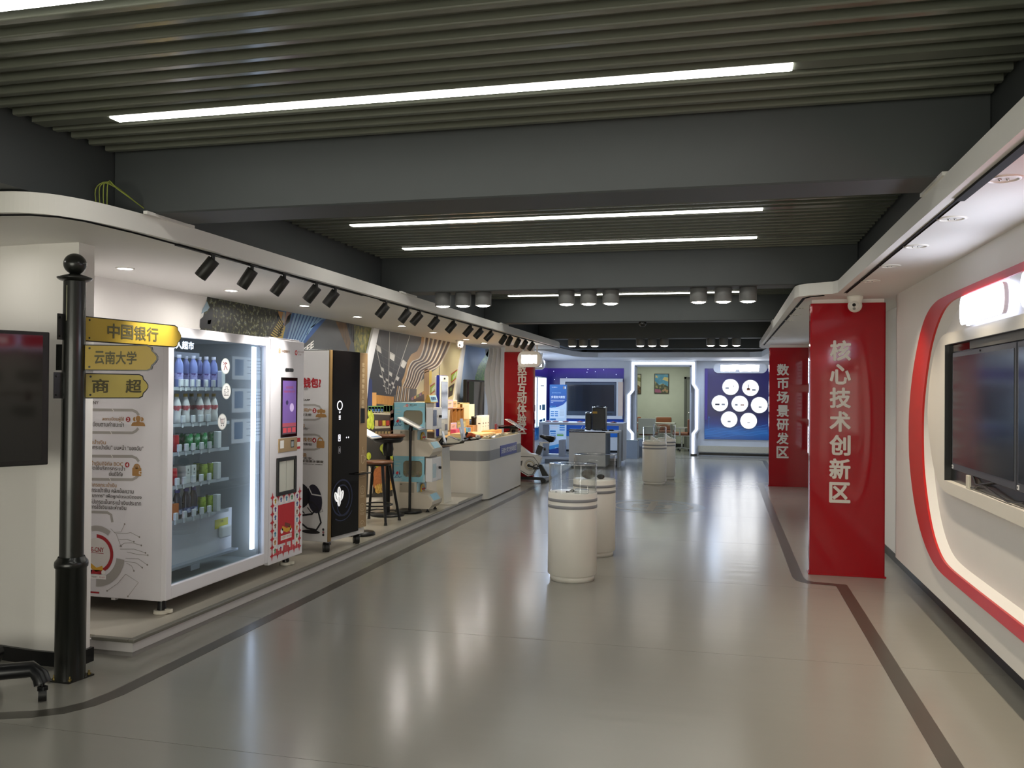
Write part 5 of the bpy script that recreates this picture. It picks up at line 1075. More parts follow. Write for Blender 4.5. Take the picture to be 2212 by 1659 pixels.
# ================================================================== SELF-ORDER KIOSK
km = thing('self_service_kiosk', 'slim white and blue self service terminal with tall dark screen', 'kiosk', (-3.62, 11.0, PZ))
KW = M('kiosk_white', '#e6e2d4', .3); KB = M('kiosk_blue', '#24308f', .35)
MB().prism([(-3.80, 10.62, PZ), (-3.42, 10.62, PZ), (-3.33, 10.70, PZ), (-3.36, 10.86, PZ), (-3.37, 11.36, PZ), (-3.80, 11.36, PZ)], (0, 0, .012), M('kiosk_base', '#d7d3c8', .35)).build('base_plate', km)
MB().prism([(-3.60, 10.66, PZ + .012), (-3.50, 10.66, PZ + .012), (-3.535, 10.66, .85), (-3.60, 10.66, .85)], (0, .32, 0), KW).build('pillar', km)
q = rounded(-3.619, 1.375, .017, .40, .016); q = [(x, z) for x, z in q]
MB().prism([(x, 10.72, z) for x, z in q], (0, .36, 0), KB).build('blue_case', km)
MB().box(-3.602, -3.585, 10.73, 11.07, .98, 1.765, KW, .008, 3).build('front_case', km)
MB().box(-3.586, -3.581, 10.77, 11.03, 1.20, 1.69, M('kiosk_screen', '#2b3344', .1, coat=.4), .002, 1).build('screen', km)
MB().box(-3.586, -3.580, 10.87, 10.93, 1.72, 1.74, BLACK, .003).build('camera_bar', km)
MB().box(-3.586, -3.581, 10.93, 11.03, 1.05, 1.13, M('scanner_window', '#6a6058', .2)).box(-3.586, -3.581, 10.77, 10.88, 1.04, 1.15, M('kiosk_panel', '#d2d2cc', .4)).build('scanner', km)
MB().box(-3.665, -3.636, 10.74, 11.08, .95, 1.76, KW, .008).build('rear_case', km)
MB().prism([(-3.70, 10.55, .855), (-3.33, 10.60, .885), (-3.26, 10.72, .895), (-3.26, 10.78, .915), (-3.10, 10.86, .935), (-3.10, 11.0, .945), (-3.70, 11.05, .935)], (0, 0, .012), GLOSSK).build('tray', km)
MB().prism([(-3.70, 10.55, .79), (-3.42, 10.57, .855), (-3.70, 10.57, .855)], (0, .3, 0), BLACK).build('tray_bracket', km)
def hold(x, y, z, h, w, label):
    t = thing('notice_holder', label, 'notice holder', (x, y, z), group='upright notice strips on the black tray')
    MB().prism([(x, y - w, z), (x + .012, y - w, z), (x - .03, y - w, z + h), (x - .042, y - w, z + h)], (0, 2 * w, 0), M('holder_strip', '#c9d2e2', .25)).build('strip', t)
    MB().box(x - .02, x + .03, y - w, y + w, z - .004, z + .012, M('holder_clear', '#dfe3e8', .15), .003).build('foot', t)
hold(-3.50, 10.68, .895, .15, .035, 'white notice strip at the left of the black tray')
hold(-3.30, 10.80, .93, .17, .035, 'white notice strip in the middle of the black tray')
t = thing('card_terminal', 'white wedge shaped card terminal on the black tray', 'terminal', (-3.42, 10.72, .89))
MB().prism([(-3.47, 10.66, .893), (-3.30, 10.66, .897), (-3.30, 10.66, .925), (-3.46, 10.66, .985)], (0, .12, 0), KW).build('body', t); MB().prism([(-3.455, 10.67, .985), (-3.31, 10.67, .93), (-3.31, 10.67, .934), (-3.455, 10.67, .989)], (0, .10, 0), BLACK).build('key_pad', t)
t = thing('plush_toy', 'orange black and white plush toy lying on the black tray', 'toy', (-3.17, 10.92, .945)); pw, po_, pk = M('plush_white', '#e8e4da', .9), M('plush_orange', '#b2512a', .9), M('plush_black', '#1c1816', .9)
MB().ball((-3.235, 10.92, .985), .055, po_, (1.1, .9, .75), 18).ball((-3.19, 10.92, .975), .045, po_, (1.2, .9, .7), 16).build('body', t); MB().ball((-3.13, 10.92, .975), .034, pw, (1.2, 1, .8), 16).ball((-3.185, 10.885, .955), .028, pw, (1.5, .8, .6), 12).build('face', t)
MB().ball((-3.27, 10.90, 1.0), .028, pk, (.9, .8, 1.2), 12).ball((-3.21, 10.875, .965), .022, pk, (1.6, .7, .6), 12).ball((-3.118, 10.888, .982), .008, pk, n=10).build('markings', t); MB().ball((-3.09, 10.93, .972), .022, po_, (1.4, .8, .6), 12).build('paw', t)
hold(-3.33, 10.95, .955, .25, .05, 'tallest bluish notice strip at the back of the black tray')
# ================================================================== COUNTER
ct = thing('display_counter', 'white counter with rounded corner, grey band and blue nameplate', 'counter', (-3.9, 13.0, 0))
CW, CG = M('counter_white', '#e4e1da', .3, vary=.01), M('counter_grey', '#8b8d90', .35)
def cpoly(m=0, x0=-4.45):
    x1, y0, y1, r = -3.285 - m, 11.95 + m, 14.08 - m, .19
    return [(x0, y0)] + [(x1 - r + r * math.sin(R(k * 9)), y0 + r - r * math.cos(R(k * 9))) for k in range(11)] + [(x1, y1), (x0, y1)]
def cslab(z0, z1, mat, m=0): return MB().prism([(x, y, z0) for x, y in cpoly(m)], (0, 0, z1 - z0), mat, False)
cslab(.016, .564, CW).build('lower_body', ct); cslab(.564, .710, CG, -.002).build('grey_band', ct); cslab(.710, .872, CW).build('upper_body', ct); cslab(0, .016, M('counter_plinth', '#7b7b78', .5), .03).build('plinth', ct)
pp = MB().box(-3.283, -3.276, 12.70, 13.75, .578, .745, M('nameplate_blue', '#1a2796', .3), .002, 1).build('nameplate', ct)
p = Print(Frame((-3.276, 12.70, .578), (0, 1, 0)), .001); p.text('云南大学文创体验区', .525, .084, .088, M('nameplate_letters', '#e6e8f0', .4), w=.96, bold=.02); p.build('nameplate_letters', ct)
# merchandise on top
CZ = .872
gl = thing('glass_tray_case', 'low glass topped tray of small souvenirs along the counter edge', 'tray', (-3.42, 13.1, CZ))
MB().box(-3.62, -3.31, 12.25, 13.98, CZ, CZ + .012, M('tray_wood_pale', '#d6c096', .5)).box(-3.318, -3.31, 12.25, 13.98, CZ, CZ + .035, GLASS).box(-3.62, -3.31, 12.25, 12.258, CZ, CZ + .035, GLASS).build('tray', gl)
SOU = [M('souvenir_%d' % k, c_, .35) for k, c_ in enumerate(('#3a3a3c', '#b9b2a6', '#7a6a50', '#d8d2c6', '#56585c'))]
for k in range(34):
    x = -3.335 - .085 * (k % 3); y = 12.32 + .145 * (k // 3) + .02 * (k % 2); zz = CZ + .012
    tt = thing('souvenir', 'tiny flat %s in the glass tray, %s row from near, %s from aisle' % ('badge' if k % 2 else 'tag', ORD[k // 3], ORD[k % 3]), 'souvenir', (x, y, zz), group='souvenirs in the glass tray')
    if k % 2: MB().lathe([(.0005, .0), (.022, 0), (.022, .008), (.017, .010), (.0005, .010)], (x, y, zz), SOU[k % 5], 14).build('badge', tt)
    else: MB().box(x - .016, x + .016, y - .028, y + .028, zz, zz + .012, SOU[k % 5], .003, 1).build('tag', tt)
def crate(name, label, cat, x0, x1, y0, y1, z0, z1, mat, w=.012, group=None, div=0):
    t = thing(name, label, cat, ((x0 + x1) / 2, (y0 + y1) / 2, z0), group=group)
    MB().box(x0, x1, y0, y0 + w, z0, z1, mat).box(x0, x1, y1 - w, y1, z0, z1, mat).build('side', t)
    MB().box(x0, x0 + w, y0 + w, y1 - w, z0, z1, mat).build('back', t); MB().box(x0, x1, y0, y1, z0, z0 + w, mat).box(x0, x1, y0, y1, z1 - w, z1, mat).build('shelf', t)
    for k in range(div): yy = y0 + (y1 - y0) * (k + 1) / (div + 1); MB().box(x0, x1, yy - w / 2, yy + w / 2, z0, z1, mat).build('divider', t)
    return t
def carton(label, x0, x1, y0, y1, z0, z1, mat, mat2=None, group=None, name='gift_box', cat='box'):
    t = thing(name, label, cat, ((x0 + x1) / 2, (y0 + y1) / 2, z0), group=group)
    MB().box(x0, x1, y0, y1, z0, z1, mat, .003, 1).build('box', t)
    if mat2:
        p = Print(Frame((x1, y0, z0), (0, 1, 0)), .001); w, h = y1 - y0, z1 - z0; p.rect(w * .12, w * .88, h * .12, h * .88, mat2); p.up(); p.rect(w * .3, w * .7, h * .55, h * .62, TX); p.rect(w * .3, w * .6, h * .4, h * .44, TX)
        q = Print(Frame((x0, y0, z0), (1, 0, 0)), .001); w = x1 - x0; q.rect(w * .12, w * .88, h * .12, h * .88, mat2); q.up(); q.rect(w * .3, w * .7, h * .55, h * .60, TX)
        p.build('label_print', t); q.build('label_print', t)
    return t
# wooden tray with slanted boards at the front left
carton('long pale wooden box lying at the front left of the counter', -3.86, -3.60, 12.02, 12.4, CZ, CZ + .075, PLY, name='wooden_box')
carton('flat pale wooden lid lying across the counter', -3.95, -3.52, 12.55, 13.3, CZ, CZ + .05, PLY, name='wooden_plank', cat='plank'); carton('orange brown wooden strip box behind the souvenirs', -3.75, -3.58, 13.3, 13.95, CZ, CZ + .065, M('box_ochre', '#c98f4a', .5), name='strip_box')
# riser at the back
carton('wooden riser carrying the souvenir shelves', -4.40, -3.99, 12.1, 13.9, CZ, CZ + .10, PLY, name='riser', cat='riser'); ZR = CZ + .10
crate('compartment_shelf', 'wooden shelf with four upright compartments on the counter', 'shelf', -4.32, -4.06, 12.55, 13.35, ZR, ZR + .33, WOOD, .014, div=3)
for k in range(4):
    y = 12.65 + .2 * k; tt = thing('ornament', 'small pale ornament standing in compartment %s of the wooden shelf' % ORD[k], 'ornament', (-4.14, y, ZR + .014), group='ornaments in the wooden shelf')
    MB().lathe([(.0005, 0), (.03, 0), (.034, .02), (.022, .05), (.03, .085), (.018, .115), (.0005, .125)], (-4.14, y, ZR + .014), M('ornament_%d' % (k % 3), ('#e8dcc4', '#d8c8a8', '#b8863c')[k % 3], .4), 14).build('figure', tt)
ab = thing('framed_board', 'leaning wooden framed board of pale pieces at the left of the counter', 'board', (-4.0, 12.2, ZR)); u_ = Vector((.25, .97, 0)).normalized(); v_ = Vector((-.18, .0, .98)).normalized()
fb = Frame((-3.97, 12.05, CZ + .10), Vector((1, .12, 0)).normalized(), Vector((0, .16, .987)))
MB().prism([fb.pt(-.16, 0), fb.pt(.10, 0), fb.pt(.10, .34), fb.pt(-.16, .34)], fb.n * .015, WOOD).build('frame', ab)
p = Print(fb, .016); p.rect(-.14, .08, .02, .32, M('board_cream', '#e2d6c0', .5)); p.up()
for k in range(6): p.disc(-.09 + .11 * (k % 2), .07 + .09 * (k // 2), .022, M('medal_brown', '#96703c', .5), 12, 1.3)
p.build('pieces', ab)
carton('pastel rainbow gift box on top of the compartment shelf', -4.30, -4.08, 12.50, 12.85, ZR + .33, ZR + .46, M('box_lilac', '#c3aed0', .4), M('box_peach', '#e6c9b8', .4))
carton('cream gift box with brown print on the compartment shelf', -4.30, -4.10, 12.87, 13.12, ZR + .33, ZR + .45, M('box_cream', '#e9dcc2', .5), M('box_tan', '#caa878', .5))
crate('open_shelf', 'pale open wooden shelf behind the compartment shelf', 'shelf', -4.38, -4.16, 13.45, 14.0, ZR, ZR + .40, PLY, .014)
carton('tall cream book box at the right of the open shelf', -4.14, -4.02, 13.52, 13.82, ZR + .14, ZR + .38, M('box_ivory', '#e6d9b4', .5), None); 
for k in range(2): carton('black bound book upright in the open shelf, %s of two' % ('left' if k == 0 else 'right'), -4.30, -4.18, 13.52 + .08 * k, 13.58 + .08 * k, ZR + .014, ZR + .2, M('book_black', '#23211f', .4), None, 'black books in the open shelf', 'book', 'book')
cy_ = thing('canister', 'black cylindrical canister beside the white boxes', 'canister', (-4.0, 13.42, CZ)); MB().lathe([(.0005, 0), (.042, 0), (.042, .25), (.045, .25), (.045, .29), (.0005, .292)], (-3.92, 13.45, CZ), BLACK, 20).build('tube', cy_)
for k in range(3): carton('tall white gift box with black rims, %s of three' % ('nearest', 'middle', 'farthest')[k], -3.90, -3.80, 13.52 + .15 * k, 13.65 + .15 * k, CZ, CZ + .30, M('box_white', '#ebe6dc', .4), M('box_white2', '#e2dccf', .4), 'tall white gift boxes')
pc_ = ['#c04a6a', '#d0506c', '#6a4a9c', '#c98a3c', '#3f7f9c', '#4a6a9a', '#d0a46a', '#b8863c']
for k in range(8): carton('small bright souvenir box in the front row of the counter, %s from the left' % ORD[k], -3.985, -3.90, 12.42 + .135 * k, 12.535 + .135 * k, CZ + .05 * (k < 7), CZ + .05 * (k < 7) + .07, M('mini_box_%d' % k, pc_[k], .45), None, 'small bright souvenir boxes')
carton('pastel pink and violet box behind the small bright boxes', -4.04, -3.99, 12.42, 12.75, ZR, ZR + .11, M('box_lilac', '#c3aed0'), M('box_rose', '#dcae9e', .4)); carton('olive printed box beside the pastel box', -4.05, -3.98, 12.95, 13.2, ZR, ZR + .13, M('box_olive', '#8d8458', .5), M('box_sand', '#b8a878', .5))
for k in range(2): carton('small brown wooden cube box, %s of the pair' % ('left' if k == 0 else 'right'), -3.98, -3.88, 13.24 + .15 * k, 13.37 + .15 * k, CZ + .01, CZ + .15, WOOD, None, 'brown cube boxes', 'wooden_box')
carton('dark brown box behind the upright notice strips', -4.35, -4.0, 12.0, 12.09, CZ, CZ + .09, M('box_dark_brown', '#4a3c30', .5), name='dark_box')
carton('small dark red booklet standing at the far end of the counter', -3.66, -3.64, 13.78, 13.88, CZ + .065, CZ + .16, M('booklet_red', '#5a1620', .4), name='booklet', cat='booklet')

# ================================================================== EXERCISE BIKE
bk = thing('exercise_bike', 'white and black exercise bike parked between counter and red column', 'bike', (-3.3, 14.8, 0)); BX, BY = -3.24, 14.8
BW_, BKp = M('bike_white', '#d9d9d6', .3), M('bike_black', '#161616', .35)
def bp(px_, py_): q = at('y', BY, px_, py_); return (q.x, q.z)
prof = [(1085, 946), (1108, 958), (1124, 962), (1146, 979), (1163, 982), (1170, 988), (1167, 1000), (1152, 1026), (1142, 1028), (1124, 1017), (1085, 1006)]
MB().prism([(bp(*q)[0], BY - .07, bp(*q)[1]) for q in prof], (0, .14, 0), BW_).build('shroud', bk)
p = Print(Frame((0, BY - .07, 0), (1, 0, 0)), .001)
p.lpx([(1100, 985), (1124, 986), (1153, 987), (1164, 1002), (1150, 1025), (1141, 1026), (1122, 1015)], .010, BKp)
a, b = p.F.px(1144.5, 1004.5); p.ring(a, b, .075, .10, M('bike_grey', '#b9b9b6', .4)); p.ring(a, b, .062, .070, M('bike_gold', '#9a8330', .4)); p.up(); p.ppx([(1124, 996), (1129, 995), (1127, 1006), (1124, 1005)], M('bike_vent', '#5c5e60', .5)); p.build('shroud_graphics', bk)
ax, az = bp(1144.5, 1004.5)
MB().cyl((ax, BY - .115, az), (ax, BY + .115, az), .024, BKp, 18).prism([(ax - .01, BY - .125, az - .016), (ax + .16, BY - .125, az - .052), (ax + .165, BY - .125, az - .03), (ax - .01, BY - .125, az + .016)], (0, .018, 0), BKp).prism([(ax + .01, BY + .107, az - .016), (ax - .16, BY + .107, az + .03), (ax - .165, BY + .107, az + .052), (ax + .01, BY + .107, az + .016)], (0, .018, 0), BKp).build('crank', bk)
for sx, yy in ((1, -.19), (-1, .19)):
    cxx, czz = ax + sx * .155, az - sx * .042; MB().box(cxx - .045, cxx + .045, BY + yy - .05, BY + yy + .05, czz - .012, czz + .014, BKp, .006).tube([(cxx - .03, BY + yy - .045, czz), (cxx - .05, BY + yy, czz + .05), (cxx + .0, BY + yy + .03, czz + .07), (cxx + .04, BY + yy, czz + .03)], .009, BKp, 7).build('pedal', bk)
x0, z0 = bp(1163, 990); x1, z1 = bp(1176, 1030)
MB().prism([(bp(1163, 1004)[0], BY - .03, bp(1163, 1004)[1]), (bp(1170, 1003)[0], BY - .03, bp(1170, 1003)[1]), (bp(1186, 1028)[0], BY - .03, bp(1186, 1028)[1]), (bp(1172, 1028)[0], BY - .03, bp(1172, 1028)[1])], (0, .06, 0), BKp).build('rear_strut', bk)
xr, zr = bp(1180, 1032); MB().cyl((xr, BY - .24, .045), (xr, BY + .24, .045), .040, M('stabilizer_grey', '#56585a', .4), 18).cyl((xr, BY - .27, .047), (xr, BY - .19, .047), .047, BLACK, 20).cyl((xr, BY + .19, .047), (xr, BY + .27, .047), .047, BLACK, 20).build('rear_stabilizer', bk)
MB().cyl((-3.92, BY - .24, .045), (-3.92, BY + .24, .045), .040, M('stabilizer_grey', '#56585a'), 18).box(-3.92, xr, BY - .03, BY + .03, .03, .08, BKp).build('front_stabilizer', bk)
xa, za = bp(1166, 985); xb, zb_ = bp(1168, 953); mb = MB(); mb.prism([(bp(1157, 979)[0], BY - .03, bp(1157, 979)[1]), (bp(1167, 983)[0], BY - .03, bp(1167, 983)[1]), (bp(1174, 965)[0], BY - .03, bp(1174, 965)[1]), (bp(1163, 961)[0], BY - .03, bp(1163, 961)[1])], (0, .06, 0), BKp); mb.build('seat_tube', bk)
MB().prism([(bp(1165, 963)[0], BY - .02, bp(1165, 963)[1]), (bp(1172, 965)[0], BY - .02, bp(1172, 965)[1]), (bp(1173, 957)[0], BY - .02, bp(1173, 957)[1]), (bp(1166, 955)[0], BY - .02, bp(1166, 955)[1])], (0, .04, 0), CHROME).box(bp(1165, 957)[0], bp(1188, 957)[0], BY - .018, BY + .018, bp(1165, 957)[1], bp(1165, 957)[1] + .02, BW_).cyl((bp(1175, 970)[0], BY, bp(1175, 970)[1]), (bp(1179, 970)[0], BY, bp(1179, 970)[1]), .026, BKp, 12).build('seat_post', bk)
sp_ = [(1166, 941), (1170, 939), (1178, 941), (1190, 942), (1197, 943), (1198, 948), (1194, 955), (1188, 955), (1178, 949), (1168, 945)]
sv = [bp(*q) for q in sp_]; mb = MB(); n = len(sv); halfw = [.03, .03, .05, .10, .105, .10, .08, .06, .04, .03]
mb.add([(x, BY - w, z) for (x, z), w in zip(sv, halfw)] + [(x, BY + w, z) for (x, z), w in zip(sv, halfw)], [list(range(n)), list(range(2 * n - 1, n - 1, -1))] + [((i + 1) % n, i, n + i, n + (i + 1) % n) for i in range(n)], M('saddle_black', '#121214', .45), True); mb.build('saddle', bk)
MB().frustum((-3.63, BY, .60), (-3.58, BY, .90), .035, .03, BKp, 14).build('front_post', bk)
MB().box(-3.86, -3.50, BY - .02, BY + .02, .915, .945, BKp, .008).tube([(-3.52, BY - .2, .955), (-3.56, BY - .2, .95), (-3.70, BY - .12, .945), (-3.70, BY + .12, .945), (-3.56, BY + .2, .95), (-3.52, BY + .2, .955)], .016, BKp, 9).tube([(-3.62, BY - .1, .92), (-3.63, BY - .11, .88), (-3.68, BY - .11, .86)], .009, BKp, 7).build('handlebar', bk)
MB().prism([(-3.87, BY - .2, .955), (-3.60, BY - .2, .965), (-3.60, BY - .2, .975), (-3.87, BY - .2, .965)], (0, .4, 0), M('bike_desk', '#5a2a24', .3)).build('desk_board', bk)
t = thing('booklet', 'open magazine tilted on the handlebar of the exercise bike', 'magazine', (-3.55, BY, 1.0))
f_ = Frame((-3.70, BY - .14, 1.075), Vector((.72, 0, -.52)).normalized(), Vector((0, 1, 0)));
f_ = Frame((-3.71, BY - .16, 1.08), Vector((.82, 0, -.47)).normalized(), Vector((0, 1, 0)))
MB().prism([f_.pt(0, 0), f_.pt(.36, 0), f_.pt(.36, .15), f_.pt(0, .15)], f_.n * .005, M('paper_white', '#f0efec')).prism([f_.pt(0, .155), f_.pt(.36, .155), f_.pt(.38, .31), f_.pt(.02, .31)], f_.n * .008, M('paper_grey', '#aeb4bc', .4)).build('pages', t)
p = Print(f_, .006); p.rect(.03, .15, .03, .12, M('photo_red', '#a8605a', .5)); p.rect(.2, .33, .03, .12, M('photo_blue', '#6c84a8', .5)); p.build('pictures', t)
MB().box(-3.66, -3.52, BY + .02, BY + .06, .82, .92, M('tag_card', '#a89478', .5)).build('hang_tag', t)

# ================================================================== STANDING SCREEN AND WAVE PANELS BY THE LEFT WALL
t = thing('portrait_screen', 'tall glossy black portrait screen before the sky mural, reflecting red', 'screen', (-4.30, 13.6, PZ)); 
q0 = at('x', -4.25, 1012, 820); q1 = at('x', -4.25, 1047, 870)
MB().box(-4.32, -4.255, q0.y - .08, q1.y, .55, q0.z, BLACK, .01).build('housing', t); MB().box(-4.256, -4.25, q0.y - .05, q1.y - .03, .60, q0.z - .03, M('screen_gloss', '#0b0507', .04, coat=.5)).build('screen', t); MB().box(-4.40, -4.30, (q0.y + q1.y) / 2 - .1, (q0.y + q1.y) / 2 + .1, 0, .6, BLKM).build('stand', t)
wp_ = thing('wave_panel_wall', 'white rippled vertical wave panels between the sky mural and the red column', 'wall panel', (-4.2, 15.6, 0))
YW = 15.62
def wx(k, z):
    top, mid, low = [at('y', YW, (1056, 1064, 1073, 1082, 1095)[k], 756).x, at('y', YW, (1045.5, 1057, 1068, 1079, 1095)[k], 817).x, at('y', YW, (1053, 1064, 1073, 1083, 1095)[k], 890).x]
    zz = [2.33, 1.82, 1.2]
    if z > zz[1]: f = (zz[0] - z) / (zz[0] - zz[1]); f = f * f * (3 - 2 * f) if f > 0 else 0; return top + (mid - top) * f
    f = min((zz[1] - z) / (zz[1] - zz[2]), 1.6); g = .5 - .5 * math.cos(math.pi * f); return mid + (low - mid) * g
for k in range(4):
    v, f = [], []
    for i in range(25):
        z = ZS - .003 - (ZS - .01) * i / 24; x0, x1 = max(wx(k, z), -4.47), min(wx(k + 1, z), -3.89)
        v += [(x0, YW + .09, z), (x0 + .004, YW, z), (x1 - .02, YW + .06, z), (x1, YW + .09, z)]
    for i in range(24):
        for j in range(3): f.append((i * 4 + j, (i + 1) * 4 + j, (i + 1) * 4 + j + 1, i * 4 + j + 1))
    MB().add(v, f, WSAT, False).build('wave_fin', wp_)
# ================================================================== PRINTED MURALS ON THE LEFT WALL
MX = -4.479
FM = Frame((MX, 0, 0), (0, 1, 0))
FOL = ramp_mat('print_foliage', [(.36, '#0c0d0a'), (.47, '#15170f'), (.54, '#30341a'), (.60, '#5c5826'), (.645, '#87938f'), (.67, '#14150f')], scale=26, detail=9, rough=.4, distort=.2)
FOL2 = ramp_mat('print_foliage_yellow', [(.32, '#1f2110'), (.48, '#55581f'), (.60, '#8c8130'), (.72, '#2a2a16')], scale=12, detail=12, rough=.4, distort=.4, stretch=(1, 2, 1))
TREE = ramp_mat('print_tree_green', [(.34, '#2c4a14'), (.48, '#5c962a'), (.60, '#9cc84a'), (.72, '#3c641e')], scale=26, detail=8, rough=.4)
C = lambda n_, c_: M('print_' + n_, c_, .42, vary=.04)
# A: cafe mural
def mural(name, label, loc, pts):
    t = thing(name, label, 'mural', loc); mb = MB(); v = [FM.pt(*FM.px(*q), .0) for q in pts]
    mb.prism(v, (.003, 0, 0), WSAT); mb.build('backing', t); return t
ptsA = [(447, 641), (802, 708), (737, 1010), (372, 1000)]
t = mural('cafe_mural', 'printed wall mural of dark trees, blue stripes and grey cafe wall', (MX, 8, 1.6), ptsA)
p = Print(FM, .0035)
p.ppx([(447, 641), (604, 671), (590, 735), (560, 880), (520, 1003), (372, 1000)], FOL); p.ppx([(660, 680), (802, 708), (737, 1010), (560, 1004), (520, 1003), (600, 780)], C('cafe_grey', '#45484a')); p.ppx([(602, 670), (662, 681), (640, 745), (560, 1004), (520, 1003), (575, 780)], C('cafe_blue', '#3f6f9c')); p.up()
p.ppx([(446, 650), (452, 664), (447, 671), (434, 678), (437, 668)], C('pale_sky', '#8fa6b4')); p.ppx([(432, 690), (450, 672), (458, 674), (458, 712), (431, 708)], C('dark_car', '#14151a'))
p.ppx([(448, 692), (456, 690), (454, 700), (448, 700)], C('light_spot', '#c9c6bc'))
p.ppx([(600, 672), (611, 674), (608, 690), (602, 684)], C('ochre', '#a8863a')); p.ppx([(611, 674), (616, 675), (614, 700), (609, 696)], C('stone', '#9a958a'))
p.ppx([(603, 682), (612, 700), (604, 727), (584, 727), (576, 722)], C('awning_dark', '#2a281c')); p.ppx([(609, 700), (616, 706), (610, 732), (598, 730)], C('awning_yellow', '#b59a3a'))
p.ppx([(618, 673), (630, 676), (622, 696), (612, 706)], C('brick_print', '#9c7a6a')); p.ppx([(616, 700), (630, 690), (628, 730), (613, 733)], C('slate_blue', '#3c5f86')); p.up()
for k in range(9): p.lpx([(602 - 2.6 * k + 3, 690 + 4.5 * k - 4), (611 - 1.4 * k, 700 + 4.2 * k - 2)], .012, C('awning_yellow', '#b59a3a'))
for k in range(4): p.lpx([(612 - 1.5 * k, 706 + 6 * k), (600 - 1.2 * k, 712 + 5.5 * k)], .012, C('awning_dark', '#2a281c'))
for k in range(6): p.lpx([(628 - .6 * k, 678 + 3 * k), (620 - 1.2 * k, 686 + 3.4 * k)], .018, C('awning_dark', '#2a281c'))
p.ppx([(632, 676), (704, 689), (660, 740), (610, 760), (618, 726)], C('roller_navy', '#27508a')); p.up()
for k in range(10):
    x0 = 636 + 7.2 * k; xb = 618 + 5.4 * k
    yb_ = 740 if k < 7 else 740 - (k - 6) * 16
    p.ppx([(x0, 676.5 + 1.3 * k), (x0 + 4.4, 677.2 + 1.3 * k), (xb + 3.2 + (k > 6) * (k - 6) * 4, yb_), (xb + (k > 6) * (k - 6) * 4, yb_)], C('roller_blue', '#7fa6c8'))
p.ppx([(724, 694), (748, 698), (757, 740), (752, 760)], ramp_mat('print_bark', [(.3, '#3a2c1c'), (.6, '#7a5a2c'), (.8, '#4a3a22')], scale=6, stretch=(1, 8, 1))); p.ppx([(746, 698), (763, 701), (765, 740), (760, 738)], C('grille_dark', '#2c2d2e'))
for k in range(4): p.lpx([(750 + 4 * k, 699 + k), (752 + 3.6 * k, 712 + 9 * k)], .012, C('grille_grey', '#8d8f92'))
p.ppx([(764, 702), (802, 708), (789, 762), (766, 762), (764, 740)], FOL2); p.up()
a, b = FM.px(677, 742); p.text('COFFEE', a, b, .075, C('cafe_white', '#e8e8e4'), w=.62, al='r', bold=.03, rise=.43)
p.build('print', t)
# B: supermarket mural
ptsB = [(816, 711), (997, 744), (984, 820), (960, 1070), (770, 1075), (792, 820)]
t = mural('supermarket_mural', 'printed wall mural of a supermarket aisle with tiled ceiling and wooden waves', (MX, 12, 1.3), ptsB)
p = Print(FM, .0035)
p.ppx(ptsB, C('market_grey', '#55524c')); p.up(); p.ppx([(974, 740), (997, 744), (984, 820), (960, 1070), (890, 1072), (900, 830), (950, 790)], C('market_cream', '#cbbf93')); p.up(); p.ppx([(795, 790), (815, 846), (850, 850), (852, 1073), (770, 1075), (792, 820)], C('market_shelf', '#33312e')); p.up(); p.ppx([(815, 712), (912, 729), (908, 760), (884, 770), (862, 850), (845, 856), (800, 852), (790, 815)], C('ceiling_dark', '#201f1d')); p.up()
VPX = (838, 866); TOP = [780, 803, 818, 841, 862, 885, 908]
def gp(i, tt):
    """ceiling grid: i-th ray, tt from 0 (top) to 1 (vanishing point), with the rows tilted"""
    x = TOP[0] + 0; xi = TOP[min(int(i), 6)]; f_ = i - int(i)
    if f_ and int(i) < 6: xi += (TOP[int(i) + 1] - TOP[int(i)]) * f_
    y0 = 712 + (xi - 815) * .18
    return (xi + (VPX[0] - xi) * tt, y0 + (VPX[1] - y0) * tt)
ts = [1 - (1 - .0) * .845 ** k for k in range(22)]
sk = .055
rnd2 = random.Random(3)
for r_ in range(0, 17):
    for i in range(0, 6):
        if (i * 2 + r_ + (r_ // 4)) % 4 == 0 and r_ > 0:
            q = [gp(i + .12, ts[r_] + sk * (i - 3) * (1 - ts[r_])), gp(i + .88, ts[r_] + sk * (i - 2.2) * (1 - ts[r_])), gp(i + .88, ts[r_ + 1] - .012 + sk * (i - 2.2) * (1 - ts[r_])), gp(i + .12, ts[r_ + 1] - .012 + sk * (i - 3) * (1 - ts[r_]))]
            if min(y for x, y in q) > 713 + (q[0][0] - 815) * .18 and min(x for x, y in q) > 793 and max(y for x, y in q) < 850: p.ppx(q, C('tile_white', '#d3d0c8'))
for r_ in range(1, 14):
    a_, b_ = gp(.6, ts[r_] + sk * (-2.4) * (1 - ts[r_])), gp(5.9, ts[r_] + sk * 2.9 * (1 - ts[r_]))
    if a_[1] > 716: p.lpx([a_, b_], .006, C('grid_grey', '#4e4c47'))
p.up()
for i in range(1, 6): p.lpx([gp(i, .0 if i > 1 else .25), gp(i, .90)], .016 if i in (1, 3, 5) else .010, C('grid_light', '#b9b5aa') if i in (1, 3, 5) else C('grid_grey', '#4e4c47'))
p.up(); Z2 = lambda x, y: (780 + x / 6.913, 680 + y / 6.913)
LW = [(925, 330), (925, 345), (905, 500), (850, 640), (745, 690), (695, 790), (655, 950), (605, 1070)]
RWv = [(1345, 410), (1340, 420), (1262, 590), (1165, 755), (1040, 830), (930, 880), (885, 985), (820, 1110)]
p.ppx([Z2(*q) for q in [(900, 325), (890, 420), (830, 545), (745, 590), (690, 690), (640, 900), (600, 990)] + [(605, 1080)] + RWv[::-1]], C('wave_tan', '#b58f58')); p.up()
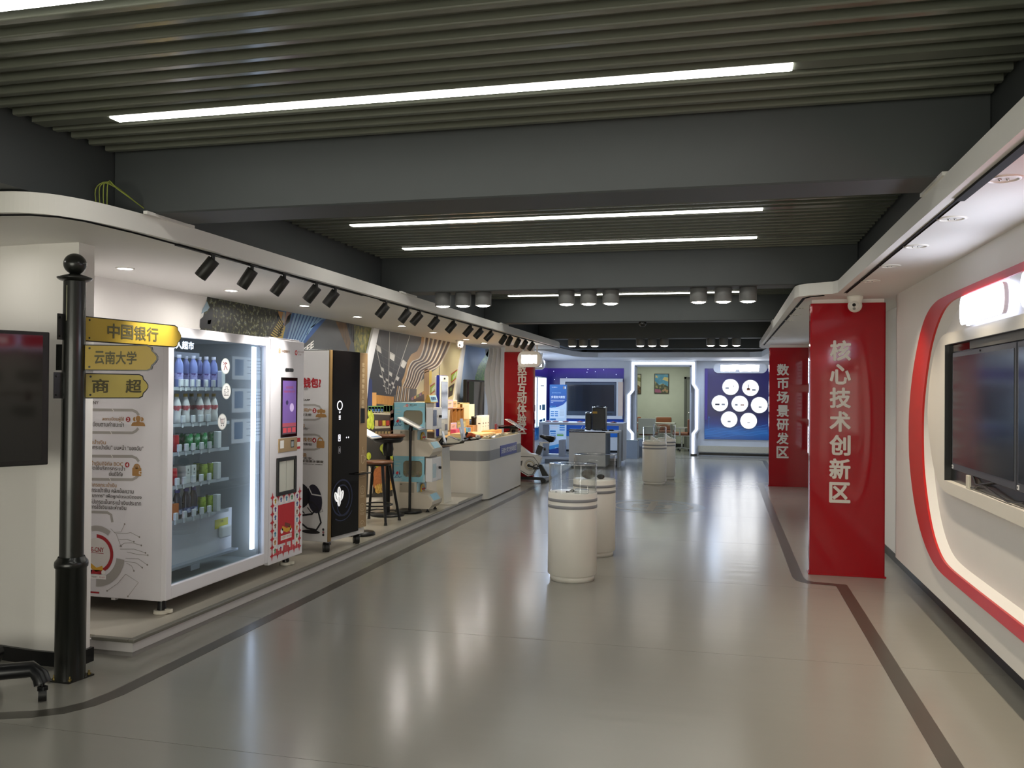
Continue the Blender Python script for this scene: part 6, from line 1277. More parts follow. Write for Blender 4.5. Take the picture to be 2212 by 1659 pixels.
Wv = lambda f_: [Z2(LW[i][0] + (RWv[i][0] - LW[i][0]) * f_, LW[i][1] + (RWv[i][1] - LW[i][1]) * f_) for i in range(8)]
def smooth2(c_): return [tuple(q) for q in curve([Vector(x) for x in c_], 5)]
for k in range(6):
    a_, b_ = smooth2(Wv(.08 + k * .155)), smooth2(Wv(.08 + k * .155 + .085)); p.ppx(a_ + b_[::-1], C('wave_brown', '#4a3524'))
p.up()
for k in range(7):
    a_, b_ = smooth2(Wv(.03 + k * .155)), smooth2(Wv(.03 + k * .155 + .052)); p.ppx(a_ + b_[::-1], C('wave_cream', '#ded6c2'))
for k in range(8):
    p.ppx([Z2(500 + 27 * k, 1290), Z2(512 + 27 * k, 1290), Z2(550 + 24 * k, 1060 + 6 * k), Z2(538 + 24 * k, 1060 + 6 * k)], C('wave_cream', '#ded6c2') if k % 2 else C('wave_tan', '#b58f58'))
p.ppx([Z2(q[0], q[1]) for q in ((938, 810), (1012, 805), (1010, 1290), (930, 1290))], C('post_tan', '#a98650')); p.ppx([Z2(q[0], q[1]) for q in ((1012, 840), (1050, 830), (1050, 1010), (1012, 1060))], C('lamp_yellow', '#d9c04a')); p.up()
for k in range(3): p.lpx([Z2(950 + 22 * k, 810), Z2(945 + 22 * k, 1290)], .008, C('post_line', '#7d5c34'))
GRS = C('sign_green', '#93b436'); RDS = C('sign_red', '#a8402a')
for (x0, y0, x1, y1, h) in ((1025, 1080, 1145, 1000, 110), (1340, 900, 1435, 830, 110)):
    p.ppx([Z2(x0, y0 - 20), Z2(x1, y1 - 20), Z2(x1, y1 + h), Z2(x0, y0 + h + 10)], RDS); p.up(); p.ppx([Z2(x0 + 4, y0), Z2(x1 - 2, y1), Z2(x1 - 2, y1 + h - 20), Z2(x0 + 4, y0 + h - 10)], GRS); p.up()
    for k in range(3): p.lpx([Z2(x0 + 25, y0 + 35 + 18 * k), Z2(x1 - 20, y1 + 25 + 18 * k)], .012, C('sign_white', '#dfe3cf'))
p.lpx([Z2(1162, 760), Z2(1162, 930)], .02, C('rod_dark', '#3a3834')); p.ppx([Z2(735, 1260), Z2(930, 1140), Z2(940, 1290), Z2(735, 1290)], C('aisle_dark', '#4a4038')); p.ppx([Z2(1050, 1250), Z2(1390, 1020), Z2(1360, 1200), Z2(1050, 1380)], C('aisle_dark', '#4a4038')); p.up()
for k in range(5): p.ppx([Z2(745 + 40 * k, 1240 - 22 * k), Z2(775 + 40 * k, 1224 - 22 * k), Z2(775 + 40 * k, 1270 - 22 * k), Z2(745 + 40 * k, 1280 - 22 * k)], C(('ware_a', 'ware_b', 'ware_c')[k % 3], ('#8c6478', '#b08a4a', '#7a8a58')[k % 3]))
for k in range(6): p.ppx([Z2(1070 + 50 * k, 1270 - 34 * k), Z2(1100 + 50 * k, 1250 - 34 * k), Z2(1100 + 50 * k, 1300 - 34 * k), Z2(1070 + 50 * k, 1315 - 34 * k)], C(('ware_d', 'ware_e', 'ware_c')[k % 3], ('#c9c6ba', '#9a8a6a', '#7a8a58')[k % 3]))
# lower left: wooden back wall, product shelves, tulips, fruit crate
p.ppx([(795, 812), (803, 822), (803, 880), (793, 880)], C('pine', '#c08b44')); p.ppx([(803, 848), (812, 848), (812, 880), (803, 880)], C('pine_light', '#d9a254')); p.ppx([(812, 853), (850, 857), (850, 876), (812, 872)], ramp_mat('print_pine_planks', [(.3, '#a86f2a'), (.6, '#cf9440'), (.8, '#b07c30')], scale=6, stretch=(1, 12, 1))); p.up()
p.ppx([(794, 877), (849, 876), (849, 890), (794, 888)], C('pack_green', '#5a8a4a'))
for k in range(8): p.ppx([(795 + 6.6 * k, 879 if k < 5 else 875), (800.8 + 6.6 * k, 879 if k < 5 else 875), (800.8 + 6.6 * k, 892), (795 + 6.6 * k, 891)], C('pack_%d' % (k > 4), ('#c5d2dc', '#d8cf8e')[k > 4]))
p.ppx([(794, 889), (849, 891), (849, 897), (794, 894)], C('shelf_edge', '#c9c2ac')); p.up()
for k in range(5): p.ppx([(795.6 + 6.6 * k, 883), (799.4 + 6.6 * k, 883), (799.4 + 6.6 * k, 888), (795.6 + 6.6 * k, 888)], C('pack_blue', '#3a6aa8'))
for k in range(5): p.ppx([(809 + 8 * k, 908 + .2 * k), (816 + 8 * k, 908), (816 + 8 * k, 920), (809 + 8 * k, 921)], C('tin_%d' % k, ('#c8a878', '#7a1f1c', '#d8b83a', '#b03026', '#8c2a22')[k]))
p.ppx([(808, 920), (848, 919), (848, 924), (808, 926)], C('shelf_edge', '#c9c2ac'))
for k in range(6): p.ppx([(809 + 7 * k, 932), (814 + 7 * k, 931.5), (814 + 7 * k, 943), (809 + 7 * k, 943)], C('jar', '#b39c6a'))
p.ppx([(842, 888), (851, 884), (848, 960), (841, 960)], C('rack_brown', '#5c3a2a'))
for k in range(4): p.ppx([(843, 894 + 14 * k), (850, 892 + 14 * k), (849.5, 901 + 14 * k), (842.5, 903 + 14 * k)], C(('goods_a', 'goods_b')[k % 2], ('#8a2f24', '#b0802f')[k % 2]))
TUL = ramp_mat('print_tulip', [(.3, '#8fa818'), (.55, '#c9d63a'), (.8, '#e2e86a')], scale=16, rough=.4)
for x, y, rx, ry in ((798, 893, 5, 9), (801, 903, 6, 13), (796, 915, 6, 12), (803, 918, 4, 10)): p.ppx([(x + rx * math.cos(R(k * 20)), y + ry * math.sin(R(k * 20))) for k in range(18)], TUL).up()
for x, y, rx, ry in ((836, 975, 12, 12), (842, 992, 9, 10), (828, 968, 9, 9), (815, 1003, 8, 7), (795, 985, 5, 8)): p.ppx([(x + rx * math.cos(R(k * 20)), y + ry * math.sin(R(k * 20))) for k in range(18)], TUL).up()
p.ppx([(808, 1013), (845, 990), (847, 1055), (812, 1064), (800, 1040)], ramp_mat('print_crate_orange', [(.3, '#a85a22'), (.6, '#c9783a'), (.8, '#8a4518')], scale=5, stretch=(1, 2, 9), rough=.4)); p.ppx([(795, 1000), (806, 1030), (803, 1066), (792, 1068)], C('pale_glow', '#d9cfc0')); p.up()
FRU = ramp_mat('print_fruit', [(.3, '#b06a1c'), (.5, '#dfb040'), (.65, '#f0d88a'), (.8, '#c04a2a')], scale=26, rough=.4)
for k in range(12): p.ppx([(815 + 6 * (k % 6) + 6.5 * math.cos(R(j * 24)), 1052 + 8 * (k // 6) - 1.6 * (k % 6) + 6 * math.sin(R(j * 24))) for j in range(15)], FRU).up()
p.ppx([(918, 990), (932, 975), (935, 1010), (920, 1015)], C('crate_side', '#b3762e')); p.ppx([(925, 955), (935, 950), (937, 975), (927, 976)], TUL)
p.build('print', t)
# C: sky and tree
ptsC = [(1003, 745), (1056, 755), (1042, 835), (1030, 1010), (975, 1020), (990, 850)]
t = mural('sky_mural', 'printed wall mural of blue sky with a green tree at its right', (MX, 14, 1.5), ptsC)
p = Print(FM, .0035); p.ppx(ptsC, ramp_mat('print_sky_gradient', [(0, '#8ea2b4'), (.4, '#b9ccd8'), (.75, '#a3bde0'), (1, '#7fa4dc')], 'grad', lo=.6, hi=2.3)); p.up()
p.ppx([(1054, 757), (1056, 760), (1046, 836), (1042, 900), (1026, 870), (1026, 815), (1033, 790), (1040, 780), (1046, 770)], TREE); p.ppx([(1048, 755), (1056, 755), (1053, 772), (1048, 765)], FOL); p.ppx([(985, 860), (994, 855), (990, 900), (983, 900)], ramp_mat('print_speckle', [(.45, '#20242a'), (.55, '#9aa4a8')], scale=60)); p.build('print', t)
# slanted white dividers standing proud of the wall
for q, lab in (([(803, 708), (815, 711), (792, 822), (770, 1078), (737, 1076), (760, 900), (788, 770)], 'slanted white divider between the cafe and supermarket murals'), ([(997, 744), (1003, 745), (990, 850), (974, 1020), (958, 1020), (984, 820)], 'slanted white divider between the supermarket and sky murals')):
    t = thing('mural_divider', lab, 'divider', (MX, 11, 1.2), group='slanted mural dividers'); MB().prism([FM.pt(*FM.px(*a_), .0) for a_ in q], (.03, 0, 0), WSAT).build('panel', t)
# ================================================================== FAR LEFT BAY
# hanging capsule signs by the left red column
def hang_sign(x, y, zc, w, h, label, dpt=.14, lit=None):
    t = thing('hanging_sign', label, 'sign', (x, y, zc), group='hanging capsule signs'); r = h / 2
    def cap(m): return [(x - w / 2 + r * .7 + (r * .7 - m) * math.cos(R(a)), zc + (r - m) * math.sin(R(a))) for a in range(90, 271, 15)] + [(x + w / 2 - r * .7 + (r * .7 - m) * math.cos(R(a)), zc + (r - m) * math.sin(R(a))) for a in range(-90, 91, 15)]
    MB().prism([(a, y, b) for a, b in cap(0)], (0, dpt, 0), M('sign_shell', '#e6e4e0', .4)).build('shell', t)
    p = Print(Frame((x, y, zc), (1, 0, 0)), .001)
    EL = EM('sign_glyph_lit', '#ffffff', 9); ww = w * .66
    p.poly([(-ww / 2, -h * .26), (-ww * .3, -h * .30), (-ww * .28, -h * .25), (-ww * .1, -h * .29), (-ww * .08, -h * .25), (ww * .2, -h * .28), (ww * .22, -h * .24), (ww * .5, -h * .27), (ww / 2, h * .27), (ww * .1, h * .25), (ww * .08, h * .29), (-ww * .2, h * .26), (-ww * .5, h * .28)], EL)
    p.build('lit_lettering', t); MB().cyl((x - w * .3, y + dpt / 2, zc + r * .9), (x - w * .3, y + dpt / 2, ZS), .014, WSAT, 10).cyl((x + w * .3, y + dpt / 2, zc + r * .9), (x + w * .3, y + dpt / 2, ZS), .014, WSAT, 10).build('hanger', t); return t
q = at('y', 14.9, 1143, 776); hang_sign(q.x, 14.9, q.z, .42, .275, 'nearer hanging white capsule sign with glowing lettering before the red column', .16)
q = at('y', 17.6, 1160, 786); hang_sign(q.x, 17.6, q.z, .30, .23, 'farther hanging capsule sign peeping out behind the nearer one', .14)
# light boxes on the left wall
LBX = ramp_mat('lightbox_print', [(0, '#8fd0e8'), (.25, '#cfeefa'), (.6, '#f4fbff'), (1, '#ffffff')], 'grad', lo=.65, hi=1.95, emit=K_BOX)
for k, (y0, y1) in enumerate(((18.3, 19.35), (19.5, 20.5), (20.62, 21.68))):
    t = thing('light_box', 'tall glowing blue white light box on the far left wall, %s from the back' % ('third', 'second', 'first')[k], 'light box', (-4.45, (y0 + y1) / 2, 1.3), group='glowing light boxes on the far left wall')
    MB().box(-4.48, -4.40, y0, y1, .69, 1.94, M('lightbox_case', '#dfe6ea', .4), .006).build('case', t); MB().box(-4.402, -4.398, y0 + .03, y1 - .03, .72, 1.91, LBX).build('lit_print', t)
    p = Print(Frame((-4.398, y0, 0), (0, 1, 0)), .001); w = y1 - y0; LT = M('lightbox_text', '#5f8fae', .5)
    p.rect(w * .12, w * .18, 1.80, 1.83, LT); p.rect(w * .3, w * .7, 1.70, 1.725, LT)
    for i in range(9): p.rect(w * .18, w * .88, 1.60 - .035 * i, 1.607 - .035 * i, LT)
    p.rect(w * .2, w * .38, 1.12, 1.24, LT); p.rect(w * .48, w * .85, 1.10, 1.25, LT)
    for i in range(4): p.rect(w * .18, w * .85, 1.05 - .04 * i, 1.056 - .04 * i, LT)
    p.rect(w * .2, w * .55, .80, .88, M('lightbox_navy', '#2d5a86', .5)); p.rect(w * .62, w * .85, .80, .90, M('lightbox_navy', '#2d5a86')); p.build('poster_text', t)
    MB().box(-4.48, -4.455, y0, y1, .38, .66, ramp_mat('print_blue_city', [(.3, '#1c4f8f'), (.55, '#2f7fc0'), (.75, '#8fc4e6')], scale=7, rough=.3)).build('lower_print', t)
# blue band wall with the big screen
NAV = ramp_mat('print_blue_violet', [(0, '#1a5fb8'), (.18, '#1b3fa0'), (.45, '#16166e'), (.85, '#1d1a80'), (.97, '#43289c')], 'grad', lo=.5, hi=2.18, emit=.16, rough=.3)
t = thing('blue_wall_panel', 'deep blue violet printed panel with light specks around the far wall screen', 'wall panel', (-3.5, YB, 1.3))
MB().box(-4.47, -2.49, YB - .012, YB, .42, 2.18, NAV).box(-4.478, -4.466, 17.9, YB, .38, 2.18, NAV).build('panel', t)
p = Print(Frame((0, YB - .012, 0), (1, 0, 0)), .001); SPK = EM('speck', '#cfd4ff', 1.2)
for x, y in ((1196, 802), (1270, 798), (1268, 804), (1286, 803), (1304, 799), (1198, 820), (1224, 816), (1331, 809)): a, b = p.F.px(x, y); p.disc(a, b, .011, SPK, 10)
for x in (1188, 1202, 1240, 1262, 1290, 1310, 1326): p.lpx([(x, 797), (x + .2, 815)], .006, M('speck_trail', '#3f2fa0', .4, emit=.2))
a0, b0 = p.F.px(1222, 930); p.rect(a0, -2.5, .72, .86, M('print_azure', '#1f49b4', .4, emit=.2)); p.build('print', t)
t = thing('wall_monitor', 'large dark interactive screen in a white frame on the far wall', 'screen', (-3.3, YB - .1, 1.4)); fx0, fx1, fz0, fz1 = -4.12, -2.50, .885, 1.915; FY = YB - .16
sx0, sx1, sz0_, sz1_ = -3.98, -2.66, .965, 1.83
FW_ = M('monitor_frame_white', '#dfe3ee', .4)
MB().box(fx0, fx1, FY, YB - .012, sz1_, fz1, FW_).box(fx0, fx1, FY, YB - .012, fz0, sz0_, FW_).box(fx0, sx0, FY, YB - .012, sz0_, sz1_, FW_).box(sx1, fx1 - .12, FY, YB - .012, sz0_, sz1_, FW_).build('frame', t)
MB().box(fx1 - .13, fx1, FY + .005, YB - .012, fz0 + .01, fz1 - .01, M('warm_lit_return', '#e6cfc2', .5)).build('frame_return', t)  # warm light on this side of the white frame is put into its colour
MB().box(sx0 + .01, sx1 - .01, FY + .03, FY + .08, sz0_ + .01, sz1_ - .01, M('monitor_silver', '#4a5466', .35, .4), .006).build('bezel', t)
MB().box(sx0 + .07, sx1 - .06, FY + .024, FY + .032, sz0_ + .115, sz1_ - .075, M('monitor_glass', '#1c2130', .16, coat=.4), .003).build('screen', t)
MB().cyl(((sx0 + sx1) / 2, FY + .03, sz1_ - .045), ((sx0 + sx1) / 2, FY + .02, sz1_ - .045), .012, BLACK, 12).box(sx1 - .28, sx1 - .1, FY + .02, FY + .03, sz0_ + .04, sz0_ + .06, M('monitor_ports', '#23262e', .4)).build('controls', t)

# roll-up banner
t = thing('rollup_banner', 'tall blue and white roll-up banner reading 多语言大模型 behind the grey desk', 'banner', (-3.93, 20.8, 0)); BYB = 20.8
MB().box(-4.17, -3.70, BYB, BYB + .12, 0, .06, CHROME, .01).build('base', t); MB().cyl((-3.93, BYB + .08, .06), (-3.93, BYB + .08, 1.72), .012, CHROME, 8).build('pole', t)
MB().box(-4.145, -3.725, BYB + .028, BYB + .032, .05, 1.745, M('banner_white', '#b9cbe0', .5)).build('sheet', t)
p = Print(Frame((-4.145, BYB + .028, 0), (1, 0, 0)), .0006); BBL = ramp_mat('banner_blue', [(0, '#1a3f96'), (1, '#2f6fb8')], 'grad', lo=1.2, hi=1.74); W_ = .42
p.poly([(0, 1.745), (W_, 1.745), (W_, 1.34), (.34, 1.26), (.22, 1.205), (.05, 1.175), (0, 1.18)], BBL); p.up(); BWh = M('banner_letters', '#e4ecf6', .5)
p.text('多语言大模型', .21, 1.44, .066, BWh, w=.345, bold=.02); p.text('面向南亚东南亚', .17, 1.545, .034, M('banner_letters_blue', '#8fb6dc', .5), w=.22); p.rect(.03, .37, 1.355, 1.362, BWh); p.rect(.03, .34, 1.335, 1.340, BWh); p.rect(.03, .09, 1.30, 1.306, BWh); p.rect(.05, .19, 1.675, 1.682, BWh); p.disc(.13, 1.68, .012, BWh, 10); p.rect(.33, .355, 1.64, 1.70, M('banner_tan', '#a88a6a', .5)); p.rect(.37, .40, 1.64, 1.70, BWh)
MBL, LBL = M('banner_mid_blue', '#2f76bc', .5), M('banner_grey_text', '#7f90a6', .5)
def tab(b): p.rr(.015, .16, b - .02, b + .02, .01, MBL); p.text('应用场景', .088, b, .022, BWh, w=.10)
for b in (1.205, .895, .60): tab(b)
p.rr(.015, .375, .93, 1.15, .01, M('banner_pale', '#c9d6e6', .5)); p.up()
for i in range(3):
    for j in range(2): p.rect(.03 + .10 * j, .11 + .10 * j, 1.07 - .05 * i, 1.095 - .05 * i, MBL)
for i in range(5): p.rect(.25, .36, 1.12 - .032 * i, 1.127 - .032 * i, LBL)
for i in range(5): p.rect(.03, .2 if i % 2 else .24, .85 - .03 * i, .857 - .03 * i, LBL); p.rect(.26, .38, .85 - .03 * i, .857 - .03 * i, LBL)
for i in range(4): p.rect(.25, .38, .79 - .055 * i, .82 - .055 * i, MBL)
for i in range(5): p.rect(.03 + .036 * i, .055 + .036 * i, .66, .74, M('banner_pale_pink', '#c9c6d2', .5))
for i in range(4): p.rect(.03, .16, .53 - .05 * i, .555 - .05 * i, MBL)
p.rect(.19, .35, .49, .53, M('banner_green', '#5f9a3c', .5)); p.rect(.19, .35, .40, .47, M('banner_pale', '#c9d6e6')); p.rect(.19, .34, .55, .56, LBL)
p.poly([(0, .055), (W_, .055), (W_, .34), (.25, .30), (0, .24)], M('banner_sea', '#3f8fcc', .5)); p.up(); p.poly([(0, .06), (W_, .06), (W_, .25), (.2, .20), (0, .15)], M('banner_navy', '#1f3a86', .5)); p.text('中国移动', .24, .19, .05, BWh, w=.2, slant=.3); p.build('banner_print', t)

# grey frame desk with low white box in front
DK = M('desk_grey_blue', '#a9adb6', .45); dk = thing('frame_desk', 'long grey open frame desk with raised top in the far left bay', 'desk', (-3.0, 18.9, 0)); d0, d1 = 18.55, 19.25
MB().box(-3.93, -2.09, d0, d1, .85, .905, DK, .004).build('desktop', dk); MB().box(-3.93, -3.84, d0, d1, .10, .85, DK, .004).build('side', dk); MB().box(-2.18, -2.09, d0, d1, .10, .85, DK, .004).build('side', dk); MB().box(-3.84, -2.18, d0, d1, .10, .15, DK).build('bottom_rail', dk); MB().box(-3.80, -2.22, d0 + .06, d1 - .06, 0, .10, M('desk_plinth', '#6f747c', .5)).build('plinth', dk)
MB().box(-3.52, -3.44, d0 + .2, d1 - .05, .15, .50, DK).build('inner_shelf', dk)
DW = M('box_desk_white', '#d6d4d0', .4); bd = thing('box_table', 'low white box table standing in front of the grey frame desk', 'table', (-2.8, 18.3, 0)); e0, e1 = 17.75, 18.53
q0 = at('y', e0, 1229, 931); q1 = at('y', e0, 1308, 933)
MB().box(q0.x, q1.x, e0, e0 + .03, .04, q0.z, DW, .003).build('front_panel', bd); MB().box(q0.x, q0.x + .03, e0 + .03, e1, .04, q0.z - .02, DW).build('side_panel', bd); MB().box(q0.x, -2.12, e0, e1, q0.z - .03, q0.z, DW, .003).build('tabletop', bd); MB().box(q1.x - .03, q1.x, e0 + .03, e1, .04, q0.z - .03, M('box_table_grey', '#8d949c', .45)).box(-2.16, -2.12, e1 - .4, e1, .0, q0.z - .03, M('box_table_grey', '#8d949c')).build('leg_panel', bd); MB().box(q0.x + .04, q1.x - .04, e0 + .05, e1 - .05, 0, .04, M('desk_plinth', '#6f747c')).build('plinth', bd)
TZ = q0.z
# cases and things on it
def case(x0, x1, y0, y1, z0, z1, label, tagc=None):
    t = thing('equipment_case', label, 'case', ((x0 + x1) / 2, (y0 + y1) / 2, z0)); MB().box(x0, x1, y0, y1, z0, z1, M('case_black', '#101012', .35, vary=.1), .02, 3).build('body', t)
    MB().box(x0 + .02, x1 - .02, y0 - .004, y1 + .004, (z0 + z1) / 2 - .01, (z0 + z1) / 2 + .004, M('case_seam', '#2a2a2e', .3, .5)).build('seam', t)
    mb = MB()
    for k in (0, 1):
        for j in (0, 1): mb.ball((x0 + .02 + (x1 - x0 - .04) * k, y0 + .02 + (y1 - y0 - .04) * j, z1 - .005), .022, CHROME, n=10)
    mb.build('corner', t)
    MB().tube([((x0 + x1) / 2 - .07, (y0 + y1) / 2, z1 - .002), ((x0 + x1) / 2 - .06, (y0 + y1) / 2, z1 + .02), ((x0 + x1) / 2 + .06, (y0 + y1) / 2, z1 + .02), ((x0 + x1) / 2 + .07, (y0 + y1) / 2, z1 - .002)], .008, BLACK, 7).build('handle', t)
    if tagc: MB().box(x0 + .01, x0 + .11, y0 - .006, y0 + .002, z1 - .13, z1 - .085, tagc).build('label', t)
    for k in (0, 1): MB().cyl((x0 + .05 + (x1 - x0 - .1) * k, (y0 + y1) / 2 - .05, z0 - .0), (x0 + .05 + (x1 - x0 - .1) * k, (y0 + y1) / 2 + .05, z0 - .0), .012, BLACK, 10).build('wheel', t)
    return t
cy0 = 18.15
qa, qb = at('y', cy0, 1279, 880), at('y', cy0, 1308, 880); case(qa.x, qb.x, cy0, cy0 + .25, TZ + .012, qa.z, 'large black equipment case with yellow label on the white box table', M('label_amber', '#b98a2c', .5))
qa, qb = at('y', cy0 + .02, 1264, 892), at('y', cy0 + .02, 1278, 892); case(qa.x, qb.x - .004, cy0 + .02, cy0 + .2, TZ + .012, qa.z, 'smaller slim black case left of the large black case')
for k, x in enumerate((-3.05, -2.92)):
    t = thing('black_pouch', 'flat black pouch lying on the white box table, %s' % ('at its left' if k == 0 else 'before the slim case'), 'pouch', (x, 17.95, TZ)); MB().box(x - .09, x + .09, 17.86, 18.02, TZ, TZ + .035, BLACK, .015, 3).build('body', t); MB().tube([(x - .05, 17.87, TZ + .03), (x - .09, 17.84, TZ + .015), (x - .13, 17.88, TZ + .01)], .008, BLACK, 6).build('strap', t)
t = thing('microphone', 'thin silver desk microphone between the black pouches', 'microphone', (-2.86, 17.90, TZ)); MB().cyl((-2.90, 17.90, TZ + .006), (-2.86, 17.90, TZ + .10), .005, CHROME, 8).cyl((-2.87, 17.90, TZ), (-2.79, 17.90, TZ + .08), .005, CHROME, 8).lathe([(.0005, 0), (.035, 0), (.035, .008), (.0005, .008)], (-2.84, 17.90, TZ), BLACK, 14).build('stand', t)
for k, x in enumerate((-2.42, -2.28)):
    t = thing('handheld_device', 'dark handheld device at the right end of the box table, %s of two' % ('left' if k == 0 else 'right'), 'device', (x, 18.1, TZ)); MB().box(x - .05, x + .05, 18.02, 18.16, TZ, TZ + .03, BLACK, .01).build('body', t); MB().box(x - .03, x + .03, 18.04, 18.14, TZ + .03, TZ + .033, GREY).build('screen', t)
for k, px_ in enumerate((1184, 1200, 1222, 1253, 1295, 1325)):
    q = at('z', .905, px_, 911); x = q.x; q = at('y', 18.75, px_, 911); x = q.x
    if -2.9 < x < -2.45 and k == 3: pass
    t = thing('small_dish', 'small reddish dish on the grey desk top, %s from the left' % ORD[k], 'dish', (x, 18.75, .905)); MB().lathe([(.0005, 0), (.05, 0), (.075, .012), (.078, .018), (.05, .012), (.0005, .010)], (x, 18.75, .905), M('dish_rose', '#8a6a6c', .4), 20).build('plate', t); MB().ball((x, 18.75, .922), .028, M('dish_filling', '#7a4a48', .5), (1.4, 1, .5), 12).build('content', t)
# low steel-blue plinth blocks beside the doorway
BLK_ = M('block_blue_grey', '#7f8894', .45)
for k, (xa, xb_, ya, zz) in enumerate(((1350, 1377, 20.6, .43), (1377, 1388, 21.3, .43))):
    a_, b_ = at('y', ya, xa, 950), at('y', ya, xb_, 950); t = thing('display_block', 'blue grey block with glass top beside the lit doorway, %s one' % ('nearer' if k == 0 else 'farther'), 'block', ((a_.x + b_.x) / 2, ya, 0)); MB().box(a_.x, b_.x, ya, ya + .45, 0, zz, BLK_, .003).build('body', t); MB().box(a_.x - .01, b_.x + .01, ya - .01, ya + .46, zz, zz + .015, M('block_glass_top', '#b9c4c6', .1, coat=.5)).build('glass_top', t)

# ================================================================== LIT DOORWAY
dw = thing('doorway_surround', 'white doorway surround edged with a glowing stepped line', 'doorway', (-1.5, YB - .1, 0)); DS = M('surround_white', '#c3c7d0', .45); LED = EM('led_line', '#f2f6ff', K_LED)
xl, xr = DX0, DX1; ww = .135
left = [(xl, .05), (xl, .53), (xl - .10, .64), (xl - .10, 1.50), (xl, 1.62), (xl, DZ)]
right = [(xr, .05), (xr, .55), (xr + .085, .66), (xr + .085, 1.66), (xr, 1.79), (xr, DZ)]
path = left + right[::-1]
offs = lambda d: [(x + (-d if i < 6 else d), z if i not in (5, 6) else z + d) for i, (x, z) in enumerate(path)]
FYD = YB - .14
a_, b_ = offs(0.0), offs(ww); mb = MB()
for i in range(len(path) - 1): mb.prism([(a_[i][0], FYD, a_[i][1]), (a_[i + 1][0], FYD, a_[i + 1][1]), (b_[i + 1][0], FYD, b_[i + 1][1]), (b_[i][0], FYD, b_[i][1])], (0, .14, 0), DS)
mb.box(xl, xl + .03, FYD + .03, YB + .2, 0, DZ, DS).box(xr - .03, xr, FYD + .03, YB + .2, 0, DZ, DS).box(xl, xr, FYD + .03, YB + .2, DZ - .03, DZ, DS); mb.build('surround', dw)
a_, b_ = offs(.030), offs(.085); mb = MB()
for i in range(len(path) - 1): mb.prism([(a_[i][0], FYD - .012, a_[i][1]), (a_[i + 1][0], FYD - .012, a_[i + 1][1]), (b_[i + 1][0], FYD - .012, b_[i + 1][1]), (b_[i][0], FYD - .012, b_[i][1])], (0, .011, 0), LED)
mb.build('led_line', dw); MB().box(xr + .0, xr + .15, FYD - .01, YB, 0, .05, BLKM).box(xl - .15, xl, FYD - .01, YB, 0, .05, BLKM).build('foot', dw)
# unseen lamps added under the soffit to give the far bay its cool light
lamp('AREA', (-3.4, 18.6, ZS - .04), 60, COOL, .5); lamp('AREA', (-.2, 21.1, ZS - .05), 16, COOL, .3)

# ================================================================== BLUE PANEL WITH SEVEN ROUND LIGHTS
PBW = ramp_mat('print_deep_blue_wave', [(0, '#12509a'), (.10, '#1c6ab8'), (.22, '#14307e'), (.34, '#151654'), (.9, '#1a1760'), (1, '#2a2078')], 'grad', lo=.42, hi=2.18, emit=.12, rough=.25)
t = thing('blue_light_panel', 'square deep blue panel holding round lit niches right of the doorway', 'wall panel', (.3, YB, 1.3)); MB().box(-.47, 1.09, YB - .03, YB, .42, 2.18, PBW).build('panel', t)
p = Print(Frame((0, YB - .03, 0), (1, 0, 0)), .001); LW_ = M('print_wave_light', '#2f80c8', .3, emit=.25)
for k in range(5): p.line([(-.46 + .05 * i, .46 + .05 * k + .02 * math.sin(i * .5 + k * 1.3) + .004 * i) for i in range(31)], .008, LW_)
p.line([(-.36, .70), (-.36, 1.0)], .006, LW_); p.disc(-.36, .96, .012, LW_, 8); p.rect(-.468, -.40, .9, 2.17, M('print_violet_edge', '#3a2a86', .3, emit=.15)); p.build('print', t)
ITM = [('item_grey', '#a9a9ae'), ('item_brown', '#8a5a48'), ('item_slate', '#5a5a62')]
for k, (x, z) in enumerate(((.156, 1.722), (.633, 1.702), (-.099, 1.316), (.38, 1.31), (.844, 1.281), (.127, .916), (.593, .889))):
    t = thing('round_light', 'round glowing white niche in the blue panel, %s' % ('upper left of the seven', 'upper right of the seven', 'leftmost of the middle three', 'centre of the seven', 'rightmost of the middle three', 'lower left of the seven', 'lower right of the seven')[k], 'light', (x, YB - .03, z), group='seven round lit niches')
    ax_ = Vector((0, -1, 0)); c_ = (x, YB - .03, z)
    MB().lathe([(.190, 0), (.205, .012), (.205, .03), (.194, .03), (.190, .012)], c_, M('niche_ring', '#c9ccd4', .25, .6), 40, ax_).build('rim', t); MB().lathe([(.0005, .010), (.191, .010)], c_, EM('niche_lit', '#ffffff', 2.6), 40, ax_).build('diffuser', t)
    f_ = Print(Frame((x, YB - .041, z), (1, 0, 0)), .001)
    for j, (dx, dz, w, h) in enumerate(([(.07, .02, .02, .05), (-.08, -.03, .09, .05)], [(-.05, .03, .03, .12), (-.05, -.03, .08, .06), (.08, -.05, .09, .05)], [(-.06, -.03, .11, .05), (.08, -.03, .09, .05)], [(-.08, -.03, .07, .05), (.06, -.03, .09, .03)], [(.02, -.05, .08, .04)], [(.0, -.05, .08, .04)], [(.0, -.05, .07, .03)])[k]):
        f_.rect(dx - w / 2, dx + w / 2, dz - h / 2, dz + h / 2, M(*ITM[j % 2 if k in (1, 3) else 0], .5) if not (k == 2 and j == 0) else M(*ITM[2], .5))
    f_.build('label_card', t)
t = thing('capsule_sign', 'wide white capsule sign with glowing lettering above the blue panel', 'sign', (.38, YB - .1, 2.19)); q = [(.38 - .52 + .12 * math.cos(R(a)), 2.185 + .12 * math.sin(R(a))) for a in range(90, 271, 12)] + [(.38 + .52 + .12 * math.cos(R(a)), 2.185 + .12 * math.sin(R(a))) for a in range(-90, 91, 12)]
MB().prism([(x, YB - .12, z) for x, z in q], (0, .11, 0), M('capsule_shell', '#d9dde6', .4)).build('shell', t)
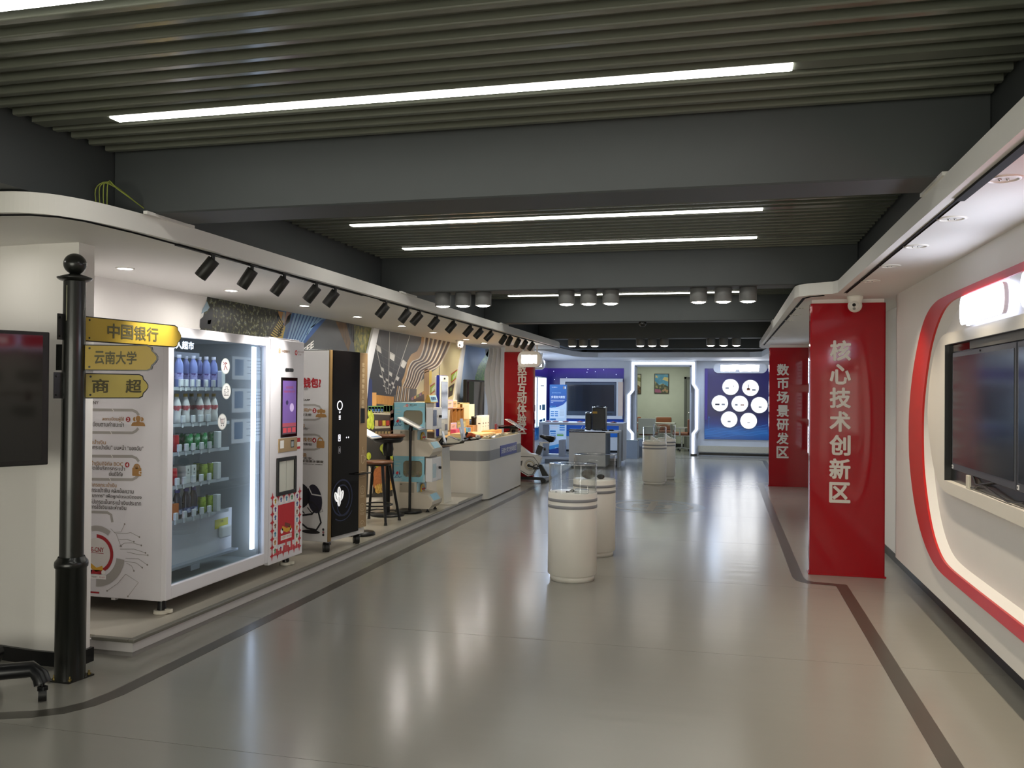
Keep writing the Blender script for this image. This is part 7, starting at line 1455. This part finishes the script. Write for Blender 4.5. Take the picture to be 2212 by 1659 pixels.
p = Print(Frame((.38, YB - .12, 2.185), (1, 0, 0)), .001); EL = EM('sign_glyph_lit', '#ffffff', 9)
p.poly([(-.46, -.075), (-.38, -.085), (-.34, -.07), (-.25, -.085), (-.2, -.07), (-.12, -.085), (-.10, -.03), (-.02, -.03), (.0, -.085), (.12, -.075), (.22, -.085), (.34, -.07), (.44, -.08), (.46, .08), (.2, .085), (.05, .075), (-.1, .085), (-.3, .075), (-.46, .08)], EL); p.build('lit_lettering', t)

# ================================================================== OFFICE SEEN THROUGH THE DOORWAY
def picture(x0, x1, z0, z1, label, mats):
    t = thing('framed_picture', label, 'picture', ((x0 + x1) / 2, 25.58, (z0 + z1) / 2), group='pictures on the office wall'); MB().box(x0, x1, 25.56, 25.6, z0, z1, M('picture_frame', '#3a352c', .4), .004).build('frame', t)
    p = Print(Frame((x0, 25.56, z0), (1, 0, 0)), .001); w, h = x1 - x0, z1 - z0; p.rect(.02, w - .02, .02, h - .02, mats[0]); p.up(); p.poly([(.02, .02), (w - .02, .02), (w - .02, h * .35), (w * .6, h * .5), (w * .35, h * .42), (.02, h * .62)], mats[1]); p.up(); p.poly([(.02, h * .05), (w * .5, h * .03), (w * .4, h * .2), (.02, h * .22)], mats[2]); p.poly([(w * .55, h * .7), (w - .02, h * .6), (w - .02, h * .8), (w * .7, h * .84)], mats[3]); p.poly([(.03, h * .8), (w * .25, h * .78), (w * .2, h * .9), (.04, h * .92)], mats[3])
    if len(mats) > 4:
        for k in range(3): p.disc(w * (.62 + .13 * k), h * (.14 + .05 * (k % 2)), w * .08, mats[4], 12)
    p.build('painting', t)
picture(-1.98, -1.56, 1.545, 2.12, 'colourful townscape picture with blue sky at the centre of the office wall', [ramp_mat('paint_sky', [(.3, '#2f6f9c'), (.55, '#5fa0c0'), (.7, '#c9cfc0')], scale=4), ramp_mat('paint_town', [(.3, '#232a2c'), (.5, '#5a5f4a'), (.62, '#a89a6a'), (.75, '#2c3a44')], scale=14), M('paint_pink', '#a05a78', .6), M('paint_cream', '#d8c68a', .6), M('paint_tan', '#b08a6a', .6)])
picture(-2.70, -2.36, 1.525, 2.11, 'cream picture with a brown figure at the left of the office wall', [M('paint_ivory', '#cfc8a8', .6), ramp_mat('paint_brown', [(.35, '#2c2a20'), (.55, '#7a5a38'), (.7, '#b08a4a')], scale=9), M('paint_dark', '#2a2c26', .6), M('paint_olive', '#8a8a5a', .6)])
OT = M('office_tan_leather', '#9a5f42', .5); OW_ = M('office_shell_white', '#cfd0c8', .4)
def chair(x, y, rz, label):
    t = thing('office_chair', label, 'chair', (x, y, 0), rz, 'tan office chairs'); MBx = Matrix.Translation((x, y, 0)) @ Matrix.Rotation(rz, 4, 'Z')
    MB(MBx).box(-.23, .23, -.22, .22, .42, .50, OT, .03, 3).build('seat', t); MB(MBx).box(-.22, .22, .19, .26, .50, .86, OT, .03, 3).build('backrest', t)
    MB(MBx).box(-.235, .235, .255, .275, .46, .88, OW_, .008).box(-.24, .24, -.23, .26, .40, .425, OW_, .01).build('shell', t); MB(MBx).box(-.27, -.24, -.15, .15, .60, .63, OW_, .008).box(.24, .27, -.15, .15, .60, .63, OW_, .008).box(-.27, -.24, -.02, .02, .42, .60, OW_).box(.24, .27, -.02, .02, .42, .60, OW_).build('armrest', t)
    mb = MB(MBx).cyl((0, 0, .07), (0, 0, .41), .025, CHROME, 12)
    for k in range(5): mb.frustum((0, 0, .08), (.25 * math.cos(R(72 * k)), .25 * math.sin(R(72 * k)), .055), .02, .012, OW_, 8).ball((.25 * math.cos(R(72 * k)), .25 * math.sin(R(72 * k)), .028), .028, BLACK, n=10)
    mb.build('swivel_base', t)
q = at('z', .45, 1488, 935); chair(-1.10, 23.9, R(-100), 'tan and white swivel chair nearest the doorway on its right'); chair(-1.62, 25.05, R(15), 'tan swivel chair behind the white office table'); chair(-2.42, 25.05, R(30), 'tan swivel chair at the left edge of the doorway'); chair(-1.95, 23.55, R(170), 'tan swivel chair seen below the office table edge')
t = thing('office_table', 'white office table with splayed legs seen through the doorway', 'table', (-1.8, 24.3, 0)); OTb = M('office_table_white', '#d6d8d2', .35); MB().box(-2.6, -1.30, 24.05, 24.65, .71, .735, OTb, .006).build('tabletop', t)
for sx in (-2.45, -1.42):
    for sy in (24.12, 24.55): MB().frustum((sx, sy, .71), (sx + (.06 if sx > -2 else -.06), sy, 0), .022, .016, OTb, 10).build('leg', t)
t = thing('folding_lid', 'grey board standing on the office table', 'board', (-2.1, 24.15, .735)); MB().prism([(-2.28, 24.12, .735), (-1.92, 24.12, .735), (-1.96, 24.12, .82), (-2.26, 24.12, .82)], (0, .02, 0), M('grey_board', '#8f9590', .5)).build('board', t)
